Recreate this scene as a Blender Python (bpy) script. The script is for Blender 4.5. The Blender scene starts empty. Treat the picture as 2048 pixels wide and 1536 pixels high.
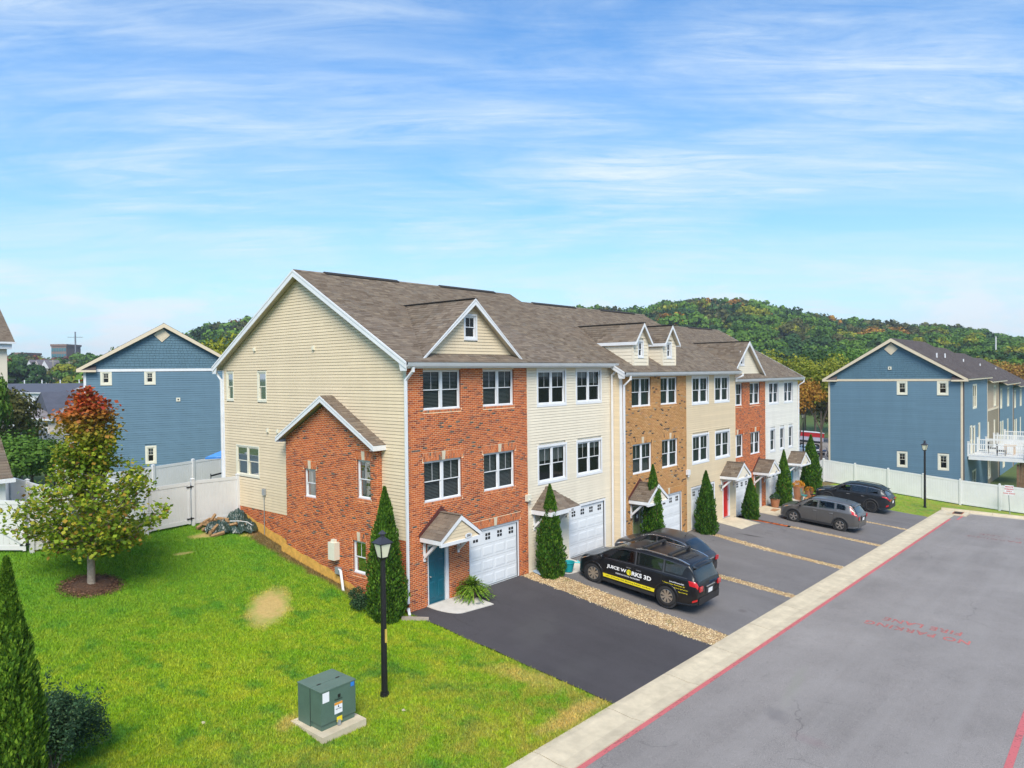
import bpy, math, random
import numpy as np
from mathutils import Vector, Matrix, noise as mnoise
R = math.radians
random.seed(7); NR = np.random.default_rng(7)
SC = bpy.context.scene; COL = SC.collection

# ---------------------------------------------------------------- camera
PITCH, ROLL, YAW = R(0.88), R(-0.66), R(40.71)
CAM = Vector((-16.09, -18.53, 8.07))
_f = Vector((math.cos(YAW), math.sin(YAW), 0)); _r = Vector((math.sin(YAW), -math.cos(YAW), 0)); _u = Vector((0, 0, 1))
CF = _f*math.cos(PITCH) - _u*math.sin(PITCH); _U = _u*math.cos(PITCH) + _f*math.sin(PITCH)
CR = _r*math.cos(ROLL) + _U*math.sin(ROLL); CU = -_r*math.sin(ROLL) + _U*math.cos(ROLL)
cd = bpy.data.cameras.new('camera'); cd.sensor_width = 36; cd.lens = 36*1448.9/2048; cd.clip_start = .1; cd.clip_end = 4000
co = bpy.data.objects.new('camera', cd); COL.objects.link(co)
co.matrix_world = Matrix(((CR.x, CU.x, -CF.x, CAM.x), (CR.y, CU.y, -CF.y, CAM.y), (CR.z, CU.z, -CF.z, CAM.z), (0, 0, 0, 1)))
SC.camera = co

# ---------------------------------------------------------------- light
SUN_DIR = Vector((-0.68, -0.66, 1.0)).normalized()
SUN_EL = math.asin(SUN_DIR.z); SUN_ROT = math.atan2(SUN_DIR.x, SUN_DIR.y)
W = bpy.data.worlds.new('World'); SC.world = W; W.use_nodes = True
nt = W.node_tree; nt.nodes.clear()
def N(t, **k):
    n = nt.nodes.new(t)
    for a, b in k.items(): setattr(n, a, b)
    return n
def L(a, b): nt.links.new(a, b)
def mth(op, a, b=None, c=None, clamp=False):
    n = N('ShaderNodeMath', operation=op); n.use_clamp = clamp
    for i, v in enumerate((a, b, c)):
        if v is None: continue
        if isinstance(v, (int, float)): n.inputs[i].default_value = v
        else: L(v, n.inputs[i])
    return n.outputs[0]
def ramp(inp, pts):
    n = N('ShaderNodeValToRGB'); cr = n.color_ramp
    while len(cr.elements) < len(pts): cr.elements.new(.5)
    for e, (p, c) in zip(cr.elements, pts):
        e.position = p; e.color = (c, c, c, 1) if isinstance(c, (int, float)) else (*c, 1)
    L(inp, n.inputs[0]); return n.outputs[0]
def mixc(f, a, b, bt='MIX'):
    n = N('ShaderNodeMix', data_type='RGBA', blend_type=bt)
    for i, v in ((0, f), (6, a), (7, b)):
        if isinstance(v, (int, float)): n.inputs[i].default_value = v
        elif isinstance(v, tuple): n.inputs[i].default_value = (*v, 1)
        else: L(v, n.inputs[i])
    return n.outputs[2]
def noise(vec, scale, detail=4, rough=.55, dist=0, w=None):
    n = N('ShaderNodeTexNoise'); n.inputs['Scale'].default_value = scale; n.inputs['Detail'].default_value = detail
    n.inputs['Roughness'].default_value = rough; n.inputs['Distortion'].default_value = dist
    if vec is not None: L(vec, n.inputs['Vector'])
    return n.outputs['Fac']
SKY_STRENGTH = .090
sky = N('ShaderNodeTexSky', sky_type='NISHITA'); sky.sun_disc = False
sky.sun_elevation = SUN_EL; sky.sun_rotation = SUN_ROT; sky.altitude = 100; sky.air_density = 1.0; sky.dust_density = .6; sky.ozone_density = 1.6
tc = N('ShaderNodeTexCoord'); sx = N('ShaderNodeSeparateXYZ'); L(tc.outputs['Generated'], sx.inputs[0])
X_, Y_, Z_ = sx.outputs
# rotate azimuth so cloud streaks run across the view: u along view-right, v along view-forward
uu = mth('ADD', mth('MULTIPLY', X_, _r.x), mth('MULTIPLY', Y_, _r.y)); vv = mth('ADD', mth('MULTIPLY', X_, _f.x), mth('MULTIPLY', Y_, _f.y))
zc = mth('ADD', mth('MAXIMUM', Z_, 0), .10)
cb = N('ShaderNodeCombineXYZ'); L(mth('DIVIDE', uu, zc), cb.inputs[0]); L(mth('DIVIDE', vv, zc), cb.inputs[1])
mp = N('ShaderNodeMapping'); L(cb.outputs[0], mp.inputs[0]); mp.inputs['Rotation'].default_value = (0, 0, R(-14)); mp.inputs['Scale'].default_value = (.50, .85, 1)
c1 = noise(mp.outputs[0], 1.5, 12, .60, .7)
mp2 = N('ShaderNodeMapping'); L(cb.outputs[0], mp2.inputs[0]); mp2.inputs['Rotation'].default_value = (0, 0, R(-22)); mp2.inputs['Scale'].default_value = (.5, 2.6, 1); mp2.inputs['Location'].default_value = (3.1, 1.7, 0)
c2 = noise(mp2.outputs[0], 3.2, 9, .7, .9)
c3 = noise(cb.outputs[0], .55, 3, .5, .2)
cir = mth('MULTIPLY', ramp(c1, [(.34, 0), (.68, 1)]), ramp(c3, [(.30, .45), (.60, 1)]))
cir = mth('MULTIPLY', cir, ramp(c2, [(.32, .30), (.64, 1.25)]))
cir = mth('MULTIPLY', cir, .90)
# low cumulus near the horizon, in direction space
cb2 = N('ShaderNodeCombineXYZ'); L(X_, cb2.inputs[0]); L(Y_, cb2.inputs[1]); L(mth('MULTIPLY', Z_, 2.6), cb2.inputs[2])
k1 = noise(cb2.outputs[0], 7.5, 7, .56, .15)
band = ramp(Z_, [(0.0, .55), (.03, 1), (.075, .8), (.14, 0)])
cum = mth('MULTIPLY', ramp(k1, [(.47, 0), (.57, 1)]), band)
hz = ramp(Z_, [(0, 1), (.08, .70), (.22, .26), (.50, 0)])
tint = mixc(hz, (.38, 1.02, 1.50), (.84, 1.06, 1.18))
base = mixc(1.0, sky.outputs[0], tint, 'MULTIPLY')
base = mixc(mth('MULTIPLY', hz, .80), base, (4.6, 6.2, 7.0))
col = mixc(cir, base, (5.3, 6.1, 6.8))
col = mixc(mth('MULTIPLY', cum, .85), col, (6.1, 6.4, 6.7))
bg = N('ShaderNodeBackground'); L(col, bg.inputs[0]); bg.inputs[1].default_value = SKY_STRENGTH
wo = N('ShaderNodeOutputWorld'); L(bg.outputs[0], wo.inputs[0])
sl = bpy.data.lights.new('sun', 'SUN'); sl.energy = 2.7; sl.angle = R(30); sl.color = (1, .92, .79)
so = bpy.data.objects.new('sun', sl); COL.objects.link(so); so.rotation_euler = SUN_DIR.to_track_quat('Z', 'Y').to_euler(); so.location = (0, -20, 40)
SC.view_settings.view_transform = 'Standard'; SC.view_settings.look = 'None'; SC.view_settings.exposure = .82; SC.view_settings.gamma = 1
SC.view_settings.use_curve_mapping = False
SC.render.engine = 'CYCLES'; SC.cycles.max_bounces = 6; SC.cycles.transparent_max_bounces = 12; SC.cycles.diffuse_bounces = 3; SC.cycles.glossy_bounces = 2; SC.cycles.transmission_bounces = 2
SC.cycles.caustics_reflective = False; SC.cycles.caustics_refractive = False

# ---------------------------------------------------------------- materials
def lin(h):
    h = h.lstrip('#'); c = [int(h[i:i+2], 16)/255 for i in (0, 2, 4)]
    return tuple(x/12.92 if x <= .04045 else ((x+.055)/1.055)**2.4 for x in c)
def newmat(name):
    global nt
    m = bpy.data.materials.new(name); m.use_nodes = True; nt = m.node_tree
    b = nt.nodes['Principled BSDF']; return m, b
def sc3(c, k): return tuple(min(1, x*k) for x in c)
MATS = {}
def mat(name, c, rough=.6, metal=0, var=.12, vs=3.0, bump=0, bs=40, coat=0, emit=None, grime=0, spec=None):
    """plain surface with faint mottling, optional bump"""
    if name in MATS: return MATS[name]
    m, b = newmat(name); t = N('ShaderNodeTexCoord')
    n = noise(t.outputs['Object'], vs, 5, .6)
    base = mixc(ramp(n, [(.3, 0), (.7, 1)]), sc3(c, 1-var), sc3(c, 1+var))
    if grime:
        g = noise(t.outputs['Object'], .9, 6, .65, .3)
        base = mixc(mth('MULTIPLY', ramp(g, [(.45, 0), (.75, 1)]), grime), base, sc3(c, .55))
    L(base, b.inputs['Base Color']); b.inputs['Roughness'].default_value = rough; b.inputs['Metallic'].default_value = metal
    if spec is not None: b.inputs['Specular IOR Level'].default_value = spec
    if coat: b.inputs['Coat Weight'].default_value = coat; b.inputs['Coat Roughness'].default_value = .05
    if bump:
        bn = N('ShaderNodeBump'); bn.inputs['Strength'].default_value = bump; bn.inputs['Distance'].default_value = .02
        L(noise(t.outputs['Object'], bs, 6, .6), bn.inputs['Height']); L(bn.outputs[0], b.inputs['Normal'])
    MATS[name] = m; return m
def rnd_fac():
    g = N('ShaderNodeNewGeometry'); o = N('ShaderNodeObjectInfo')
    return mth('FRACT', mth('ADD', g.outputs['Random Per Island'], o.outputs['Random']))
def pieces_mat(name, cols, rough=.8, bump=.25, bs=30, soft=.5, big=.25, spec=.3):
    """each brick/shingle/board its own tone out of cols [(pos,color)]"""
    m, b = newmat(name); t = N('ShaderNodeTexCoord'); r = rnd_fac()
    c = ramp(r, cols)
    n = noise(t.outputs['Object'], 14, 4, .6)
    c = mixc(soft, c, mixc(n, (.62, .62, .62), (1.35, 1.35, 1.35)), 'MULTIPLY')
    n2 = noise(t.outputs['Object'], .55, 4, .6)
    c = mixc(big, c, mixc(ramp(n2, [(.3, 0), (.7, 1)]), (.6, .6, .6), (1.35, 1.35, 1.35)), 'MULTIPLY')
    L(c, b.inputs['Base Color']); b.inputs['Roughness'].default_value = rough; b.inputs['Specular IOR Level'].default_value = spec
    bn = N('ShaderNodeBump'); bn.inputs['Strength'].default_value = bump; bn.inputs['Distance'].default_value = .01
    L(noise(t.outputs['Object'], bs, 5, .6), bn.inputs['Height']); L(bn.outputs[0], b.inputs['Normal'])
    MATS[name] = m; return m
def siding_mat(name, c, grain=.0):
    m, b = newmat(name); t = N('ShaderNodeTexCoord'); r = rnd_fac()
    c1 = mixc(r, sc3(c, .95), sc3(c, 1.04))
    s = N('ShaderNodeMapping'); L(t.outputs['Object'], s.inputs[0]); s.inputs['Scale'].default_value = (1, 1, .15)
    n = noise(s.outputs[0], 1.4, 6, .65, .2)
    c1 = mixc(ramp(n, [(.35, 0), (.75, .5)]), c1, sc3(c, .80))
    L(c1, b.inputs['Base Color']); b.inputs['Roughness'].default_value = .55; b.inputs['Specular IOR Level'].default_value = .3
    bn = N('ShaderNodeBump'); bn.inputs['Strength'].default_value = .12 + grain; bn.inputs['Distance'].default_value = .01
    L(noise(t.outputs['Object'], 22, 5, .6), bn.inputs['Height']); L(bn.outputs[0], b.inputs['Normal'])
    MATS[name] = m; return m
BRICK_RED = pieces_mat('red_brick', [(0, (.20, .045, .022)), (.08, (.30, .065, .024)), (.25, (.44, .098, .026)), (.5, (.56, .135, .032)), (.72, (.48, .108, .028)), (.90, (.62, .175, .045)), (.965, (.38, .095, .035)), (.978, (.11, .08, .07)), (1, (.07, .06, .055))])
BRICK_TAN = pieces_mat('tan_brick', [(0, (.40, .20, .075)), (.3, (.52, .27, .095)), (.55, (.47, .23, .08)), (.80, (.56, .31, .13)), (.92, (.44, .19, .07)), (.945, (.36, .30, .20)), (.965, (.07, .05, .045)), (1, (.05, .04, .04))])
MORTAR = mat('mortar', (.88, .66, .42), .95, var=.15, vs=9)
MORTAR_TAN = mat('mortar_tan', (.60, .38, .18), .95, var=.15, vs=9)
SHINGLE = pieces_mat('roof_shingle', [(0, (.125, .092, .066)), (.2, (.165, .125, .092)), (.4, (.195, .150, .112)), (.55, (.145, .112, .086)), (.75, (.225, .175, .128)), (.9, (.165, .135, .108)), (1, (.25, .195, .14))], rough=.95, bump=.6, bs=60, soft=.35, big=.12)
SHINGLE_DARK = pieces_mat('dark_roof_shingle', [(0, (.085, .065, .062)), (.4, (.105, .085, .08)), (.7, (.09, .075, .075)), (1, (.13, .105, .098))], rough=.95, bump=.5, bs=60)
SID_TAN = siding_mat('tan_siding', (.74, .60, .41)); SID_CREAM = siding_mat('cream_siding', (.80, .71, .56)); SID_BEIGE = siding_mat('beige_siding', (.74, .59, .39)); SID_WHITE = siding_mat('white_siding', (.80, .76, .68))
SID_BLUE = siding_mat('blue_siding', (.125, .215, .285), .2); SID_BLUE_L = siding_mat('blue_shingle_siding', (.098, .18, .235), .3); SID_SAND = siding_mat('sand_siding', (.46, .35, .24)); SID_TAUPE = siding_mat('taupe_siding', (.26, .21, .14))
WHITE = mat('white_trim', (.74, .74, .75), .45, var=.05, vs=2, grime=.12); VINYL = mat('white_vinyl', (.70, .69, .68), .4, var=.04, vs=1.5, grime=.10)
CREAM_TRIM = mat('cream_trim', (.66, .55, .40), .5, var=.05); SOFFIT = mat('soffit', (.55, .48, .36), .6, var=.05)
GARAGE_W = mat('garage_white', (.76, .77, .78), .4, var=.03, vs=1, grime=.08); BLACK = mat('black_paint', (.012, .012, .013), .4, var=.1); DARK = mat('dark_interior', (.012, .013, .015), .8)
DARKVENT = mat('dark_vent', (.028, .024, .022), .9); MAROON = mat('maroon_flashing', (.10, .028, .022), .6)
TEAL = mat('teal_door_paint', (.004, .095, .135), .35, var=.08); RED_D = mat('red_door_paint', (.55, .012, .008), .35, var=.05); GREEN_D = mat('green_door_paint', (.15, .20, .07), .4); CYAN_D = mat('cyan_door_paint', (.05, .33, .42), .4)
KEY = mat('keystone', (.62, .54, .40), .8, var=.08, bump=.2); PARGE = mat('parging_clay', (.66, .36, .07), .95, var=.22, vs=6, bump=.5, bs=25)
BLIND = mat('blind', (.46, .46, .44), .7, var=.05); CURTAIN = mat('curtain', (.12, .16, .14), .9, var=.2, vs=9); STEEL = mat('grey_metal', (.35, .37, .38), .4, .3, var=.08); CREAM_BOX = mat('cream_box', (.72, .68, .55), .5, var=.04)
def glass_mat(name, tintc, rough=.02, trans=.7, refl=.9, k=.65):
    m, b = newmat(name); nt.nodes.remove(b); out = nt.nodes['Material Output']
    tr = N('ShaderNodeBsdfTransparent'); tr.inputs[0].default_value = (*tintc, 1)
    gl = N('ShaderNodeBsdfGlossy'); gl.inputs['Roughness'].default_value = rough; gl.inputs[0].default_value = (refl, refl, refl, 1)
    fr = N('ShaderNodeFresnel'); fr.inputs[0].default_value = 1.52
    df = N('ShaderNodeBsdfDiffuse'); df.inputs[0].default_value = (.02, .025, .025, 1)
    mx0 = N('ShaderNodeMixShader'); mx0.inputs[0].default_value = trans; L(df.outputs[0], mx0.inputs[1]); L(tr.outputs[0], mx0.inputs[2])
    mx = N('ShaderNodeMixShader'); L(mth('MULTIPLY', fr.outputs[0], k, clamp=True), mx.inputs[0]); L(mx0.outputs[0], mx.inputs[1]); L(gl.outputs[0], mx.inputs[2]); L(mx.outputs[0], out.inputs[0])
    MATS[name] = m; return m
GLASS = glass_mat('window_glass', (.75, .80, .80)); CAR_GLASS = glass_mat('car_glass', (.66, .78, .76), trans=.92); DARK_GLASS = glass_mat('privacy_glass', (.10, .11, .12), trans=.5, refl=1.0, k=1.5); LAMP_GLASS = mat('frosted_lamp_glass', (.72, .70, .52), .35, var=.03)

# ---------------------------------------------------------------- mesh helpers
class MB:
    def __init__(s): s.v = []; s.f = []; s.m = []
    def add(s, vs, fs, mi=0):
        b = len(s.v); s.v.extend([tuple(p) for p in vs])
        for f in fs: s.f.append([b+i for i in f]); s.m.append(mi)
    def quad(s, a, b, c, d, mi=0): s.add((a, b, c, d), ((0, 1, 2, 3),), mi)
    def poly(s, pts, mi=0): s.add(pts, (tuple(range(len(pts))),), mi)
    def box(s, x0, y0, z0, x1, y1, z1, mi=0):
        if x0 > x1: x0, x1 = x1, x0
        if y0 > y1: y0, y1 = y1, y0
        if z0 > z1: z0, z1 = z1, z0
        s.add([(x0, y0, z0), (x1, y0, z0), (x1, y1, z0), (x0, y1, z0), (x0, y0, z1), (x1, y0, z1), (x1, y1, z1), (x0, y1, z1)],
              [(3, 2, 1, 0), (4, 5, 6, 7), (0, 1, 5, 4), (1, 2, 6, 5), (2, 3, 7, 6), (3, 0, 4, 7)], mi)
    def cbox(s, c, sx, sy, sz, mi=0): s.box(c[0]-sx/2, c[1]-sy/2, c[2]-sz/2, c[0]+sx/2, c[1]+sy/2, c[2]+sz/2, mi)
    def extr(s, pts, vec, mi=0):
        n = len(pts); v = Vector(vec); p = [Vector(q) for q in pts]; q = [a+v for a in p]
        s.add(p+q, [tuple(range(n))[::-1], tuple(range(n, 2*n))]+[(i, (i+1) % n, n+(i+1) % n, n+i) for i in range(n)], mi)
    def beam(s, a, b, w, h, up=(0, 0, 1), mi=0):
        a = Vector(a); b = Vector(b); d = (b-a).normalized(); u = Vector(up); r = d.cross(u).normalized(); u = r.cross(d).normalized()
        p = [a - r*w/2 - u*h/2, a + r*w/2 - u*h/2, a + r*w/2 + u*h/2, a - r*w/2 + u*h/2]
        s.extr(p, b-a, mi)
    def cyl(s, a, b, r0, r1=None, n=12, mi=0, caps=True):
        r1 = r0 if r1 is None else r1; a = Vector(a); b = Vector(b); d = (b-a).normalized()
        t = Vector((1, 0, 0)) if abs(d.x) < .9 else Vector((0, 1, 0)); u = d.cross(t).normalized(); w = d.cross(u)
        A = [a+(u*math.cos(2*math.pi*i/n)+w*math.sin(2*math.pi*i/n))*r0 for i in range(n)]
        B = [b+(u*math.cos(2*math.pi*i/n)+w*math.sin(2*math.pi*i/n))*r1 for i in range(n)]
        fs = [(i, (i+1) % n, n+(i+1) % n, n+i) for i in range(n)]
        if caps: fs += [tuple(range(n))[::-1], tuple(range(n, 2*n))]
        s.add(A+B, fs, mi)
    def tube(s, pts, r, n=8, mi=0):
        for a, b in zip(pts[:-1], pts[1:]):
            ra, rb = (r, r) if not isinstance(r, (list, tuple)) else (r[pts.index(a)], r[pts.index(b)])
            s.cyl(a, b, ra, rb, n, mi)
    def lathe(s, c, prof, n=16, mi=0):
        c = Vector(c); rings = []
        for r, z in prof: rings.append([c+Vector((r*math.cos(2*math.pi*i/n), r*math.sin(2*math.pi*i/n), z)) for i in range(n)])
        vs = [p for r in rings for p in r]; fs = []
        for k in range(len(rings)-1):
            for i in range(n): fs.append((k*n+i, k*n+(i+1) % n, (k+1)*n+(i+1) % n, (k+1)*n+i))
        s.add(vs, fs, mi)
    def build(s, name, mats, parent=None, smooth=False, kind=None, label=None, cat=None, group=None):
        me = bpy.data.meshes.new(name); me.from_pydata([tuple(p) for p in s.v], [], s.f)
        mats = mats if isinstance(mats, (list, tuple)) else [mats]
        for m in mats: me.materials.append(m)
        if len(mats) > 1: me.polygons.foreach_set('material_index', s.m)
        if smooth: me.polygons.foreach_set('use_smooth', [True]*len(me.polygons))
        me.update(); return place(name, me, parent, kind, label, cat, group)
def place(name, me, parent=None, kind=None, label=None, cat=None, group=None):
    o = bpy.data.objects.new(name, me); COL.objects.link(o)
    if parent is not None:
        o.parent = parent
        if parent.get('_ws'): o.matrix_parent_inverse = Matrix.Translation(-parent.location)
    if kind: o['kind'] = kind
    if label: o['label'] = label
    if cat: o['category'] = cat
    if group: o['group'] = group
    return o
def thing(name, label, cat, loc=(0, 0, 0), group=None, rotz=0, ws=True):
    """Empty at a thing's base; ws: its parts are given in world coordinates"""
    o = bpy.data.objects.new(name, None); COL.objects.link(o); o.location = loc; o.rotation_euler = (0, 0, rotz)
    o.empty_display_size = .2; o['label'] = label; o['category'] = cat
    if group: o['group'] = group
    if ws and rotz == 0: o['_ws'] = 1
    return o
def children(o): return [c for c in bpy.data.objects if c.parent == o]
def copy_tree(o, parent=None, loc=None, rotz=None, scale=None, label=None):
    c = o.copy(); COL.objects.link(c); c.parent = parent
    if parent is not None: c.matrix_parent_inverse = o.matrix_parent_inverse.copy()
    for ch in children(o): copy_tree(ch, c)
    if loc is not None: c.location = loc
    if rotz is not None: c.rotation_euler = (0, 0, rotz)
    if scale is not None: c.scale = scale if isinstance(scale, (tuple, list)) else (scale,)*3
    if label: c['label'] = label
    return c

# ground height near the row
def gz(x, y):
    if y >= 0: z = .09*y + .0072*y*y
    elif y > -8.2: z = .09*y
    else: z = -.738 + .01*(y+8.2)
    if -8.2 < y and 0 < x < 44:   # level floors of the three pairs at the garage doors
        t = min(1, max(0, (y+5.5)/5.5)); st = float(np.interp(x, [0, 11.6, 13.4, 24.2, 26.0, 37.5, 44], [0, -.06, -.40, -.44, -.86, -1.0, -1.32])); z += (st+.03*x)*t*t*(3-2*t)
    if y > 11.5: z = .09*11.5+.0072*132.25 - .09*(min(y, 60)-11.5)
    k = min(max(x, -30), 60)
    return z - .03*k
# ---------------------------------------------------------------- wall frames and cladding
class Fr:
    """wall frame: o origin, u along the wall, n outward, z up (or up the slope)"""
    def __init__(s, o, u, n, v=(0, 0, 1)): s.o = Vector(o); s.u = Vector(u).normalized(); s.n = Vector(n).normalized(); s.v = Vector(v).normalized()
    def p(s, u, z, d=0): return s.o + s.u*u + s.v*z + s.n*d
    def box(s, mb, u0, z0, d0, u1, z1, d1, mi=0):
        P = s.p; mb.add([P(u0, z0, d0), P(u1, z0, d0), P(u1, z0, d1), P(u0, z0, d1), P(u0, z1, d0), P(u1, z1, d0), P(u1, z1, d1), P(u0, z1, d1)],
              [(3, 2, 1, 0), (4, 5, 6, 7), (0, 1, 5, 4), (1, 2, 6, 5), (2, 3, 7, 6), (3, 0, 4, 7)], mi)
def rect(u0, u1): return lambda z: (u0, u1)
def sub_int(a, b, holes):
    r = [(a, b)]
    for h0, h1 in holes:
        r2 = []
        for x0, x1 in r:
            if h1 <= x0 or h0 >= x1: r2.append((x0, x1)); continue
            if h0 > x0: r2.append((x0, h0))
            if h1 < x1: r2.append((h1, x1))
        r = r2
    return [(x0, x1) for x0, x1 in r if x1-x0 > .012]
def backing(parent, fr, z0, z1, ur, holes, mt, name='wall', d=0, brk=(), depth=0):
    """holes: (u0,u1,z0,z1)"""
    zs = sorted({z0, z1, *[h for q in holes for h in q[2:4] if z0 < h < z1], *[b for b in brk if z0 < b < z1]})
    mb = MB()
    for a, b in zip(zs[:-1], zs[1:]):
        m = (a+b)/2; hs = [(h[0], h[1]) for h in holes if h[2] < m < h[3]]
        A = ur(a+1e-6); B = ur(b-1e-6); M = ur(m)
        for x0, x1 in sub_int(M[0], M[1], hs):
            l0, l1 = (A[0], B[0]) if x0 == M[0] else (x0, x0); r0, r1 = (A[1], B[1]) if x1 == M[1] else (x1, x1)
            mb.quad(fr.p(l0, a, d), fr.p(r0, a, d), fr.p(r1, b, d), fr.p(l1, b, d))
            if depth: mb.quad(fr.p(l0, a, d-depth), fr.p(l1, b, d-depth), fr.p(r1, b, d-depth), fr.p(r0, a, d-depth))
    return mb.build(name, mt, parent)
def boards(parent, fr, z0, z1, ur, holes, course, mt, name='siding_board', off=0.0, proud=.018, maxlen=3.7, gap=.013):
    k = 0; z = z0
    out = []
    while z < z1-.02:
        zt = min(z+course, z1); hs = [(h[0], h[1]) for h in holes if h[2] < zt-.02 and h[3] > z+.02]
        A = ur(z+1e-4); B = ur(zt-1e-4); M = ((A[0]+B[0])/2, (A[1]+B[1])/2)
        if M[1]-M[0] > .03:
            for x0, x1 in sub_int(M[0], M[1], hs):
                l0, l1 = (A[0], B[0]) if x0 == M[0] else (x0, x0); r0, r1 = (A[1], B[1]) if x1 == M[1] else (x1, x1)
                if l1 > r1: l1 = r1 = (l1+r1)/2
                # split long runs at staggered laps
                cuts = []
                if maxlen and x1-x0 > maxlen*1.3:
                    c = x0 + maxlen*(.35+.65*random.random())
                    while c < x1-.6: cuts.append(c); c += maxlen
                xs = [None]+cuts+[None]
                for i in range(len(xs)-1):
                    a0 = l0 if xs[i] is None else xs[i]; a1 = l1 if xs[i] is None else xs[i]
                    b0 = r0 if xs[i+1] is None else xs[i+1]+.012; b1 = r1 if xs[i+1] is None else xs[i+1]+.012
                    e = .002 if i % 2 else 0
                    mb = MB(); P = fr.p; pb, pt = off+proud+e, off+.006+e
                    mb.add([P(a0, z, off), P(b0, z, off), P(b0, z, pb), P(a0, z, pb), P(a1, zt-gap, pt), P(b1, zt-gap, pt)], [(0, 3, 2, 1), (3, 4, 5, 2), (0, 4, 3), (1, 2, 5)])
                    out.append(mb.build(name, mt, parent))
        z += course; k += 1
    return out
BRICK_ME = {}
def unit_brick_mesh(mt, L_=.193, H_=.0575, D_=.007):
    key = (mt.name, L_, H_)
    if key not in BRICK_ME:
        me = bpy.data.meshes.new('brick'); c = .003
        v = [(0, -0, 0), (L_, 0, 0), (L_, 0, H_), (0, 0, H_), (c, D_, c), (L_-c, D_, c), (L_-c, D_, H_-c), (c, D_, H_-c)]
        me.from_pydata(v, [], [(4, 5, 6, 7), (0, 1, 5, 4), (1, 2, 6, 5), (2, 3, 7, 6), (3, 0, 4, 7)]); me.materials.append(mt); BRICK_ME[key] = me
    return BRICK_ME[key]
BP, BC = .203, .0677
def bricks(parent, fr, z0, z1, ur, holes, mt, near=0, name='brick_coursing', sub=None):
    """running bond; near: that many bricks closest to the camera become objects of their own"""
    items = []; k = int(round(z0/BC)); z = k*BC
    while z < z1-.02:
        zt = z+.0575; hs = [(h[0], h[1]) for h in holes if h[2] < zt-.01 and h[3] > z+.01]
        A = ur(z+.03)
        for x0, x1 in (sub_int(A[0], A[1], hs) if A[1]-A[0] > .02 else []):
            off = (k % 2)*BP/2; i = math.floor((x0-off)/BP); a = off+i*BP
            while a < x1:
                b0 = max(a, x0); b1 = min(a+.193, x1)
                if b1-b0 > .02: items.append((b0, b1, z, zt))
                a += BP
        k += 1; z = k*BC
    if near:
        items.sort(key=lambda t: (fr.p(t[0], t[2])-CAM).length)
        me = unit_brick_mesh(mt); done = 0; rest = []
        rot = Matrix((fr.u, fr.n, fr.v)).transposed().to_4x4()
        for it in items:
            if done < near and it[1]-it[0] > .19:
                o = place('brick', me, parent); M = rot.copy(); M.translation = fr.p(it[0], it[2], 0)
                o.matrix_basis = M; done += 1
            else: rest.append(it)
        items = rest
    n = len(items)
    if not n: return
    a = np.array(items); c = .003; D = .007
    jit = NR.uniform(-.0015, .0015, n)
    U, V_, Nn, O = (np.array(x) for x in (fr.u, fr.v, fr.n, fr.o))
    def pt(u, z, d): return O + u[:, None]*U + z[:, None]*V_ + np.broadcast_to(d, (n,))[:, None]*Nn
    vs = np.stack([pt(a[:, 0], a[:, 2], 0), pt(a[:, 1], a[:, 2], 0), pt(a[:, 1], a[:, 3], 0), pt(a[:, 0], a[:, 3], 0),
                   pt(a[:, 0]+c, a[:, 2]+c, D+jit), pt(a[:, 1]-c, a[:, 2]+c, D+jit), pt(a[:, 1]-c, a[:, 3]-c, D+jit), pt(a[:, 0]+c, a[:, 3]-c, D+jit)], 1).reshape(-1, 3)
    fs = np.array([(4, 5, 6, 7), (0, 1, 5, 4), (1, 2, 6, 5), (2, 3, 7, 6), (3, 0, 4, 7)])
    F = (fs[None]+8*np.arange(n)[:, None, None]).reshape(-1, 4)
    return np_mesh(name, vs, F, mt, parent, kind='stuff')
def np_mesh(name, vs, F, mt, parent=None, kind=None, smooth=False, **kw):
    me = bpy.data.meshes.new(name); nf, k = F.shape
    me.vertices.add(len(vs)); me.vertices.foreach_set('co', np.ascontiguousarray(vs, dtype=np.float32).ravel())
    me.loops.add(nf*k); me.loops.foreach_set('vertex_index', F.astype(np.int32).ravel())
    me.polygons.add(nf); me.polygons.foreach_set('loop_start', np.arange(0, nf*k, k, dtype=np.int32)); me.polygons.foreach_set('loop_total', np.full(nf, k, dtype=np.int32))
    if smooth: me.polygons.foreach_set('use_smooth', np.ones(nf, dtype=bool))
    me.update(calc_edges=True)
    for m in (mt if isinstance(mt, (list, tuple)) else [mt]): me.materials.append(m)
    return place(name, me, parent, kind, **kw)
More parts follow.
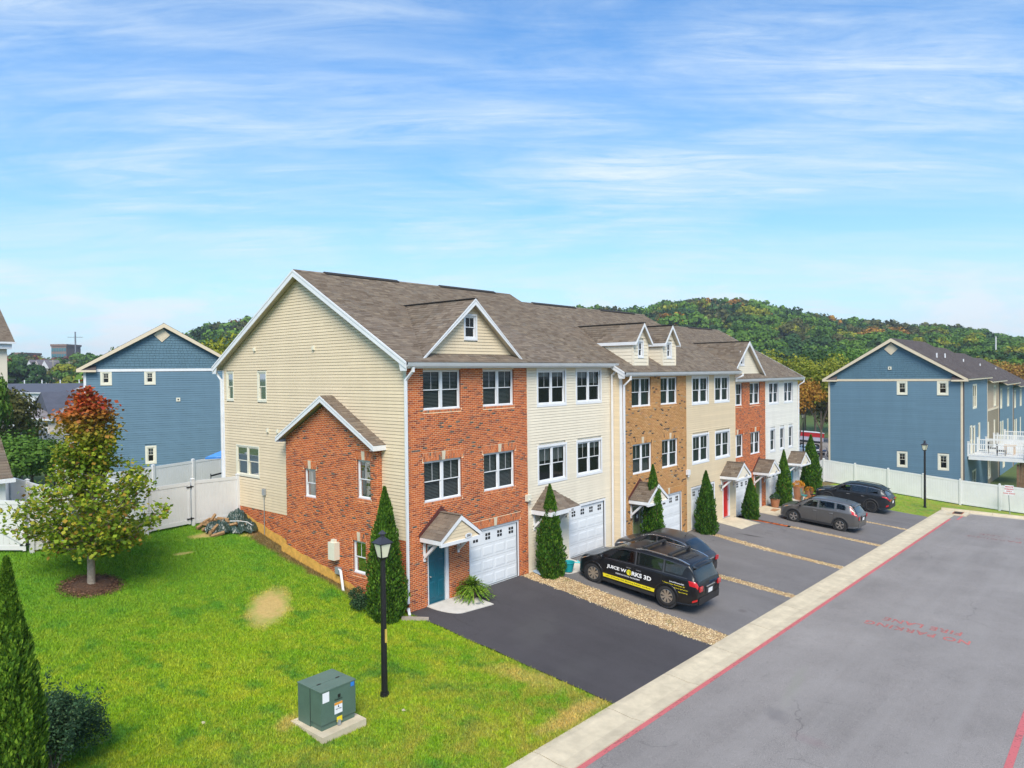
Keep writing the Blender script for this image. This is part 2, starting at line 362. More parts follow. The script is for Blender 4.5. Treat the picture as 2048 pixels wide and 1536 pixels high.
def shingles(parent, fr, v0, v1, ur, mt, near=0, name='shingle_courses', course=.143, w=.305, holes=()):
    """laminated shingles laid up the slope: fr.v up the slope"""
    items = []; k = 0; v = v0
    while v < v1-.03:
        vt = min(v+course+.03, v1+.01); A = ur(v+.01); B = ur(min(v+course, v1)-.005)
        x0, x1 = A; off = random.random()*w
        hs = [(h[0], h[1]) for h in holes if h[2] < v+.05 and h[3] > v+.09]
        for s0, s1 in (sub_int(x0, x1, hs) if x1-x0 > .04 else []):
            a = s0-off
            while a < s1:
                ww = w*random.choice((.55, .8, 1, 1, 1.2)); b0 = max(a, s0); b1 = min(a+ww, s1)
                if b1-b0 > .02:
                    t0 = max(b0, min(B[0], b1-.01)) if s0 == x0 and b0 == s0 else b0
                    t1 = min(b1, max(B[1], b0+.01)) if s1 == x1 and b1 == s1 else b1
                    items.append((b0, b1-.004, v, vt, random.choice((.008, .008, .015)), t0, t1-.004))
                a += ww
        v += course; k += 1
    if not items: return
    if near:
        items.sort(key=lambda t: (fr.p(t[0], t[2])-CAM).length)
        for it in items[:near]:
            b0, b1, v, vt, h, t0, t1 = it; mb = MB(); P = fr.p
            mb.add([P(b0, v, .002), P(b1, v, .002), P(b1, v, h), P(b0, v, h), P(t0, vt, .003), P(t1, vt, .003)], [(0, 1, 2, 3), (3, 2, 5, 4), (0, 3, 4), (1, 5, 2)])
            mb.build('shingle', mt, parent)
        items = items[near:]
    n = len(items)
    if not n: return
    a = np.array(items); U, V_, Nn, O = (np.array(x) for x in (fr.u, fr.v, fr.n, fr.o))
    def pt(u, z, d): return O + u[:, None]*U + z[:, None]*V_ + np.broadcast_to(d, (n,))[:, None]*Nn
    vs = np.stack([pt(a[:, 0], a[:, 2], .002), pt(a[:, 1], a[:, 2], .002), pt(a[:, 1], a[:, 2], a[:, 4]), pt(a[:, 0], a[:, 2], a[:, 4]), pt(a[:, 5], a[:, 3], .003), pt(a[:, 6], a[:, 3], .003)], 1).reshape(-1, 3)
    F = (np.array([(0, 1, 2, 3), (3, 2, 5, 4)])[None]+6*np.arange(n)[:, None, None]).reshape(-1, 4)
    return np_mesh(name, vs, F, mt, parent, kind='stuff')

def window(house, fr, u0, u1, z0, z1, twin=True, d=-.07, trim=0, interior=.35, shade='blind', muntin=True, trim_m=None, mun_h=False, back=True):
    """double-hung window; d is the plane of the frame's face relative to the wall"""
    mb = MB(); fw = .045; dp = d-.07
    if trim:   # flat casing boards proud of siding
        t = trim; q = .022
        fr.box(mb, u0-t, z1, 0, u1+t, z1+t, q+.004); fr.box(mb, u0-t, z0-t, 0, u1+t, z0, q+.004); fr.box(mb, u0-t, z0, 0, u0, z1, q); fr.box(mb, u1, z0, 0, u1+t, z1, q)
    fr.box(mb, u0, z0, dp, u1, z0+fw, d+.02); fr.box(mb, u0, z1-fw, dp, u1, z1, d); fr.box(mb, u0, z0+fw, dp, u0+fw, z1-fw, d); fr.box(mb, u1-fw, z0+fw, dp, u1, z1-fw, d)
    um = (u0+u1)/2
    if twin: fr.box(mb, um-.05, z0+fw, dp, um+.05, z1-fw, d+.004)
    w = mb.build('window', trim_m or WHITE, house)
    bays = [(u0+fw, um-.05), (um+.05, u1-fw)] if twin else [(u0+fw, u1-fw)]
    zm = (z0+z1)/2
    for a, b in bays:
        for (s0, s1, sd) in ((z0+fw, zm+.018, d-.045), (zm-.018, z1-fw, d-.018)):
            mb = MB(); q = .032
            fr.box(mb, a, s0, sd-.02, b, s0+q, sd); fr.box(mb, a, s1-q, sd-.02, b, s1, sd); fr.box(mb, a, s0+q, sd-.02, a+q, s1-q, sd); fr.box(mb, b-q, s0+q, sd-.02, b, s1-q, sd)
            mb.build('sash', trim_m or WHITE, w)
            mb = MB(); mb.quad(fr.p(a+q, s0+q, sd-.012), fr.p(b-q, s0+q, sd-.012), fr.p(b-q, s1-q, sd-.012), fr.p(a+q, s1-q, sd-.012)); mb.build('pane', GLASS, w)
            if muntin and s1 > zm+.1:
                mb = MB(); c = (a+b)/2; fr.box(mb, c-.006, s0+q, sd-.011, c+.006, s1-q, sd-.004)
                if mun_h: c2 = (s0+s1)/2; fr.box(mb, a+q, c2-.006, sd-.0105, b-q, c2+.006, sd-.0045)
                mb.build('muntin', trim_m or WHITE, w)
        if shade == 'blind':
            mb = MB(); z = z0+fw+.01; tilt = .024
            while z < z1-fw: mb.quad(fr.p(a+.01, z, dp-.035), fr.p(b-.01, z, dp-.035), fr.p(b-.01, z+tilt, dp-.06), fr.p(a+.01, z+tilt, dp-.06)); z += .05
            mb.build('blind', BLIND, w)
        elif shade in ('half', 'curtain'):
            mb = MB(); lo = z0+fw if shade == 'curtain' else z1-fw-(z1-z0)*random.choice((.15, .2, .38))
            n = 10; 
            for i in range(n):
                e0 = a+(b-a)*i/n; e1 = a+(b-a)*(i+1)/n; q0 = .02*(i % 2); q1 = .02*((i+1) % 2)
                mb.quad(fr.p(e0, lo, dp-.04-q0), fr.p(e1, lo, dp-.04-q1), fr.p(e1, z1-fw, dp-.04-q1), fr.p(e0, z1-fw, dp-.04-q0))
            mb.build('curtain', CURTAIN if shade == 'curtain' else BLIND, w)
    if back:
        mb = MB(); q = interior; a, b = u0+.01, u1-.01; P = fr.p; e = dp-q
        mb.quad(P(a, z0, e), P(b, z0, e), P(b, z1, e), P(a, z1, e)); mb.quad(P(a, z0, dp), P(a, z0, e), P(a, z1, e), P(a, z1, dp)); mb.quad(P(b, z0, e), P(b, z0, dp), P(b, z1, dp), P(b, z1, e))
        mb.quad(P(a, z0, dp), P(b, z0, dp), P(b, z0, e), P(a, z0, e)); mb.quad(P(a, z1, e), P(b, z1, e), P(b, z1, dp), P(a, z1, dp))
        mb.build('window_recess', DARK, w)
    return w
def reveal(mb, fr, u0, u1, z0, z1, d0, d1, mi=0):
    P = fr.p
    mb.quad(P(u0, z0, d0), P(u0, z1, d0), P(u0, z1, d1), P(u0, z0, d1), mi); mb.quad(P(u1, z0, d0), P(u1, z0, d1), P(u1, z1, d1), P(u1, z1, d0), mi)
    mb.quad(P(u0, z1, d0), P(u1, z1, d0), P(u1, z1, d1), P(u0, z1, d1), mi); mb.quad(P(u0, z0, d0), P(u0, z0, d1), P(u1, z0, d1), P(u1, z0, d0), mi)
def soldier(parent, fr, u0, u1, z0, h, bm, mm, key=True, name='brick_lintel', splay=.045):
    """row of upright bricks with a keystone (h>0 above z0) or a rowlock sill"""
    mb = MB(); n = max(3, int((u1-u0)/.0677)); w = (u1-u0)/n; um = (u0+u1)/2; P = fr.p
    for i in range(n):
        a = u0+i*w+.008; b = u0+(i+1)*w-.008
        if key and a < um+.075 and b > um-.075: continue
        s = lambda x: x+(x-um)/(u1-u0)*2*splay*.9 if splay else x
        for z_0, z_1, t in (((z0, z0+h*.62, 0), (z0+h*.62+.008, z0+h, .62)) if h > .25 and i % 2 else ((z0, z0+h*.36, 0), (z0+h*.36+.008, z0+h, .36))) if h > .25 else ((z0, z0+h, 0),):
            f0 = (z_0-z0)/h; f1 = (z_1-z0)/h
            A0 = a+(s(a)-a)*f0; B0 = b+(s(b)-b)*f0; A1 = a+(s(a)-a)*f1; B1 = b+(s(b)-b)*f1; D = .007
            mb.add([P(A0, z_0, 0), P(B0, z_0, 0), P(B1, z_1, 0), P(A1, z_1, 0), P(A0, z_0, D), P(B0, z_0, D), P(B1, z_1, D), P(A1, z_1, D)], [(4, 5, 6, 7), (0, 1, 5, 4), (1, 2, 6, 5), (2, 3, 7, 6), (3, 0, 4, 7)])
    mb.build(name, bm, parent, kind='stuff')
    if key:
        mb = MB(); a, b, c, d_ = um-.055, um+.055, um+.09, um-.09; zk = z0+h+.02
        mb.add([P(a, z0, 0), P(b, z0, 0), P(c, zk, 0), P(d_, zk, 0), P(a, z0, .035), P(b, z0, .035), P(c, zk, .035), P(d_, zk, .035)], [(4, 5, 6, 7), (0, 1, 5, 4), (1, 2, 6, 5), (2, 3, 7, 6), (3, 0, 4, 7)])
        mb.build('keystone', KEY, parent)
# ---------------------------------------------------------------- the row of six town houses
def front_frame(yf, zb): return Fr((0, yf, zb), (1, 0, 0), (0, -1, 0))
def garage_door(house, fr, u0, u1, z1, brick):
    mb = MB(); t = .09; rec = -.10 if brick else -.06
    a, b = u0+t, u1-t; zt = z1-t
    for q in ((u0, 0, u0+t, z1), (u1-t, 0, u1, z1), (u0+t, zt, u1-t, z1)): fr.box(mb, q[0], q[1], -.13, q[2], q[3], .02 if not brick else -.045)
    reveal(mb, fr, a, b, 0, zt, rec-.12, -.045 if brick else .0)
    mb.build('garage_frame', WHITE, house)
    g = MB(); g.quad(fr.p(a, 0, rec-.02), fr.p(b, 0, rec-.02), fr.p(b, zt, rec-.02), fr.p(a, zt, rec-.02)); gd = g.build('garage_door', GARAGE_W, house)
    nsec = 4; h = zt/nsec; cols = 4; w = (b-a)/cols
    for s in range(nsec):
        mb = MB(); z = s*h; fr.box(mb, a+.005, z+.004, rec-.015, b-.005, z+h-.006, rec+.012)
        for c in range(cols):
            c0 = a+c*w+.05; c1 = a+(c+1)*w-.05; f0 = z+.09; f1 = z+h-.10
            if s < 3:   # long raised panels with a grooved rim
                e = .02; P = fr.p
                A = [P(c0, f0, rec+.012), P(c1, f0, rec+.012), P(c1, f1, rec+.012), P(c0, f1, rec+.012)]; B = [P(c0+e, f0+e, rec+.001), P(c1-e, f0+e, rec+.001), P(c1-e, f1-e, rec+.001), P(c0+e, f1-e, rec+.001)]
                Cc = [P(c0+2*e, f0+2*e, rec+.022), P(c1-2*e, f0+2*e, rec+.022), P(c1-2*e, f1-2*e, rec+.022), P(c0+2*e, f1-2*e, rec+.022)]
                mb.add([q+fr.n*.0015 for q in A]+[q+fr.n*.0012 for q in A]+[q for q in Cc], [(8, 9, 10, 11)]+[(i, (i+1) % 4, 8+(i+1) % 4, 8+i) for i in range(4)])
        mb.build('door_section', GARAGE_W, gd)
    for c in range(cols):
        mb = MB(); cc = a+(c+.5)*w; zc = zt-h*.5
        for i in (-1, 1):
            for j in (-1, 1): fr.box(mb, cc+i*.075-.055, zc+j*.07-.05, rec+.012, cc+i*.075+.055, zc+j*.07+.05, rec+.022)
        mb.build('garage_window', BLACK, gd)
    mb = MB(); fr.box(mb, a, .0, rec-.01, b, .05, rec+.03); mb.build('weather_strip', STEEL, gd)
def entry_door(house, fr, u0, u1, z1, m, brick, lbl=None):
    mb = MB(); t = .09; rec = -.11 if brick else -.05
    fr.box(mb, u0, .0, rec-.04, u0+t, z1, rec+.07); fr.box(mb, u1-t-.06, .0, rec-.04, u1, z1, rec+.07 if brick else .022); fr.box(mb, u0+t, z1-t, rec-.04, u1-t-.06, z1, rec+.07)
    mb.build('door_frame', WHITE, house)
    a, b, zt = u0+t, u1-t-.06, z1-t; mb = MB(); fr.box(mb, a, .03, rec-.04, b, zt, rec)
    d = mb.build('door', m, house, label=lbl)
    w = (b-a)/2
    for i in range(2):
        for z0_, z1_ in ((.20, .80), (.95, 1.55), (1.68, 1.95)):
            mb = MB(); c0, c1 = a+i*w+.09, a+(i+1)*w-.06; e = .03; P = fr.p
            A = [P(c0, z0_, rec+.002), P(c1, z0_, rec+.002), P(c1, z1_, rec+.002), P(c0, z1_, rec+.002)]; B = [P(c0+e, z0_+e, rec+.014), P(c1-e, z0_+e, rec+.014), P(c1-e, z1_-e, rec+.014), P(c0+e, z1_-e, rec+.014)]
            mb.add(A+B, [(4, 5, 6, 7)]+[(k, (k+1) % 4, 4+(k+1) % 4, 4+k) for k in range(4)]); mb.build('door_panel', m, d)
    mb = MB(); c = fr.p(b-.09 if m is not TEAL else a+.09, 1.0, rec); mb.cyl(c, c+fr.n*.05, .012); mb.cyl(c+fr.n*.05, c+fr.n*.085, .032, .028); mb.build('handle', STEEL, d)
    mb = MB(); fr.box(mb, u0, -.02, rec-.05, u1, .03, .03); mb.build('threshold', STEEL, house)
def text_mesh(txt, size, align='CENTER', bold=0, shear=0, spacing=1.0):
    c = bpy.data.curves.new('t', 'FONT'); c.body = txt; c.size = size; c.align_x = align; c.align_y = 'CENTER'; c.offset = bold; c.shear = shear; c.space_character = spacing; c.resolution_u = 3
    o = bpy.data.objects.new('t', c); COL.objects.link(o); dg = bpy.context.evaluated_depsgraph_get(); me = bpy.data.meshes.new_from_object(o.evaluated_get(dg)); bpy.data.objects.remove(o); bpy.data.curves.remove(c)
    return me
def put_text(name, txt, size, mt, parent, fn, **k):
    me = text_mesh(txt, size, **k); me.name = name
    for v in me.vertices: v.co = fn(v.co.x, v.co.y)
    me.materials.clear(); me.materials.append(mt); return place(name, me, parent)
def canopy(house, fr, c, num, flash=True, hw=.98, dep=1.0, zr=3.22, ze=2.50, near=False):
    P = fr.p; hw2 = hw
    s = (zr-ze)/hw2
    mb = MB(); th = .07
    for sg in (-1, 1):   # two roof slabs
        mb.extr([P(c, zr-.02, 0), P(c+sg*hw2, ze-.02, 0), P(c+sg*hw2, ze-.02-th, 0), P(c, zr-.02-th*1.3, 0)], fr.n*dep)
    cn = mb.build('door_canopy', SOFFIT, house)
    sl = math.hypot(hw2, zr-ze)
    for sg in (-1, 1):
        v = (P(c, zr)-P(c+sg*hw2, ze)).normalized(); nn = v.cross(fr.n) * (1 if sg < 0 else -1)
        if nn.z < 0: nn = -nn
        f2 = Fr(P(c+sg*(hw2+.02), ze-.02*s), fr.n, nn, v)
        shingles(cn, f2, 0, sl+.02, rect(0, dep+.04), SHINGLE, near=70 if near and sg < 0 else 0, course=.14, w=.30)
    # fascia: front rake boards, side eave boards, gable infill, bottom board
    mb = MB(); q = dep+.005
    for sg in (-1, 1):
        a = [P(c, zr-.01, q), P(c+sg*hw2, ze-.01, q), P(c+sg*hw2, ze-.15, q), P(c, zr-.17, q)]; mb.extr(a, fr.n*.03)
        fr.box(mb, c+sg*hw2-.005*sg, ze-.17, 0, c+sg*(hw2+.02), ze-.025, dep+.03)
    fr.box(mb, c-hw2, ze-.23, dep-.06, c+hw2, ze-.12, dep+.045); mb.build('fascia', WHITE, cn)
    mb = MB(); mb.poly([P(c-hw2+.1, ze-.12, dep-.02), P(c+hw2-.1, ze-.12, dep-.02), P(c, zr-.14, dep-.02)]); mb.build('gable_panel', MATS['tan_siding'] if near else SID_CREAM, cn)
    boards(cn, fr_off(fr, dep-.02), ze-.12, zr-.17, lambda z: (c-(zr-.17-z)/s+.05, c+(zr-.17-z)/s-.05), [], .115, SID_TAN if near else SID_CREAM, proud=.012)
    mb = MB(); mb.quad(P(c-hw2, ze-.12, 0), P(c+hw2, ze-.12, 0), P(c+hw2, ze-.12, dep-.06), P(c-hw2, ze-.12, dep-.06)); mb.build('soffit', SOFFIT, cn)
    for sg in (-1, 1): bracket(cn, fr, c+sg*(hw-.16), ze-.13)
    if flash:
        mb = MB(); d = .006
        for sg in (-1, 1): mb.extr([P(c, zr+.02, d), P(c+sg*(hw2+.06), ze-.04, d), P(c+sg*(hw2+.06), ze+.10, d), P(c, zr+.19, d)], fr.n*.02)
        mb.build('flashing', MAROON, cn)
    mb = MB(); mb.beam(P(c, zr+.005, 0), P(c, zr+.005, dep+.03), .16, .022); mb.build('ridge_cap', SHINGLE, cn)
    if num: plate(cn, fr, c+.30 if near else c+.25, ze-.03, dep+.0, num)
    return cn
def fr_off(fr, d): return Fr(fr.o+fr.n*d, fr.u, fr.n, fr.v)
def bracket(cn, fr, u, z, mat_=None):
    mb = MB(); P = fr.p
    mb.beam(P(u, z-.62, .03), P(u, z-.02, .70), .09, .09, up=fr.u); fr.box(mb, u-.045, z-.75, 0, u+.045, z-.02, .05); fr.box(mb, u-.045, z-.09, .05, u+.045, z-.0, .85); mb.build('bracket', WHITE, cn)
def plate(cn, fr, u, z, d, num):
    mb = MB(); n = 20; pts = [fr.p(u+.17*math.cos(2*math.pi*i/n), z+.085*math.sin(2*math.pi*i/n), d+.05) for i in range(n)]; mb.extr(pts, fr.n*.012)
    pl = mb.build('number_plate', WHITE, cn)
    put_text('number', num, .13, BLACK, pl, lambda x, y: fr.p(u+x, z+y, d+.066), bold=.002)
def hip_canopy(house, fr, c, num, hw=1.0, dep=1.0, zr=3.36, ze=2.52):
    P = fr.p; A = P(c, zr, 0); B = P(c-hw, ze, 0); C = P(c-hw, ze, dep); D = P(c+hw, ze, dep); E = P(c+hw, ze, 0)
    mb = MB(); dn = Vector((0, 0, -.07)); mb.poly([A, B, C]); mb.poly([A, C, D]); mb.poly([A, D, E]); mb.quad(B+dn, E+dn, D+dn, C+dn)
    cn = mb.build('door_canopy', SOFFIT, house)
    v = (A-P(c, ze, dep)).normalized(); Lf = (A-P(c, ze, dep)).length; nn = fr.u.cross(v); nn = nn if nn.z > 0 else -nn
    shingles(cn, Fr(P(c, ze, dep), fr.u, nn, v), 0, Lf, lambda z: (-hw*(1-z/Lf), hw*(1-z/Lf)), SHINGLE, near=40)
    for sg in (-1, 1):
        M = P(c+sg*hw, ze, dep); W_ = P(c+sg*hw, ze, 0); v = (A-W_).normalized(); Ls = (A-W_).length; nn = v.cross(fr.n); nn = nn if nn.z > 0 else -nn
        shingles(cn, Fr(W_, fr.n, nn, v), 0, Ls, lambda z: (0, dep*(1-z/Ls)), SHINGLE)
    mb = MB(); fr.box(mb, c-hw-.02, ze-.17, dep, c+hw+.02, ze-.005, dep+.03); fr.box(mb, c-hw-.02, ze-.17, 0, c-hw, ze-.005, dep); fr.box(mb, c+hw, ze-.17, 0, c+hw+.02, ze-.005, dep); mb.build('fascia', WHITE, cn)
    for sg in (-1, 1): bracket(cn, fr, c+sg*(hw-.16), ze-.10)
    plate(cn, fr, c+.35, ze-.08, dep+.01, num); return cn
def roof_part(house, x0, x1, yf, ze, depth, near=0, vents=(), rake=None, name='roof'):
    """two slopes with thickness; shingles on both, gutter, fascia, ridge vent"""
    ye = yf-.35; zE = ze+.12; yr = yf+6.15; zr = zE+.565*(yr-ye); yb = 2*yr-ye
    mb = MB(); th = .16
    for q in ((ye, zE, yr, zr), (yb, zE, yr, zr)):
        mb.extr([(x0, q[0], q[1]), (x0, q[2], q[3]), (x0, q[2], q[3]-th), (x0, q[0], q[1]-th)], (x1-x0, 0, 0))
    rf = mb.build(name, SOFFIT, house); sl = math.hypot(yr-ye, zr-zE); v = Vector((0, yr-ye, zr-zE)).normalized()
    shingles(rf, Fr((0, ye-.03*v.y, zE-.03*v.z+.004), (1, 0, 0), (0, -v.z, v.y), v), 0, sl+.03, rect(x0, x1), SHINGLE, near=near)
    v2 = Vector((0, -v.y, v.z)); mb = MB(); o = Vector((0, 0, .01)); mb.quad(Vector((x0, yb, zE))+o, Vector((x1, yb, zE))+o, Vector((x1, yr, zr))+o, Vector((x0, yr, zr))+o); mb.build('rear_shingles', SHINGLE, rf)
    mb = MB(); x = x0
    while x < x1: mb.extr([(x, yr-.15, zr-.06), (x, yr, zr+.025), (x, yr+.15, zr-.06)], (min(.29, x1-x), 0, 0)); x += .3
    mb.build('ridge_cap', SHINGLE, rf, kind='stuff')
    for a, b in vents:
        mb = MB(); mb.extr([(a, yr-.17, zr-.045), (a, yr-.15, zr-.005), (a, yr, zr+.07), (a, yr+.15, zr-.005), (a, yr+.17, zr-.045)], (b-a, 0, 0)); mb.build('ridge_vent', DARKVENT, rf)
    # gutter: K-profile along the eave
    mb = MB(); g = [(ye+.02, zE-.03), (ye+.02, zE-.16), (ye-.07, zE-.16), (ye-.10, zE-.10), (ye-.13, zE-.03), (ye-.115, zE-.03), (ye-.09, zE-.10), (ye-.06, zE-.14), (ye+.0, zE-.14), (ye+.0, zE-.03)]
    mb.extr([(x0, a, b) for a, b in g], (x1-x0, 0, 0)); mb.build('gutter', WHITE, rf)
    mb = MB(); mb.box(x0, ye+.02, zE-.21, x1, ye+.045, zE-.02); mb.build('fascia', WHITE, rf)
    mb = MB(); mb.box(x0, ye+.045, zE-.23, x1, yf, zE-.212); mb.build('soffit', SOFFIT, rf)
    return rf, (ye, zE, yr, zr, yb)
def rake_boards(rf, x, geo, side=-1, w=.24):
    ye, zE, yr, zr, yb = geo; mb = MB(); x2 = x+side*.03
    for a in ((ye-.02, zE, yr, zr), (yb+.02, zE, yr, zr)):
        mb.extr([(x, a[0], a[1]+.0), (x, a[2], a[3]+.0), (x, a[2], a[3]-w*1.12), (x, a[0], a[1]-w*.95)], (side*.03, 0, 0))
        mb.extr([(x2, a[0], a[1]+.005), (x2, a[2], a[3]+.005), (x2, a[2], a[3]-.07), (x2, a[0], a[1]-.07)], (side*.015, 0, 0))
    for yy, sg in ((ye-.02, 1), (yb+.02, -1)): mb.extr([(x+side*.005, yy, zE-.02), (x+side*.005, yy, zE-.30), (x+side*.005, yy+sg*.30, zE-.30), (x+side*.005, yy+sg*.42, zE+.02+.1)], (-side*.02, 0, 0)); 
    mb.build('rake_board', WHITE, rf)
def downspout(house, pts, r=.045):
    mb = MB()
    for a, b in zip(pts[:-1], pts[1:]): mb.beam(a, b, .085, .065, up=(0, 1, 0) if abs(Vector(b)[2]-Vector(a)[2]) > .3 else (0, 0, 1))
    for p in pts[1:-1]: mb.cbox(p, .088, .07, .09)
    return mb.build('downspout', WHITE, house)
def gable_dormer(house, geo, cx, hw, zf, za, yfas, yface, sid, win, near=0):
    ye, zE, yr, zr, yb = geo; m = .565
    back = lambda z: (z-zE)/m+ye
    A = Vector((cx, yfas, za)); B = Vector((cx, back(za), za)); th = .1
    mb = MB()
    for sg in (-1, 1):
        F = Vector((cx+sg*hw, yfas, zf)); dn = Vector((0, 0, -th)); mb.add([F, A, B], [(0, 1, 2)], 0); mb.add([F, A, F+dn, A+dn, B+dn], [(2, 4, 3), (0, 2, 3, 1)], 1)
    d = mb.build('dormer', [SHINGLE, SOFFIT], house)
    for sg in (-1, 1):
        F = Vector((cx+sg*hw, yfas-.02, zf)); v = (Vector((cx, yfas-.02, za))-F).normalized(); Ls = (A-F).length; n = v.cross(Vector((0, 1, 0))); n = n if n.z > 0 else -n
        # back end of each course lies on the main roof
        ur = lambda z, v=v, F=F: (0, max(.05, back(F.z+v.z*z)-yfas-.0))
        shingles(d, Fr(F+Vector((0, 0, .004)), (0, 1, 0), n, v), 0, Ls, ur, SHINGLE, near=near if sg < 0 else 0)
    mb = MB()
    for sg in (-1, 1):
        F = Vector((cx+sg*hw, yfas, zf)); v = (F-A).normalized()
        mb.extr([A, F+v*.04, F+v*.04+Vector((0, 0, -.10)) - v*.10, A+Vector((0, 0, -.23))], (0, -.03, 0)); mb.extr([A, F+v*.04, F+v*.04+Vector((0, 0, -.05)), A+Vector((0, 0, -.065))], (0, -.045, 0))
    mb.build('rake_board', WHITE, d)
    s = (za-zf)/hw; zb_ = zE+m*(yface-ye)+.02; ur = lambda z: (cx-max(.01, (za-.12-z)/s), cx+max(.01, (za-.12-z)/s)); f = Fr((0, yface, 0), (1, 0, 0), (0, -1, 0))
    hole = [win] if win else []
    mb = MB(); mb.poly([f.p(ur(zb_)[0], zb_, 0), f.p(ur(zb_)[1], zb_, 0), f.p(cx, za-.12, 0)])
    if not win: mb.build('dormer_wall', sid, d)
    else: backing(d, f, zb_, za-.13, ur, hole, sid, 'dormer_wall', d=-.035)
    t = .07; hb = [(win[0]-t, win[1]+t, win[2]-t, win[3]+t)] if win else []
    boards(d, f, zb_, za-.15, ur, hb, .115, sid)
    if win: window(d, f, win[0], win[1], win[2], win[3], twin=False, d=-.01, trim=t, shade=None, interior=.3, back=True)
    mb = MB(); mb.beam(Vector((cx, yfas-.03, za+.01)), Vector((cx, back(za)+.15, za+.01)), .20, .03); mb.build('ridge_cap', DARKVENT, d)
    return d
def small_dormer(house, geo, x0, x1, zw, za, yface, sid, near=0):
    """box dormer with cheeks and its own little gable roof"""
    ye, zE, yr, zr, yb = geo; m = .565; back = lambda z: (z-zE)/m+ye; cx = (x0+x1)/2; hw = (x1-x0)/2+.10; yfas = yface-.22; zf = zw-.02
    A = Vector((cx, yfas, za)); B = Vector((cx, back(za), za)); mb = MB(); th = .08
    for sg in (-1, 1):
        F = Vector((cx+sg*hw, yfas, zf)); G = Vector((cx+sg*hw, back(zf), zf)); dn = Vector((0, 0, -th)); mb.add([F, A, B, G], [(0, 1, 2, 3)], 0); mb.add([F, A, F+dn, A+dn, B+dn, G+dn], [(2, 5, 4, 3), (0, 2, 3, 1)], 1)
    d = mb.build('dormer', [SHINGLE, SOFFIT], house)
    for sg in (-1, 1):
        F = Vector((cx+sg*(hw+.01), yfas-.02, zf)); v = (Vector((cx, yfas-.02, za))-F).normalized(); Ls = (A-F).length; n = v.cross(Vector((0, 1, 0))); n = n if n.z > 0 else -n
        shingles(d, Fr(F+Vector((0, 0, .004)), (0, 1, 0), n, v), 0, Ls, lambda z, v=v, F=F: (0, back(F.z+v.z*z)-yfas), SHINGLE, near=60 if sg < 0 and near else 0)
    f = Fr((0, yface, 0), (1, 0, 0), (0, -1, 0)); zb_ = zE+m*(yface-ye)+.01; s = (za-zf)/hw
    ur = lambda z: (x0, x1) if z < zw-.1 else (max(x0, cx-max(.01, (za-.1-z)/s)), min(x1, cx+max(.01, (za-.1-z)/s)))
    wn = (cx-.20, cx+.20, zb_+.42, zb_+1.15); t = .07
    backing(d, f, zb_, za-.11, ur, [wn], sid, 'dormer_wall', brk=(zw-.1,), d=-.035); boards(d, f, zb_, za-.12, ur, [(wn[0]-t, wn[1]+t, wn[2]-t, wn[3]+t)], .165, sid, proud=.02)
    window(d, f, *wn, twin=False, d=-.01, trim=t, shade=None, interior=.3)
    for xx, sg in ((x0, -1), (x1, 1)):
        mb = MB(); mb.poly([(xx, yface, zb_), (xx, yface, zw), (xx, back(zw), zw)]); mb.build('cheek', sid, d)
        fc = Fr((xx, 0, 0), (0, 1, 0), (sg, 0, 0)); boards(d, fc, zb_, zw-.02, lambda z: (yface, back(z+.03)), [], .165, sid, proud=.02, maxlen=0)
        mb = MB(); mb.box(xx-.03 if sg < 0 else xx-.06, yface-.03, zb_, xx+.06 if sg < 0 else xx+.03, yface+.06, zw-.05); mb.build('corner_post', sid, d)
    mb = MB()
    for sg in (-1, 1):
        F = Vector((cx+sg*hw, yfas, zf)); v = (F-A).normalized(); mb.extr([A, F+v*.03, F+v*.03+Vector((0, 0, -.16)), A+Vector((0, 0, -.18))], (0, -.025, 0))
        mb.extr([F, F+Vector((0, 0, -.15)), Vector((F.x, back(zf-.15), zf-.15)), Vector((F.x, back(zf), zf))], (sg*.025, 0, 0))
        mb.box(min(F.x, F.x-sg*.10), yfas, zf-.15, max(F.x, F.x-sg*.10), back(zf-.15), zf-.13)
    mb.build('fascia', WHITE, d)
    mb = MB(); mb.beam(Vector((cx, yfas-.03, za+.01)), Vector((cx, back(za)+.1, za+.01)), .18, .03); mb.build('ridge_cap', DARKVENT, d)
def wall_lamp(house, fr, u, z):
    mb = MB(); P = fr.p; mb.cyl(P(u, z, 0), P(u, z, .03), .06); mb.beam(P(u, z, .02), P(u, z+.08, .14), .02, .02); l = mb.build('wall_lamp', STEEL, house)
    mb = MB(); mb.cyl(P(u, z-.16, .14), P(u, z+.06, .14), .035, .065, 8); mb.build('lamp_shade', GLASS, l); mb = MB(); mb.cyl(P(u, z+.06, .14), P(u, z+.11, .14), .08, .02, 8); mb.build('lamp_cap', STEEL, l)

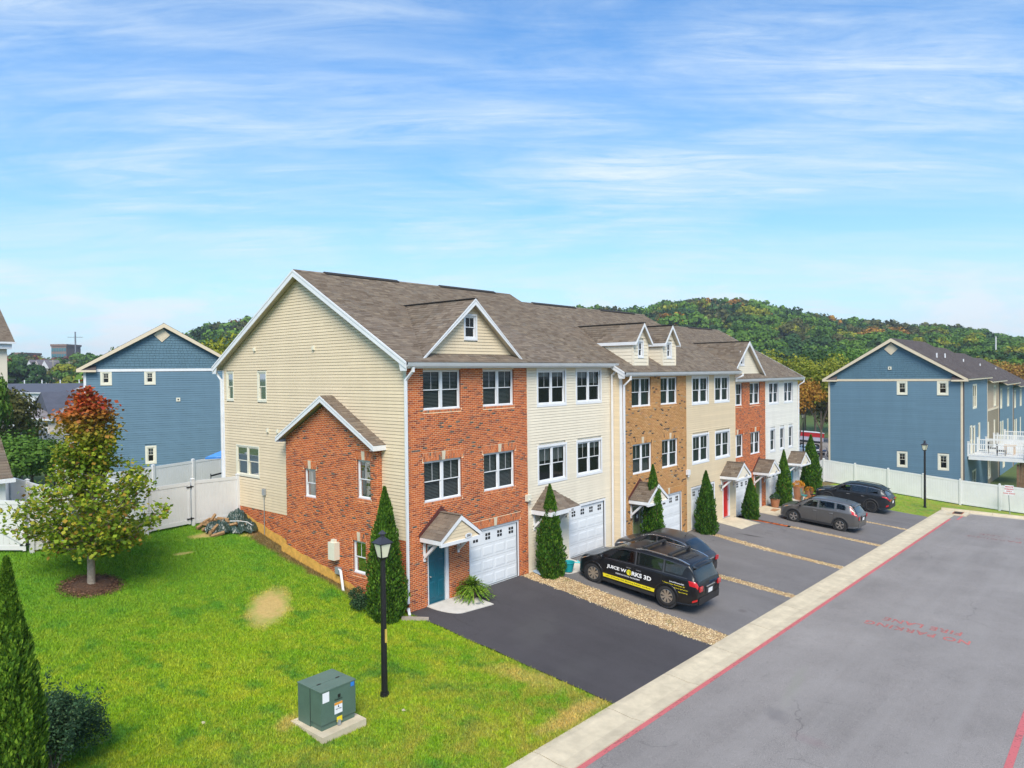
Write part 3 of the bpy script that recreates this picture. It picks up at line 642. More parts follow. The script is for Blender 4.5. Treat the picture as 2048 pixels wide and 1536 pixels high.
DZ = {1: 0.0, 2: -.43, 3: -.93}; YF = {1: 0.0, 2: -.57, 3: 0.0}
GEO = {}
def unit(idx, pair, x0, x1, clad, sid, bmat, mortar, tops, lows, garage, door, can, label, wins='twin', dcol=TEAL, num=None, dlabel=None, shade='blind', near_b=0, near_s=0):
    dz = DZ[pair]; yf = YF[pair]; fr = front_frame(yf, dz); h = 8.40
    H = thing('town_house', label, 'town house', ((x0+x1)/2, yf+6, dz), 'town houses in the row')
    brick = clad == 'brick'
    zt_, zb_ = (8.20, 6.81) if brick else (8.20, 6.81)
    WT, WL = (6.81, 8.21), (3.61, 5.04)
    wl = [(a, b, *WT) for a, b in tops]+[(a, b, *WL) for a, b in lows]
    g = (garage[0], garage[1], -.3, 2.25); dd = (door[0], door[1], -.3, 2.16)
    base = -.25
    if brick:
        holes = wl+[g, dd]
        backing(H, fr, base, h, rect(x0, x1), holes, mortar, 'wall')
        extra = [(a-.09, b+.09, WL[1], WL[1]+.285) for a, b in lows]+[(a-.02, b+.02, z0-.09, z0) for a, b, z0, z1 in wl]+[(garage[0]-.09, garage[1]+.09, 2.25, 2.53)]
        bricks(H, fr, base, h, rect(x0, x1), holes+extra, bmat, near=near_b)
        mb = MB()
        for q in wl: reveal(mb, fr, *q, -.16, 0)
        for q in (g, dd): reveal(mb, fr, *q, -.16, 0)
        mb.build('brick_reveal', MATS[('red' if bmat is BRICK_RED else 'tan')+'_reveal'], H)
        for a, b in lows: soldier(H, fr, a-.06, b+.06, WL[1]+.004, .29, bmat, mortar)
        for a, b, z0, z1 in wl: soldier(H, fr, a-.01, b+.01, z0-.085, .08, bmat, mortar, key=False, name='brick_sill', splay=0)
        soldier(H, fr, garage[0]-.06, garage[1]+.06, 2.255, .29, bmat, mortar)
        for i, (a, b, z0, z1) in enumerate(wl): window(H, fr, a, b, z0, z1, twin=(b-a) > 1.0, shade=shade)
    else:
        t = .10
        wi = [(a+t, b-t, z0+(-.06), z1-.06) for a, b, z0, z1 in wl]
        holes = wi+[g, dd]
        backing(H, fr, base, h, rect(x0, x1), holes, sid, 'wall', d=-.035)
        big = [(a, b, z0-t, z1+t) for a, b, z0, z1 in wi]; big = [(q[0], q[1], q[2], q[3]) for q in big]
        boards(H, fr, -.12, h, rect(x0+.05, x1-.05), big+[g, dd], .115, sid)
        for i, q in enumerate(wi): window(H, fr, *q, twin=(q[1]-q[0]) > .9, trim=t, d=-.02, shade=shade if isinstance(shade, str) else shade[i % len(shade)])
        
        for e0, e1 in ((x0+.001, x0+.06), (x1-.06, x1-.001)): mb = MB(); fr.box(mb, e0, -.2, -.04, e1, h, .022); mb.build('corner_post', sid, H)
    garage_door(H, fr, garage[0], garage[1], 2.25, brick)
    entry_door(H, fr, door[0], door[1], 2.16, dcol, brick, dlabel)
    mb = MB()   # the shut interior behind openings and the rear
    mb.box(x0+(.65 if idx == 1 else .02), yf+.40, dz-.2, x1-.02, yf+(11.3 if idx == 1 else 12.0), dz+8.1); mb.build('inner_walls', DARK, H)
    mb = MB(); mb.box(x0, yf+12.0, dz-.2, x1, yf+12.3, dz+8.4); mb.build('rear_wall', SID_CREAM, H)
    if can[0] == 'gable': canopy(H, fr, can[1], num, flash=brick, near=(idx == 1))
    else: hip_canopy(H, fr, can[1], num)
    # soffit vent, roof
    a = x0-.30 if idx in (1, 3, 5) and idx != 5 else x0; b = x1
    if idx == 6: b = x1+.30
    if idx == 2: b = x1+.0
    vents = [(x0+1.1, x0+4.9)]
    rf, geo = roof_part(H, a, b, yf, dz+8.36, 12.3, near=near_s, vents=vents)
    if idx == 1: rake_boards(rf, x0-.30, geo, -1)
    if idx == 3: rake_boards(rf, x0-.30, geo, -1)
    if idx == 6: rake_boards(rf, x1+.30, geo, 1)
    GEO[pair] = geo
    return H, fr, geo
def reveal_mat(name, c1, c2, mort):
    m, b = newmat(name); t = N('ShaderNodeTexCoord'); g = N('ShaderNodeNewGeometry'); s = N('ShaderNodeSeparateXYZ'); L(t.outputs['Object'], s.inputs[0])
    fz = mth('FRACT', mth('DIVIDE', s.outputs[2], BC)); jn = mth('GREATER_THAN', fz, .85)
    c = mixc(noise(t.outputs['Object'], 9, 3), c1, c2); L(mixc(jn, c, mort), b.inputs['Base Color']); b.inputs['Roughness'].default_value = .85; MATS[name] = m
reveal_mat('red_reveal', (.20, .05, .02), (.36, .08, .025), (.46, .34, .22)); reveal_mat('tan_reveal', (.30, .15, .06), (.5, .26, .1), (.42, .30, .18))

U = {}
U[1] = unit(1, 1, 0, 6.34, 'brick', None, BRICK_RED, MORTAR, [(.76, 2.59), (3.77, 5.55)], [(.76, 2.59), (3.77, 5.55)], (2.93, 5.80), (.86, 1.92), ('gable', 1.52), 'red brick end house with dark teal front door and fern beside its garage', num='380', dcol=TEAL, near_b=300, near_s=300, dlabel='dark teal front door')
U[2] = unit(2, 1, 6.34, 12.50, 'siding', SID_CREAM, None, None, [(6.97, 9.0), (9.69, 11.71)], [(6.97, 9.0), (9.69, 11.71)], (9.08, 11.94), (7.1, 8.1), ('hip', 7.55), 'cream sided house with hipped door canopy, behind the black minivan', num='382', dcol=WHITE, shade=['half', 'half', 'half', 'half'], near_s=300)
U[3] = unit(3, 2, 12.50, 18.84, 'brick', None, BRICK_TAN, MORTAR_TAN, [(13.40, 15.22), (16.15, 17.90)], [(13.45, 15.25), (16.24, 17.92)], (15.45, 18.32), (13.40, 14.5), ('gable', 14.05), 'tan brick house with two narrow roof dormers', num=None, dcol=GREEN_D, shade='curtain')
U[4] = unit(4, 2, 18.84, 25.0, 'siding', SID_BEIGE, None, None, [(19.47, 21.50), (22.2, 24.2)], [(19.45, 21.5), (22.24, 24.24)], (19.3, 22.16), (23.2, 24.15), ('gable', 23.85), 'beige sided house with bright red front door', num='386', dcol=RED_D, dlabel='bright red front door', shade='curtain')
U[5] = unit(5, 3, 25.0, 31.07, 'brick', None, BRICK_RED, MORTAR, [(25.75, 27.42), (28.54, 30.2)], [(25.75, 27.5), (28.6, 30.2)], (25.65, 28.5), (29.42, 30.45), ('gable', 29.95), 'farther red brick house with olive green front door', num='388', dcol=GREEN_D, shade='curtain', dlabel='olive green front door')
U[6] = unit(6, 3, 31.07, 37.1, 'siding', SID_WHITE, None, None, [(31.62, 33.45), (34.36, 36.15)], [(31.80, 32.80), (33.55, 34.50), (35.2, 36.12)], (31.45, 34.3), (35.3, 36.3), ('gable', 35.75), 'white sided far end house with three narrow middle windows', num='390', dcol=CYAN_D, shade='curtain', dlabel='turquoise front door')

# -- gable end wall of the first house, with the brick bump-out
H1 = U[1][0]; G = Fr((0, 0, 0), (0, 1, 0), (-1, 0, 0)); DEP = 12.30
def gable_ur(z): 
    if z <= 8.50: return (0.0, DEP)
    q = (z-8.50)/.565; return (0.0+max(0, q-.0), DEP-q)
sw = [(11.86-.02, 12.02+.0, 7.0, 8.23)]
side_w = [(11.40, 11.92, 7.02, 8.22), (8.72, 9.34, 7.02, 8.22), (9.38, 11.18, 3.80, 5.05)]
WZ = 2.45
bump = (1.32, 6.95); t_ = .05
BH = (1.34, 6.93, -.4, 5.60)
backing(H1, G, WZ, 11.93, gable_ur, side_w+[BH], SID_TAN, 'gable_wall', brk=(8.50,), d=-.035)
hb = [(a-t_, b+t_, z0-t_, z1+t_) for a, b, z0, z1 in side_w]
ap = 4.16
def bump_ur(z): return bump if z < 5.68 else (bump[0]+(z-5.68)*2.5/1.95, bump[1]-(z-5.68)*2.5/1.95)
# boards stop at the bump-out
bhole = [(bump[0], bump[1], 0, 5.68)]
boards(H1, G, WZ, 11.93, gable_ur, hb+bhole, .115, SID_TAN)
for q in side_w: window(H1, G, *q, twin=(q[1]-q[0]) > 1, d=.012, trim=0, shade='curtain', muntin=False, interior=.2, trim_m=MATS['cream_box'])
mb = MB()
for q in side_w: 
    for a, b, c, d in ((q[0]-t_, q[2]-t_, q[1]+t_, q[2]), (q[0]-t_, q[3], q[1]+t_, q[3]+t_), (q[0]-t_, q[2], q[0], q[3]), (q[1], q[2], q[1]+t_, q[3])): G.box(mb, a, b, 0, c, d, .03)
mb.build('window_casing', CREAM_BOX, H1)
backing(H1, G, -.3, WZ, rect(0.02, DEP), [BH], MORTAR, 'foundation_wall', d=-.0)
bricks(H1, G, -.3, WZ-.02, rect(0.02, DEP), [(bump[0], bump[1], -1, WZ+1)], BRICK_RED, name='foundation_bricks')
mb = MB(); G.box(mb, -.015, WZ-.02, -.01, .09, 8.4, .03); mb.build('corner_post', CREAM_BOX, H1)
mb = MB(); G.box(mb, DEP-.10, WZ-.02, 0, DEP, 8.3, .03); mb.build('corner_post', WHITE, H1)
# bump-out
BD = .24; GB = fr_off(G, BD); zr_b = 7.05; ue = (bump[0], bump[1]); apx = (bump[0]+bump[1])/2
def bur(z): 
    if z < 5.62: return bump
    k = (z-5.62)/(zr_b-5.62)*(bump[1]-bump[0])/2; return (bump[0]+k, bump[1]-k)
bw = [(4.95, 5.70, 3.40, 4.50), (1.66, 2.42, 3.68, 5.06), (1.98, 2.72, .98, 2.16)]
mb = MB(); bo = thing_ = backing(H1, GB, -.3, zr_b, bur, bw, MORTAR, 'bump_out_wall', brk=(5.62,))
ex = [(a-.07, b+.07, z1, z1+.285) for a, b, z0, z1 in bw]+[(a-.02, b+.02, z0-.09, z0) for a, b, z0, z1 in bw]
bricks(bo, GB, -.3, zr_b-.05, bur, bw+ex, BRICK_RED)
for a, b, z0, z1 in bw:
    soldier(bo, GB, a-.05, b+.05, z1+.004, .29, BRICK_RED, MORTAR); soldier(bo, GB, a-.01, b+.01, z0-.085, .08, BRICK_RED, MORTAR, key=False, name='brick_sill', splay=0)
mb = MB()
for q in bw: reveal(mb, GB, *q, -.16, 0)
mb.build('brick_reveal', MATS['red_reveal'], bo)
for i, q in enumerate(bw): window(H1, GB, *q, twin=False, shade='curtain' if i < 2 else None, interior=.2)
for yy, sg in ((bump[0], -1), (bump[1], 1)):
    S = Fr((0, yy, 0), (-1, 0, 0), (0, sg, 0)); b_ = backing(bo, S, -.3, 5.7, rect(0, BD), [], MORTAR, 'side_wall'); bricks(bo, S, -.3, 5.68, rect(0.01, BD), [], BRICK_RED)
# little gable roof over it
hwb = (bump[1]-bump[0])/2+.22; zap = 7.32; zea = 5.66; sb = (zap-zea)/hwb; ov = BD+.30
mb = MB()
for sg in (-1, 1): mb.extr([G.p(apx, zap-.02, .002), G.p(apx+sg*hwb, zea-.02, .002), G.p(apx+sg*hwb, zea-.12, .002), G.p(apx, zap-.14, .002)], (-ov, 0, 0))
br = mb.build('bump_out_roof', SOFFIT, H1); sl = math.hypot(hwb, zap-zea)
for sg in (-1, 1):
    F = G.p(apx+sg*(hwb+.02), zea-.02, 0); v = (G.p(apx, zap)-G.p(apx+sg*hwb, zea)).normalized(); n = v.cross(Vector((1, 0, 0))); n = n if n.z > 0 else -n
    shingles(br, Fr(F, (-1, 0, 0), n, v), 0, sl+.02, rect(0.002, ov+.03), SHINGLE, near=60 if sg < 0 else 0)
mb = MB()
for sg in (-1, 1):
    mb.extr([G.p(apx, zap-.015, ov), G.p(apx+sg*hwb, zea-.015, ov), G.p(apx+sg*hwb, zea-.20, ov), G.p(apx, zap-.24, ov)], (-.03, 0, 0))
    mb.extr([G.p(apx, zap-.01, ov+.03), G.p(apx+sg*hwb, zea-.01, ov+.03), G.p(apx+sg*hwb, zea-.07, ov+.03), G.p(apx, zap-.08, ov+.03)], (-.015, 0, 0))
    G.box(mb, apx+sg*(hwb-.005), zea-.20, 0, apx+sg*(hwb+.025), zea-.03, ov+.03); G.box(mb, apx+sg*hwb, zea-.205, .0, apx+sg*(hwb-.22), zea-.19, ov)
mb.build('fascia', WHITE, br)
# parged strip of clay colour stepping down along the ground
ys = [0.6+.45*i for i in range(26)]
for a, b in zip(ys[:-1], ys[1:]):
    if a > 11: continue
    mb = MB()
    d = BD+.022 if bump[0] <= a < bump[1] else .022
    za, zb = gz(0, a)-.2, gz(0, b)-.2; w0 = .10+.30*min(1, max(0, (a-1.8)/2.5))+.03*math.sin(a*5); w1 = .10+.30*min(1, max(0, (b-1.8)/2.5))+.03*math.sin(b*5)
    mb.add([G.p(a, za, d), G.p(b, zb, d), G.p(b, gz(0, b)+w1, d+.005), G.p(a, gz(0, a)+w0, d+.005), G.p(a, gz(0, a)+w0, d-.0), G.p(b, gz(0, b)+w1, d-.0)], [(0, 1, 2, 3), (3, 2, 5, 4)])
    mb.build('parging', PARGE, H1)
# things fixed on the gable wall
for y, z, w, h in ((9.55, 9.10, .14, .16), (5.27, 9.02, .14, .17), (8.62, 5.72, .13, .17), (7.86, 5.72, .13, .17)):
    mb = MB(); G.box(mb, y-w/2, z, .01, y+w/2, z+h, .05); G.box(mb, y-w/2+.02, z+.02, .05, y+w/2-.02, z+h-.03, .09); mb.build('wall_vent', CREAM_BOX, H1)
mb = MB(); G.box(mb, 8.85, 3.10, .02, 9.05, 3.36, .10); mb.cyl(G.p(8.95, 1.45, .06), G.p(8.95, 3.1, .06), .015); mb.build('junction_box', STEEL, H1)
mb = MB(); q = fr_off(G, BD+.01); q.box(mb, 3.50, 1.32, 0, 3.88, 1.96, .24); q.box(mb, 3.60, 1.96, .05, 3.78, 2.06, .18); e = mb.build('electric_box', CREAM_BOX, H1)
mb = MB(); mb.beam(q.p(3.66, .45, .08), q.p(3.66, 1.33, .08), .03, .03); q.box(mb, 3.36, .82, .02, 3.62, 1.06, .14); mb.build('disconnect', STEEL, e)
mb = MB()
for k in range(3): mb.tube([q.p(3.40-.05*k, 1.02, .14), q.p(3.26-.05*k, 1.0, .18), q.p(3.05-.04*k, .55, .25), q.p(2.92-.04*k, .22, .30)], .022, 8)
mb.build('conduit', WHITE, e)
mb = MB(); G.box(mb, .55, 1.05, .03, .95, 1.72, .20); mb.cyl(G.p(.75, 1.36, .20), G.p(.75, 1.36, .29), .085, .075, 16); mb.cyl(G.p(.62, 0, .1), G.p(.62, 1.05, .1), .03); mb.build('electric_meter', STEEL, H1)
downspout(H1, [(-.02, -.39, 8.30), (-.02, -.38, 8.18), (-.10, -.10, 7.86), (-.10, -.08, .42), (-.10, -.08, .18), (-.24, -.30, .06)])
downspout(H1, [(-.22, 12.60, 8.35), (-.20, 12.50, 8.20), (-.08, 12.33, 7.9), (-.08, 12.33, 2.0)])
frames1 = U[1][1]
mb = MB(); frames1.box(mb, 6.16, 2.92, .0, 6.40, 3.17, .14); mb.cyl(frames1.p(6.28, 2.98, .14), frames1.p(6.28, 2.98, .2), .03); mb.build('camera_box', CREAM_BOX, H1)
wall_lamp(H1, frames1, 2.52, 2.12)
wall_lamp(U[2][0], U[2][1], 8.72, 2.05); wall_lamp(U[4][0], U[4][1], 22.75, 1.95)
mb = MB(); f_ = U[3][1]; f_.box(mb, 18.72, 3.02, .02, 18.98, 3.28, .16); mb.cyl(f_.p(18.85, 3.02, .1), f_.p(18.85, 2.9, .1), .05); mb.build('camera_box', WHITE, U[3][0])
# return wall of the forward pair
RW = Fr((12.5, -.57, 0), (0, 1, 0), (-1, 0, 0)); z_ = MB()
backing(U[3][0], RW, -.6, 8.0, rect(0, .57), [], SID_TAN, 'side_wall'); boards(U[3][0], RW, -.55, 7.9, rect(.10, .56), [], .115, SID_TAN)
mb = MB(); RW.box(mb, -.03, -.5, -.04, .09, 7.95, .025); mb.build('corner_post', WHITE, U[3][0])
RW2 = Fr((12.5, -.57, 0), (0, 1, 0), (-1, 0, 0))
downspout(U[2][0], [(12.36, -.42, 8.25), (12.36, -.40, 8.1), (12.40, -.14, 7.9), (12.40, -.12, -.3)])
downspout(U[3][0], [(12.68, -.98, 7.87), (12.68, -.96, 7.72), (12.60, -.66, 7.42), (12.60, -.64, -.4)])
downspout(U[4][0], [(25.25, -.98, 7.87), (25.25, -.96, 7.76), (24.98, -.68, 7.6), (24.98, -.66, 7.4)])
downspout(U[6][0], [(37.35, -.40, 7.37), (37.35, -.38, 7.2), (37.18, -.06, 6.95), (37.18, -.04, -1.0)])
# right end wall of the far house
RE = Fr((37.1, 12.3, 0), (0, -1, 0), (1, 0, 0)); backing(U[6][0], RE, -1.8, 7.35, rect(0, 12.3), [], SID_WHITE, 'end_wall')
def gable_tri(H, x, pair, m):
    ye, zE, yr, zr, yb = GEO[pair]; mb = MB(); yf = YF[pair]; zw = zE-.16+.565*.35; mb.poly([(x, yf, zE-.5), (x, yf, zw), (x, yr, zr-.16), (x, yf+12.3, zw), (x, yf+12.3, zE-.5)]); mb.build('gable_wall', m, H)
gable_tri(U[6][0], 37.1, 3, SID_WHITE); gable_tri(U[3][0], 12.51, 2, SID_TAN); gable_tri(U[2][0], 12.49, 1, SID_TAN); gable_tri(U[4][0], 24.99, 2, SID_TAN)
# dormers
gable_dormer(U[1][0], GEO[1], 3.30, 2.645, 8.60, 10.82, -.10, .15, SID_TAN, (3.0, 3.58, 9.36, 10.20), near=120)
gable_dormer(U[5][0], GEO[3], 28.30, 2.62, 7.67, 9.89, -.10, .15, SID_CREAM, (27.5, 28.0, 8.40, 9.20))
small_dormer(U[3][0], GEO[2], 13.85, 15.21, 9.50, 10.41, -.40, SID_CREAM, near=1)
small_dormer(U[3][0], GEO[2], 16.67, 18.02, 9.50, 10.41, -.40, SID_CREAM)
# ---------------------------------------------------------------- ground, road, drives
def sst(a, b, x): t = min(1, max(0, (x-a)/(b-a))); return t*t*(3-2*t)
def T(x, y):
    z = gz(x, y)
    if x > 42.8 and y < -8.2: z += .05*(y+8.2)*sst(42.8, 46, x)
    x0 = 47.0-8.5*sst(0, 6, y); s = sst(x0, x0+6, x)
    if s > 0: z = z*(1-s) + s*(-2.75-.012*(min(max(x, 48), 110)-48))
    d = math.hypot(x-CAM.x, y-CAM.y)
    if d > 90:   # hills
        fw = (x-CAM.x)*_f.x+(y-CAM.y)*_f.y; rt = (x-CAM.x)*_r.x+(y-CAM.y)*_r.y
        a = math.atan2(rt, fw)*1449/.87+1024 if fw < 0 else 1024+1449*max(-1.4, min(1.4, rt/max(fw, 1)))
        k = np.interp(a, [-900, 0, 150, 250, 350, 400, 490, 900, 1290, 1390, 1500, 1600, 1700, 1800, 1880, 1960, 2048, 2500, 3000], [10, 12, 10, 11, 22, 29, 33, 43, 42, 45, 43, 35, 29, 25, 24.5, 19, 14, 8, 6])
        z = z*(1-sst(120, 260, d)) + sst(120, 260, d)*(-3)
        rise = sst(215, 500, d)**.9 if a > 700 else sst(190, 480, d)
        z += (k-3.5)*rise*(1-.6*sst(560, 1300, d))
    return z
def ground_mat():
    m, b = newmat('meadow'); t = N('ShaderNodeTexCoord'); n = noise(t.outputs['Object'], .05, 6, .6); n2 = noise(t.outputs['Object'], 1.2, 5, .6)
    c = mixc(ramp(n, [(.35, 0), (.65, 1)]), (.055, .11, .02), (.10, .135, .03)); c = mixc(.5, c, mixc(n2, (.5, .5, .5), (1.4, 1.4, 1.4)), 'MULTIPLY'); L(c, b.inputs['Base Color']); b.inputs['Roughness'].default_value = .95
    MATS['meadow'] = m; return m
ground_mat()
xs = sorted(set(list(np.arange(-60, 100, 4.0))+list(np.arange(100, 300, 20))+list(np.arange(300, 1400, 60))+list(np.arange(-900, -60, 60))+[-30.0, 47, 50])); ys = sorted(set(list(np.arange(-60, 100, 4.0))+list(np.arange(100, 300, 20))+list(np.arange(300, 1800, 60))+list(np.arange(-600, -60, 60))+[-8.2]))
V = [(x, y, T(x, y)-.10-(.5 if (-26 < x < 46 and -30 < y < 14) else 0)) for y in ys for x in xs]; nx = len(xs)
F = [[j*nx+i, j*nx+i+1, (j+1)*nx+i+1, (j+1)*nx+i] for j in range(len(ys)-1) for i in range(nx-1)]
g_ = np_mesh('ground', np.array(V), np.array(F), MATS['meadow'], kind='structure', smooth=True)

def sheet(name, poly_fn, mt, lift, kind='structure', parent=None, **k):
    """poly_fn -> (xs, ys, inside) grid sheet following the ground"""
    X, Y = poly_fn; mb = MB()
    idx = {}
    vs = []; fs = []
    for j, y in enumerate(Y):
        for i, x in enumerate(X): vs.append((x, y, T(x, y)+lift))
    n = len(X)
    fs = [(j*n+i, j*n+i+1, (j+1)*n+i+1, (j+1)*n+i) for j in range(len(Y)-1) for i in range(n-1)]
    mb.add(vs, fs); return mb.build(name, mt, parent, kind=kind, **k)
def ar(a, b, s): n = max(1, int(round((b-a)/s))); return [a+(b-a)*i/n for i in range(n+1)]
def blobfac(t, cx, cy, rx, ry, ang=0, soft=.35, wob=1.0):
    """soft noisy ellipse mask in object space"""
    s = N('ShaderNodeMapping'); s.vector_type = 'TEXTURE'; s.inputs['Location'].default_value = (cx, cy, 0); s.inputs['Rotation'].default_value = (0, 0, ang); s.inputs['Scale'].default_value = (rx, ry, 1); L(t, s.inputs[0])
    x = N('ShaderNodeSeparateXYZ'); L(s.outputs[0], x.inputs[0]); d = mth('SQRT', mth('ADD', mth('MULTIPLY', x.outputs[0], x.outputs[0]), mth('MULTIPLY', x.outputs[1], x.outputs[1])))
    d = mth('ADD', d, mth('MULTIPLY', mth('SUBTRACT', noise(t, 2.2, 5, .6), .5), wob)); return ramp(d, [(max(0, .9-soft*1.5), 1), (1.0+soft*.5, 0)])
BARE = [(-3.35, 3.1, 1.95, .80, R(50)), (-2.1, 9.9, .8, .3, 0), (-3.6, 8.6, .5, .16, 0), (-6.75, -3.4, .5, .3, R(40)), (-.5, -5.6, .6, 1.6, R(15)), (-1.2, -7.7, 1.8, .4, R(0)), (-.5, 9.3, .6, .25, 0), (-6.3, -7.7, 1.2, .3, 0)]
BW = [.92, .8, .6, .6, .45, .65, .6, .35]
def lawn_mat(name, blade=False):
    m, b = newmat(name); t = N('ShaderNodeTexCoord').outputs['Object']
    n1 = noise(t, .35, 5, .6, .3); n2 = noise(t, 1.7, 5, .65, .4); n3 = noise(t, 26, 4, .7)
    c = mixc(ramp(n1, [(.32, 0), (.68, 1)]), (.115, .27, .010), (.245, .36, .012))
    c = mixc(ramp(n2, [(.42, 0), (.75, .75)]), c, (.36, .37, .03))
    n4 = noise(t, .9, 4, .6); c = mixc(ramp(n4, [(.54, 0), (.66, .75)]), c, (.05, .20, .02))
    n5 = noise(t, 5.5, 4, .7, .6); c = mixc(.55, c, mixc(ramp(n5, [(.3, 0), (.7, 1)]), (.62, .70, .7), (1.35, 1.28, 1.2)), 'MULTIPLY')
    xg = N('ShaderNodeSeparateXYZ'); L(t, xg.inputs[0]); c = mixc(ramp(mth('DIVIDE', mth('ADD', xg.outputs[1], mth('MULTIPLY', mth('SUBTRACT', n1, .5), 9)), 9), [(.1, 0), (.8, .75)]), c, mixc(n2, (.065, .215, .014), (.13, .29, .018)))
    # drier towards the kerb, greener along the wall side
    x = N('ShaderNodeSeparateXYZ'); L(t, x.inputs[0]); dry = mth('MULTIPLY', ramp(mth('DIVIDE', mth('ADD', x.outputs[1], 8.5), 9), [(0, 1), (.75, 0)]), ramp(n2, [(.35, 0), (.62, .75)])); c = mixc(dry, c, (.27, .23, .05))
    for q, w_ in zip(BARE, BW): c = mixc(mth('MULTIPLY', blobfac(t, *q), w_), c, mixc(noise(t, 9, 4), (.44, .28, .09), (.66, .47, .19)))
    c = mixc(mth('MULTIPLY', blobfac(t, -7.23, 7.33, .95, .85, 0, .22, .5), 1), c, mixc(noise(t, 12, 5), (.055, .026, .014), (.17, .085, .045)))
    # bare earth at the foot of the gable wall
    w = mth('ADD', x.outputs[0], mth('MULTIPLY', mth('SUBTRACT', noise(t, 1.3, 4), .5), .8)); e = mth('MULTIPLY', ramp(mth('ADD', w, .72), [(.0, 0), (.28, 1)]), ramp(mth('MULTIPLY', x.outputs[1], .1), [(-.0, 0), (.04, 1)]))
    c = mixc(mth('MULTIPLY', e, .85), c, mixc(noise(t, 10, 4), (.09, .050, .030), (.24, .135, .075)))
    if blade:
        r = rnd_fac(); c = mixc(.85, c, mixc(r, (.66, .72, .55), (1.9, 1.65, 1.4)), 'MULTIPLY')
        L(c, b.inputs['Base Color']); b.inputs['Roughness'].default_value = .6; b.inputs['Specular IOR Level'].default_value = .2
    else:
        c = mixc(.75, c, mixc(n3, (.45, .45, .42), (1.5, 1.5, 1.5)), 'MULTIPLY'); L(c, b.inputs['Base Color']); b.inputs['Roughness'].default_value = .95
        bn = N('ShaderNodeBump'); bn.inputs['Strength'].default_value = .8; bn.inputs['Distance'].default_value = .05; L(noise(t, 18, 5, .7), bn.inputs['Height']); L(bn.outputs[0], b.inputs['Normal'])
    MATS[name] = m; return m
lawn_mat('lawn_ground'); lawn_mat('grass_blade', True)
def edge_wob(x): return 0
sheet('lawn', (ar(-26, .02, .5), ar(-8.22, 13.5, .5)), MATS['lawn_ground'], 0.0)
sheet('far_verge', (ar(38.3, 47.0, .6), ar(-8.22, 4, .6)), MATS['lawn_ground'], .012); sheet('far_verge_strip', (ar(42.9, 47.0, .5), ar(-22, -8.22, .6)), MATS['lawn_ground'], .012)
def asphalt(name, c, spk=.35, fine=160, stains=()):
    m, b = newmat(name); t = N('ShaderNodeTexCoord').outputs['Object']
    n = noise(t, .25, 6, .62, .2); s = noise(t, fine, 2, .8); n2 = noise(t, 2.3, 6, .7, .6)
    c0 = mixc(ramp(n, [(.3, 0), (.7, 1)]), sc3(c, .82), sc3(c, 1.18)); c0 = mixc(ramp(n2, [(.5, 0), (.8, .35)]), c0, sc3(c, .7))
    c0 = mixc(spk, c0, mixc(ramp(s, [(.35, 0), (.66, 1)]), (.45, .45, .46), (1.8, 1.75, 1.72)), 'MULTIPLY')
    for (q, cc, k) in stains: c0 = mixc(mth('MULTIPLY', blobfac(t, *q), k), c0, cc)
    # worn wheel tracks along x and hairline cracks
    mpx = N('ShaderNodeMapping'); L(t, mpx.inputs[0]); mpx.inputs['Scale'].default_value = (.05, .9, 1) if name == 'road_asphalt' else (.9, .06, 1); tr_ = noise(mpx.outputs[0], 1.0, 4, .6, .2); c0 = mixc(ramp(tr_, [(.42, 0), (.62, .35)]), c0, sc3(c, 1.35))
    vo = N('ShaderNodeTexVoronoi'); vo.feature = 'DISTANCE_TO_EDGE'; vo.inputs['Scale'].default_value = .16; wv = N('ShaderNodeVectorMath', operation='ADD'); nz_ = N('ShaderNodeTexNoise'); nz_.inputs['Scale'].default_value = 1.4; nz_.inputs['Detail'].default_value = 5; L(t, nz_.inputs['Vector']); L(t, wv.inputs[0]); L(nz_.outputs['Color'], wv.inputs[1]); L(wv.outputs[0], vo.inputs['Vector'])
    crk = mth('MULTIPLY', ramp(vo.outputs['Distance'], [(.0, 1), (.0035, 0)]), ramp(noise(t, .35, 3, .5), [(.50, 0), (.60, .55)])); c0 = mixc(crk, c0, sc3(c, .35))
    spt = N('ShaderNodeTexVoronoi'); spt.inputs['Scale'].default_value = 1.1; L(t, spt.inputs['Vector']); c0 = mixc(ramp(spt.outputs['Distance'], [(.02, .5), (.06, 0)]), c0, sc3(c, .5))
    L(c0, b.inputs['Base Color']); b.inputs['Roughness'].default_value = .85; b.inputs['Specular IOR Level'].default_value = .25
    bn = N('ShaderNodeBump'); bn.inputs['Strength'].default_value = .35; bn.inputs['Distance'].default_value = .01; L(noise(t, 90, 3, .7), bn.inputs['Height']); L(bn.outputs[0], b.inputs['Normal']); MATS[name] = m; return m
ROADM = asphalt('road_asphalt', (.225, .207, .195), .75, 70, [((4.6, -11.2, 2.3, .22, R(10)), (.25, .24, .205), .6), ((2.4, -11.5, .55, .35, R(30)), (.12, .108, .112), .6), ((1.6, -12.6, .6, .3, R(80)), (.22, .13, .14), .3)])
DRV_N = asphalt('fresh_driveway_asphalt', (.060, .055, .058), .5, 90, [((2.3, -3.6, 2.0, .9, R(20)), (.085, .08, .078), .5), ((4.4, -1.6, .8, .5, 0), (.08, .075, .075), .4), ((1.0, -6.2, 1.2, .5, 0), (.075, .07, .07), .4)])
DRV_O = asphalt('driveway_asphalt', (.150, .140, .137), .6, 85, [((21.5, -3.0, .8, .14, R(-60)), (.03, .02, .02), .8), ((9.9, -7.4, .22, .2, 0), (.05, .035, .035), .5)])
road = sheet('road', (ar(-40, 42.4, 1.2), ar(-17.9, -9.15, .7)), ROADM, .0)
sheet('road_beyond', (ar(-40, 42.4, 2), ar(-30, -17.9, 2)), ROADM, .0)
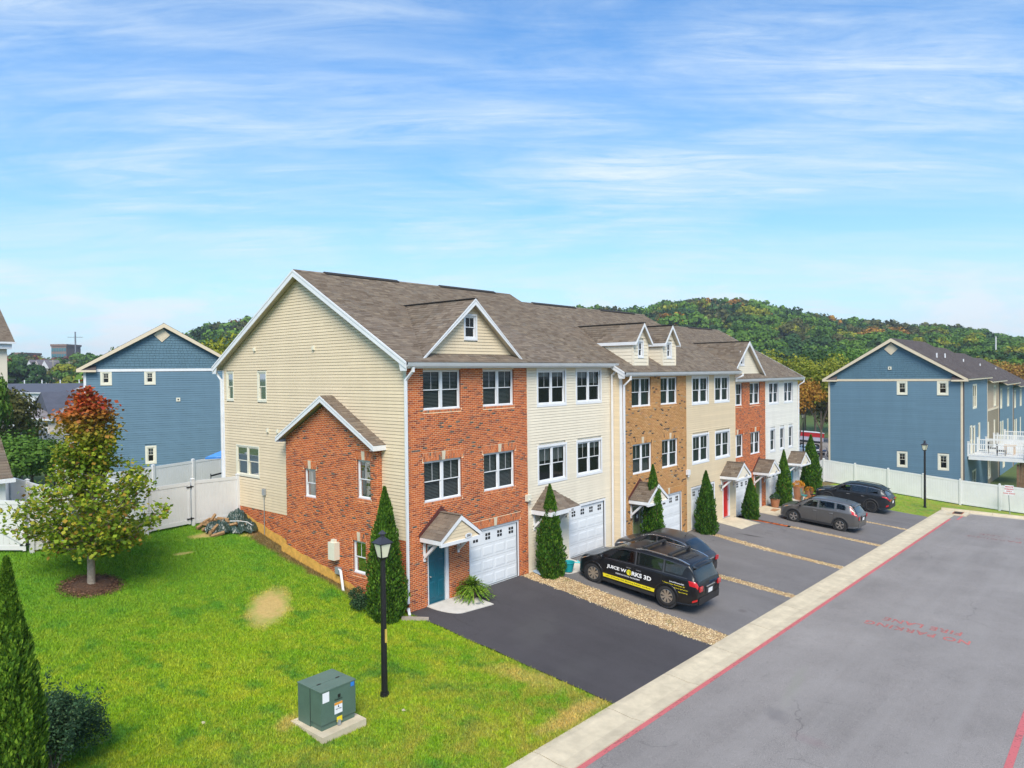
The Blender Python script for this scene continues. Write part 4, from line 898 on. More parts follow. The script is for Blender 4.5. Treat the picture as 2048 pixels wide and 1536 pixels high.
# driveway sheets
DRV = [('driveway', 0.0, 5.88, DRV_N), ('driveway', 7.15, 13.10, DRV_O), ('driveway', 13.58, 19.45, DRV_O), ('driveway', 20.0, 26.1, DRV_O), ('driveway', 26.55, 32.25, DRV_O), ('driveway', 32.6, 38.3, DRV_O)]
def wavy_sheet(name, x0, x1, y0, y1, mt, lift, amp=.06, kind='structure', seed=0, fn=None, s=.35):
    Y = ar(y0, y1, s); X = ar(0, 1, .12); mb = MB(); vs = []
    for y in Y:
        a = x0+amp*mnoise.noise(Vector((y*.9, seed, 0)))*2; b = x1+amp*mnoise.noise(Vector((y*.9, seed+9.1, 0)))*2
        if fn: a, b = fn(y, a, b)
        for t in X: x = a+(b-a)*t; vs.append((x, y, T(x, y)+lift))
    n = len(X); mb.add(vs, [(j*n+i, j*n+i+1, (j+1)*n+i+1, (j+1)*n+i) for j in range(len(Y)-1) for i in range(n-1)]); return mb.build(name, mt, None, kind=kind)
for i, (n_, a, b, m_) in enumerate(DRV):
    yt = -.01 if i in (0, 1, 4, 5) else -.58
    wavy_sheet('driveway', a, b, -8.14, yt, m_, .035, .035 if i else .05, seed=i*3.3)
# kerb: flat rolled gutter in cast slabs with joints
CONC = mat('concrete', (.58, .49, .345), .85, var=.14, vs=2.5, bump=.15, bs=60, grime=.35); PORCH = mat('porch_concrete', (.58, .54, .48), .85, var=.10, vs=3, bump=.1, grime=.2)
x = -40.0; step = 3.05; prof = [(-8.10, .045), (-8.30, .06), (-8.55, .035), (-8.85, .0), (-9.20, .02)]
CURB = None
while x < 42.3:
    x1 = min(x+step, 42.35); mb = MB(); k = 4; vs = []
    for i in range(k+1):
        xx = x+.014+(x1-x-.028)*i/k
        for y, h in prof: vs.append((xx, y, T(xx, -8.3)*0+(-.03*min(xx, 60)-.735)+h))
        vs.append((xx, -9.20, -.03*xx-.95)); vs.append((xx, -8.10, -.03*xx-.95))
    n = 7; fs = [(i*n+j, i*n+(j+1) % n, (i+1)*n+(j+1) % n, (i+1)*n+j) for i in range(k) for j in range(n)]+[tuple(range(n)), tuple(k*n+j for j in range(n))[::-1]]
    mb.add(vs, fs)
    if CURB is None: CURB = thing('kerb', 'x', 'kerb', (0, -8.6, -.8)); CURB['kind'] = 'structure'; del CURB['label']; del CURB['category']
    mb.build('kerb_slab', CONC, CURB)
    x = x1
# far kerb across the road's end, raised
FK = thing('kerb_far', 'x', 'kerb', (42.4, -12, -2)); FK['kind'] = 'structure'; del FK['label']; del FK['category']; FK.name = 'kerb_across_road_end'
y = -8.1
while y > -24:
    y1 = y-3.05; mb = MB(); zz = lambda yy: T(42.3, yy)
    P = [(42.15, .01), (42.55, .03), (42.60, .15), (42.78, .15), (42.80, -.15), (42.15, -.15)]
    vs = [(a, yy, zz(yy)+h) for yy in (y-.008, y1+.008) for a, h in P]; n = 6
    mb.add(vs, [(j, (j+1) % n, n+(j+1) % n, n+j) for j in range(n)]+[tuple(range(n)), tuple(range(n, 2*n))[::-1]]); mb.build('kerb_slab', CONC, FK); y = y1
mb = MB(); n = 8   # kerb corner, drain apron
for i in range(n):
    a0 = math.pi/2*i/n; a1 = math.pi/2*(i+1)/n
mb.box(40.7, -9.9, -2.3, 42.2, -8.75, -1.905); mb.build('drain_apron', CONC, None, kind='structure')
dr = thing('storm_drain', 'rusty storm drain grate set in the kerb at the road corner', 'drain', (41.2, -9.25, -1.9))
RUST = mat('rust', (.36, .13, .06), .9, var=.25, vs=8); mb = MB(); mb.box(40.95, -9.62, -1.93, 41.95, -9.02, -1.895); mb.build('drain_frame', RUST, dr)
for k in range(8): mb = MB(); mb.box(41.02+k*.11, -9.56, -1.894, 41.07+k*.11, -9.08, -1.885); mb.build('bar', BLACK, dr)
def paint_mat(name, c, wear):
    m, b = newmat(name); t = N('ShaderNodeTexCoord').outputs['Object']; out = nt.nodes['Material Output']; tr = N('ShaderNodeBsdfTransparent'); mx = N('ShaderNodeMixShader')
    n = noise(t, 14, 6, .75); n2 = noise(t, .8, 3, .5); f = ramp(mth('ADD', mth('MULTIPLY', n, .75), mth('MULTIPLY', n2, .25)), [(wear-.07, 0), (wear+.07, 1)]); L(f, mx.inputs[0]); L(tr.outputs[0], mx.inputs[1]); L(b.outputs[0], mx.inputs[2]); L(mx.outputs[0], out.inputs[0])
    b.inputs['Base Color'].default_value = (*c, 1); b.inputs['Roughness'].default_value = .8; MATS[name] = m; return m
REDP = paint_mat('red_kerb_paint', (.52, .125, .13), .40); REDT = paint_mat('faded_red_lettering', (.50, .15, .13), .46); REDT2 = paint_mat('worn_red_lettering', (.46, .16, .15), .53)
def marking(x0, x1, y0, y1, lift=.004):
    X = ar(x0, x1, 1.5); mb = MB(); vs = []
    for xx in X:
        for y in (y0, y1): vs.append((xx, y, T(xx, y)+lift))
    mb.add(vs, [(2*i, 2*i+2, 2*i+3, 2*i+1) for i in range(len(X)-1)]); return mb
marking(-40, 38.9, -9.345, -9.205).build('kerb_line_marking', REDP, None, kind='structure')
marking(-40, 42.1, -16.46, -16.30).build('far_line_marking', REDP, None, kind='structure')
marking(38.9, 40.7, -9.75, -9.62).build('kerb_line_marking_end', REDP, None, kind='structure')
def road_text(txt, size, cx, cy, mt, name, bold=.012):
    # read from the far end of the road: text right = +Y, text up = -X
    me = text_mesh(txt, size, bold=bold, spacing=1.12); me.name = name
    for v in me.vertices: a, b = v.co.x, v.co.y; X_2 = cx-b*1.25; Y_2 = cy+a; v.co = (X_2, Y_2, T(X_2, Y_2)+.006)
    me.materials.clear(); me.materials.append(mt); o = place(name, me); o['kind'] = 'structure'
road_text('NO PARKING', .50, 12.15, -12.72, REDT, 'no_parking_lettering'); road_text('FIRE LANE', .50, 13.0, -12.75, REDT, 'fire_lane_lettering')
road_text('NO PARKING', .58, 33.2, -13.0, REDT2, 'second_no_parking_lettering'); road_text('FIRE LANE', .58, 34.4, -13.0, REDT2, 'second_fire_lane_lettering')
# porch pads
def pad(x0, x1, y0, y1, lift, m_, round_=True, name='porch_slab'):
    mb = MB(); pts = [(x0, y1)]
    if round_: 
        for i in range(9): a = math.pi/2*i/8; pts.append((x0+(x1-x0)*.45*(1-math.cos(a)) if 0 else x0+.55*(1-math.cos(a))*1.2, y1-(y1-y0)*math.sin(a)*(.9)))
        pts += [(x1, y0), (x1, y1)]
    else: pts += [(x0, y0), (x1, y0), (x1, y1)]
    n = 14; cx = (x0+x1)/2; cyy = y1-.02
    # fan of rings so the slab follows the drive's slope
    import itertools
    P2 = []
    for (xa, ya), (xb, yb) in zip(pts, pts[1:]+pts[:1]):
        for k in range(5): P2.append((xa+(xb-xa)*k/5, ya+(yb-ya)*k/5))
    m_2 = len(P2); vs = [(cx, cyy, T(cx, cyy)+lift)]
    for r_ in (1/3, 2/3, 1.0): vs += [(cx+(x-cx)*r_, cyy+(y-cyy)*r_, T(cx+(x-cx)*r_, cyy+(y-cyy)*r_)+lift) for x, y in P2]
    vs += [(x, y, T(x, y)-.1) for x, y in P2]
    fs = [(0, 1+i, 1+(i+1) % m_2) for i in range(m_2)]+[(1+q*m_2+i, 1+(q+1)*m_2+i, 1+(q+1)*m_2+(i+1) % m_2, 1+q*m_2+(i+1) % m_2) for q in range(3) for i in range(m_2)]
    mb.add(vs, fs); return mb.build(name, m_, None, kind='structure')
pad(.80, 2.75, -1.35, .0, .06, PORCH); pad(7.15, 9.15, -1.30, .0, .06, PORCH); pad(13.35, 15.3, -1.95, -.57, .06, PORCH, False); pad(22.2, 24.75, -2.15, -.57, .055, CONC, False); pad(28.5, 30.9, -1.75, .0, .055, CONC, False); pad(34.4, 37.2, -1.9, .0, .055, PORCH, False)
mb = MB(); mb.cyl((2.33, -.98, T(2.33, -.98)+.055), (2.33, -.98, T(2.33, -.98)+.07), .09, n=14); mb.build('drain_cap', STEEL, None, label='small round drain cap in the porch slab by the fern', cat='drain cap')
TIMBER = mat('weathered_timber', (.36, .30, .24), .9, var=.2, vs=5)
mb = MB(); z0 = T(-.3, -.7); mb.beam((-.55, -.25, T(-.5, -.2)+.04), (.10, -.85, T(.1, -.8)+.03), .14, .12); mb.build('timber_edging', TIMBER, None, label='short weathered timber edging by the downspout at the driveway corner', cat='edging')
# gravel strips
GRV = pieces_mat('gravel_stone', [(0, (.38, .25, .12)), (.25, (.62, .44, .22)), (.5, (.76, .58, .32)), (.75, (.86, .72, .47)), (.9, (.52, .31, .16)), (1, (.9, .80, .60))], rough=.9, soft=.3, big=.4)
def gravel_base():
    m, b = newmat('gravel_base'); t = N('ShaderNodeTexCoord').outputs['Object']; v = N('ShaderNodeTexVoronoi'); v.inputs['Scale'].default_value = 24; L(t, v.inputs[0])
    c = mixc(v.outputs['Color'], (.20, .12, .06), (.50, .34, .17)); n = noise(t, 1.6, 5, .7); c = mixc(ramp(n, [(.56, 0), (.70, .8)]), c, (.13, .14, .03)); L(c, b.inputs['Base Color']); b.inputs['Roughness'].default_value = .95; MATS['gravel_base'] = m
gravel_base()
STR = [(5.80, 7.22, -.02, -8.12), (13.02, 13.66, -.6, -8.12), (19.38, 20.06, -.6, -8.12), (26.02, 26.6, -3.3, -8.12), (32.2, 32.66, -3.0, -8.12)]
oct_v = np.array([(1, 0, 0), (0, 1, 0), (-1, 0, 0), (0, -1, 0), (0, 0, .8), (0, 0, -.8)]); oct_f = np.array([(0, 1, 4), (1, 2, 4), (2, 3, 4), (3, 0, 4), (1, 0, 5), (2, 1, 5), (3, 2, 5), (0, 3, 5)])
for si, (a, b, y0, y1) in enumerate(STR):
    gs = wavy_sheet('gravel_bed', a-.02, b+.02, y1, y0, MATS['gravel_base'], .028, .05, seed=40+si)
    n = int((b-a)*(y0-y1)*(430 if si == 0 else 300)); px = NR.uniform(a-.05, b+.05, n); py = NR.uniform(y1, y0, n)
    cx = (a+b)/2; keep = np.array([abs(x-cx) < (b-a)/2+.12*mnoise.noise(Vector((y*1.1, si*7.7, 3)))*1.6+random.gauss(0, .025) for x, y in zip(px, py)]); px, py = px[keep], py[keep]; n = len(px)
    sz = NR.uniform(.012, .034, n); ang = NR.uniform(0, 6.28, n); ca, sa = np.cos(ang), np.sin(ang)
    o = oct_v[None]*np.stack([sz, sz*NR.uniform(.6, 1, n), sz*NR.uniform(.4, .8, n)], 1)[:, None]; o = o*NR.uniform(.75, 1.25, (n, 6, 1))
    xx = o[..., 0]*ca[:, None]-o[..., 1]*sa[:, None]+px[:, None]; yy = o[..., 0]*sa[:, None]+o[..., 1]*ca[:, None]+py[:, None]
    zz = o[..., 2]+np.array([T(x, y)+.034 for x, y in zip(px, py)])[:, None]
    vs = np.stack([xx, yy, zz], -1).reshape(-1, 3); F = (oct_f[None]+6*np.arange(n)[:, None, None]).reshape(-1, 3)
    np_mesh('gravel', vs, F, GRV, None, kind='stuff')
# a few loose pavers along the fifth strip
PAV = thing('brick_edging', 'row of loose red pavers ending the thin gravel strip near the silver grey crossover', 'edging', (26.3, -2.5, T(26.3, -2.5)))
for k in range(16):
    mb = MB(); y = -1.05-.135*k-random.uniform(0, .02); x = 26.1+.012*k+random.uniform(-.03, .03); z = T(x, y)+.035
    mb.box(x-.10, y-.06, z, x+.10, y+.055, z+random.uniform(.02, .04)); mb.build('brick', BRICK_RED, PAV)
# grass blades
def blades(name, reg, dens, hh, exclude, mt):
    x0, x1, y0, y1 = reg; n = int((x1-x0)*(y1-y0)*dens); px = NR.uniform(x0, x1, n); py = NR.uniform(y0, y1, n); dist = np.hypot(px-CAM.x, py-CAM.y); keep = NR.random(n) < np.clip(24/dist, .25, 1)**1.4
    for (cx, cy, rx, ry, an) in exclude:
        dx, dy = px-cx, py-cy; c, s = math.cos(an), math.sin(an); u = (dx*c+dy*s)/rx; v = (-dx*s+dy*c)/ry; keep &= (u*u+v*v > NR.uniform(.5, 1.1, n))
    u = (px-CAM.x)*_f.x+(py-CAM.y)*_f.y; r = (px-CAM.x)*_r.x+(py-CAM.y)*_r.y; keep &= (np.abs(r/np.maximum(u, .1)) < .75)
    px, py = px[keep], py[keep]; n = len(px); a = NR.uniform(0, 6.28, n); h = NR.uniform(.5, 1.15, n)*hh; w = NR.uniform(.008, .016, n); tl = NR.uniform(0, .9, n)*h; ta = NR.uniform(0, 6.28, n)
    z = np.array([T(x, y) for x, y in zip(px, py)])
    p0 = np.stack([px-np.cos(a)*w, py-np.sin(a)*w, z-.005], 1); p1 = np.stack([px+np.cos(a)*w, py+np.sin(a)*w, z-.005], 1); p2 = np.stack([px+np.cos(ta)*tl, py+np.sin(ta)*tl, z+h], 1)
    vs = np.stack([p0, p1, p2], 1).reshape(-1, 3); np_mesh(name, vs, np.arange(3*n).reshape(-1, 3), mt, None, kind='stuff')
EXC = [(q[0], q[1], q[2]*.9, q[3]*.9, q[4]) for q in BARE[:3]]+[(-7.23, 7.33, .95, .85, 0)]
blades('grass', (-15.5, 0, -8.2, 12.2), 1700, .07, EXC, MATS['grass_blade'])
blades('verge_grass', (38.5, 46.3, -8.1, 1.5), 500, .07, [], MATS['grass_blade'])
# mulch ring chips, bare-earth clods
CHIP = pieces_mat('mulch_chip', [(0, (.06, .028, .016)), (.5, (.15, .07, .04)), (1, (.27, .15, .085))], soft=.3)
def chips(name, cx, cy, r, n, mt, ln=.045):
    rr = np.sqrt(NR.random(n))*r; a = NR.uniform(0, 6.28, n); px = cx+rr*np.cos(a)*1.08; py = cy+rr*np.sin(a); b = NR.uniform(0, 6.28, n); l = NR.uniform(.4, 1, n)*ln
    z = np.array([T(x, y)+.02+.10*max(0, 1-(math.hypot(x-cx, y-cy)/r)) for x, y in zip(px, py)]); d = np.stack([np.cos(b)*l, np.sin(b)*l, NR.uniform(-.012, .012, n)], 1); e = np.stack([-np.sin(b)*.012, np.cos(b)*.012, NR.uniform(-.006, .01, n)], 1); p = np.stack([px, py, z], 1)
    vs = np.stack([p-d-e, p+d-e, p+d+e, p-d+e], 1).reshape(-1, 3); np_mesh(name, vs, np.arange(4*n).reshape(-1, 4), mt, None, kind='stuff')
mb = MB(); k = 20; vs = [(-7.23, 7.33, T(-7.23, 7.33)+.12)]+[(-7.23+rr*1.08*math.cos(2*math.pi*i/k), 7.33+rr*math.sin(2*math.pi*i/k), T(-7.23+rr*math.cos(2*math.pi*i/k), 7.33+rr*math.sin(2*math.pi*i/k))+hh) for rr, hh in ((.45, .08), (.86, -.01)) for i in range(k)]
mb.add(vs, [(0, 1+i, 1+(i+1) % k) for i in range(k)]+[(1+i, k+1+i, k+1+(i+1) % k, 1+(i+1) % k) for i in range(k)]); mb.build('mulch_bed', mat('mulch_soil', (.08, .04, .022), .95, var=.3, vs=14), None, kind='stuff')
chips('mulch', -7.23, 7.33, .95, 2200, CHIP)
# ---------------------------------------------------------------- white vinyl fences
def fence_run(F, pts, post_w=.127, h=1.83, hgt=None, seg=2.44, ends=(True, True)):
    """pts: (x,y) line; panels with tongue-and-groove boards between posts, parts of F"""
    (xa, ya), (xb, yb) = pts; Lg = math.hypot(xb-xa, yb-ya); n = max(1, round(Lg/seg)); d = Vector((xb-xa, yb-ya, 0)).normalized(); nn = Vector((-d.y, d.x, 0)); zf = hgt or T
    P = [(xa+(xb-xa)*i/n, ya+(yb-ya)*i/n) for i in range(n+1)]
    for i, (x, y) in enumerate(P):
        if (i == 0 and not ends[0]) or (i == n and not ends[1]): continue
        z = zf(x, y); mb = MB(); w = post_w/2; c = [Vector((x, y, z-.1))+d*a*w+nn*b*w for a, b in ((-1, -1), (1, -1), (1, 1), (-1, 1))]; mb.extr(c, (0, 0, h+.15)); mb.build('fence_post', VINYL, F)
        mb = MB(); c = [Vector((x, y, z+h+.05))+d*a*w*1.2+nn*b*w*1.2 for a, b in ((-1, -1), (1, -1), (1, 1), (-1, 1))]; mb.extr(c, (0, 0, .03)); t = Vector((x, y, z+h+.12)); mb.add([q+Vector((0, 0, .03)) for q in c]+[t], [(0, 1, 4), (1, 2, 4), (2, 3, 4), (3, 0, 4)]); mb.build('post_cap', VINYL, F)
    for i in range(n):
        a = Vector((*P[i], 0))+d*post_w/2; b = Vector((*P[i+1], 0))-d*post_w/2; panel(F, a, b, zf(*P[i]), zf(*P[i+1]), h, nn)
def panel(F, a, b, za, zb, h, nn, gate=False):
    d = (b-a); Ln = d.length; d.normalize()
    def q(s, z): return a+d*s+Vector((0, 0, (za+(zb-za)*s/Ln)+z))
    for z0, z1, nm in ((.05, .20, 'bottom_rail'), (h-.14, h, 'top_rail')):
        mb = MB(); c = [q(0, z0)-nn*.025, q(Ln, z0)-nn*.025, q(Ln, z1)-nn*.025, q(0, z1)-nn*.025]; mb.extr(c, nn*.05); mb.build(nm, VINYL, F)
    # boards: one mesh per panel, each board with a V groove
    nb = max(2, int(Ln/.155)); w = Ln/nb; mb = MB()
    for k in range(nb):
        s0, s1 = k*w, (k+1)*w; g = .006
        for sg in (-1, 1):
            o = nn*.012*sg; i_ = nn*.004*sg
            mb.quad(q(s0+g, .19)+o, q(s1-g, .19)+o, q(s1-g, h-.13)+o, q(s0+g, h-.13)+o); mb.quad(q(s1-g, .19)+o, q(s1, .19)+i_, q(s1, h-.13)+i_, q(s1-g, h-.13)+o); mb.quad(q(s0, .19)+i_, q(s0+g, .19)+o, q(s0+g, h-.13)+o, q(s0, h-.13)+i_)
    mb.build('fence_panel', VINYL, F)
FZ = lambda x, y: T(min(x, 47), y)+.03
F1 = thing('vinyl_fence', 'long white vinyl fence in front of the right blue house', 'fence', (46.4, -5, -1.9))
fence_run(F1, [(46.4, 15.8), (46.4, -20.9)], hgt=FZ, seg=2.44)
F2 = thing('vinyl_fence', 'white vinyl fence from the gable wall past the firewood', 'fence', (-1, 11, 1.9)); FL = lambda x, y: T(x, min(y, 13))+.02
fence_run(F2, [(-.07, 11.05), (-2.10, 10.98)], hgt=FL, seg=2.1)
fence_run(F2, [(-4.07, 10.72), (-4.15, 20.3)], hgt=FL, seg=2.4)
def gate(label, a, b, brace, h=1.76):
    a = Vector((*a, 0)); b = Vector((*b, 0)); za, zb = FL(a.x, a.y)+.04, FL(b.x, b.y)+.04; g = thing('fence_gate', label, 'gate', (a.x, a.y, za)); d = (b-a).normalized(); nn = Vector((-d.y, d.x, 0)); panel(g, a, b, za, zb, h, nn)
    for s, e in ((a, a+d*.09), (b-d*.09, b)):
        mb = MB(); z = za if s is a else zb; c = [Vector((s.x, s.y, z+.03))-nn*.03, Vector((e.x, e.y, z+.03))-nn*.03, Vector((e.x, e.y, z+.03))+nn*.03, Vector((s.x, s.y, z+.03))+nn*.03]; mb.extr(c, (0, 0, h-.02)); mb.build('gate_stile', VINYL, g)
    if brace: mb = MB(); mb.beam(Vector((a.x, a.y, za+h-.2))-nn*.035, Vector((b.x, b.y, zb+.25))-nn*.035, .05, .10); mb.build('diagonal_brace', VINYL, g)
    for z in (.25, h-.20):
        mb = MB(); c = b+Vector((0, 0, zb+z))-nn*.04; mb.beam(c-d*.17, c+d*.13, .03, .045); mb.cyl(c+d*.02-Vector((0, 0, .05)), c+d*.02+Vector((0, 0, .05)), .03); mb.build('hinge', BLACK, g)
    return g
g1 = gate('white vinyl gate between the firewood pile and the corner post', (-3.98, 10.73), (-2.22, 10.95), False)
mb = MB(); p = Vector((-3.98, 10.66, FL(-4, 10.7)+.35)); mb.cbox(p, .06, .05, .10); mb.build('latch', BLACK, g1)
g2 = gate('white vinyl gate with a diagonal brace, at the left edge', (-9.9, 11.35), (-8.15, 10.62), True)
F3 = thing('vinyl_fence', 'white vinyl fence behind the young maple, beside the braced gate', 'fence', (-7, 10.6, 1.9)); fence_run(F3, [(-7.98, 10.60), (-6.80, 10.60)], hgt=FL, seg=2.4); fence_run(F3, [(-6.78, 10.7), (-6.70, 20.2)], hgt=FL, seg=2.4)
F4 = thing('vinyl_fence', 'white vinyl fence at the back of the yards, below the left blue house', 'fence', (0, 24, 1.4))
fence_run(F4, [(-4.1, 20.4), (8.0, 23.0)], hgt=lambda x, y: np.interp(x, [-4, 8], [1.35, 1.56]), seg=2.44); fence_run(F4, [(-6.7, 20.3), (-14.0, 20.0)], hgt=lambda x, y: 1.35, seg=2.44)
# woodpile under tarpaulin
WD = thing('firewood_pile', 'heap of split firewood half covered by a crumpled dark green tarpaulin', 'firewood', (-1.2, 10.2, T(-1.2, 10.2)))
WOOD = mat('split_wood', (.32, .19, .09), .9, var=.3, vs=12); WOODL = mat('pale_split_wood', (.62, .42, .18), .9, var=.2, vs=14); TARP = mat('tarpaulin', (.018, .045, .036), .35, var=.3, vs=6, spec=.6)
rr = random.Random(3)
for k in range(26):
    a = rr.uniform(-.5, .5)+(.5 if k < 16 else 2.4); x = rr.uniform(-2.0, -.4); y = 10.15+rr.uniform(-.35, .5); z = T(x, y)+.08+rr.uniform(0, .42)*(1-abs(x+1.2)/1.2); l = rr.uniform(.18, .3)
    if k == 20: x, y, z, a = -1.75, 9.62, T(-1.75, 9.6)+.09, -.25
    d = Vector((math.cos(a), math.sin(a), rr.uniform(-.25, .35))).normalized(); p = Vector((x, y, z)); mb = MB(); mb.cyl(p-d*l, p+d*l, .075, .07, 5); mb.build('log', WOODL if k in (3, 7, 12) else WOOD, WD)
def tarp(cx, cy, rx, ry, h, sd):
    n = 34; vs = []; mb = MB()
    for j in range(n+1):
        for i in range(n+1):
            u, v = i/n*2-1, j/n*2-1; r = math.hypot(u, v); k = max(0, 1-r*r*.85); x = cx+u*rx*(1+.12*mnoise.noise(Vector((v*2, sd, 0)))); y = cy+v*ry*(1+.15*mnoise.noise(Vector((u*2, sd+4, 0))))
            w = mnoise.noise(Vector((u*3.2, v*3.2, sd)))*.16+abs(mnoise.noise(Vector((u*7, v*7, sd+5))))*.14+abs(mnoise.noise(Vector((u*15, v*13, sd+9))))*.05
            vs.append((x, y, T(x, y)+.02+h*k**.7+w*(.25+k)))
    mb.add(vs, [(j*(n+1)+i, j*(n+1)+i+1, (j+1)*(n+1)+i+1, (j+1)*(n+1)+i) for j in range(n) for i in range(n) if math.hypot((i+.5)/n*2-1, (j+.5)/n*2-1) < 1.02+.1*mnoise.noise(Vector((i*.3, j*.3, sd)))]); mb.build('tarpaulin', TARP, WD, smooth=False)
tarp(-1.45, 10.02, .62, .42, .34, 1.3); tarp(-.55, 9.95, .72, .62, .30, 7.7); tarp(-.35, 10.55, .5, .45, .48, 3.1)
mb = MB(); mb.tube([(-1.15, 9.75, T(-1.1, 9.75)+.50), (-.85, 9.6, T(-.8, 9.6)+.52), (-.5, 9.55, T(-.5, 9.5)+.46), (-.30, 9.5, T(-.3, 9.5)+.30)], .018, 6); mb.build('pipe', WHITE, WD)
# blue awning and chair back behind the fence
mb = MB(); mb.poly([(3.3, 20.8, 3.55), (5.4, 21.4, 3.75), (5.2, 20.0, 4.35)]); mb.poly([(3.3, 20.8, 3.55), (5.4, 19.2, 3.6), (5.2, 20.0, 4.35)]); mb.extr([(3.3, 20.8, 3.53), (5.4, 19.2, 3.58), (5.4, 19.2, 3.50), (3.3, 20.8, 3.45)], (.02, .02, 0)); mb.cyl((5.0, 20.2, 1.4), (5.0, 20.2, 4.3), .03)
mb.build('canopy_tent', mat('blue_fabric', (.02, .20, .62), .6), None, label='bright blue tent canopy peeking over the back fence by the gable', cat='canopy')
mb = MB(); mb.beam((.2, 14.0, 3.45), (.9, 14.2, 3.50), .04, .07); mb.beam((.25, 14.0, 2.2), (.2, 14.0, 3.55), .03, .03); mb.beam((.85, 14.2, 2.2), (.85, 14.2, 3.5), .03, .03)
for k in range(4): mb.beam((.3+.13*k, 14.05, 2.6), (.3+.13*k, 14.05, 3.45), .02, .05)
mb.build('patio_chair', BLACK, None, label='black patio chair back showing over the fence by the gable wall', cat='chair')
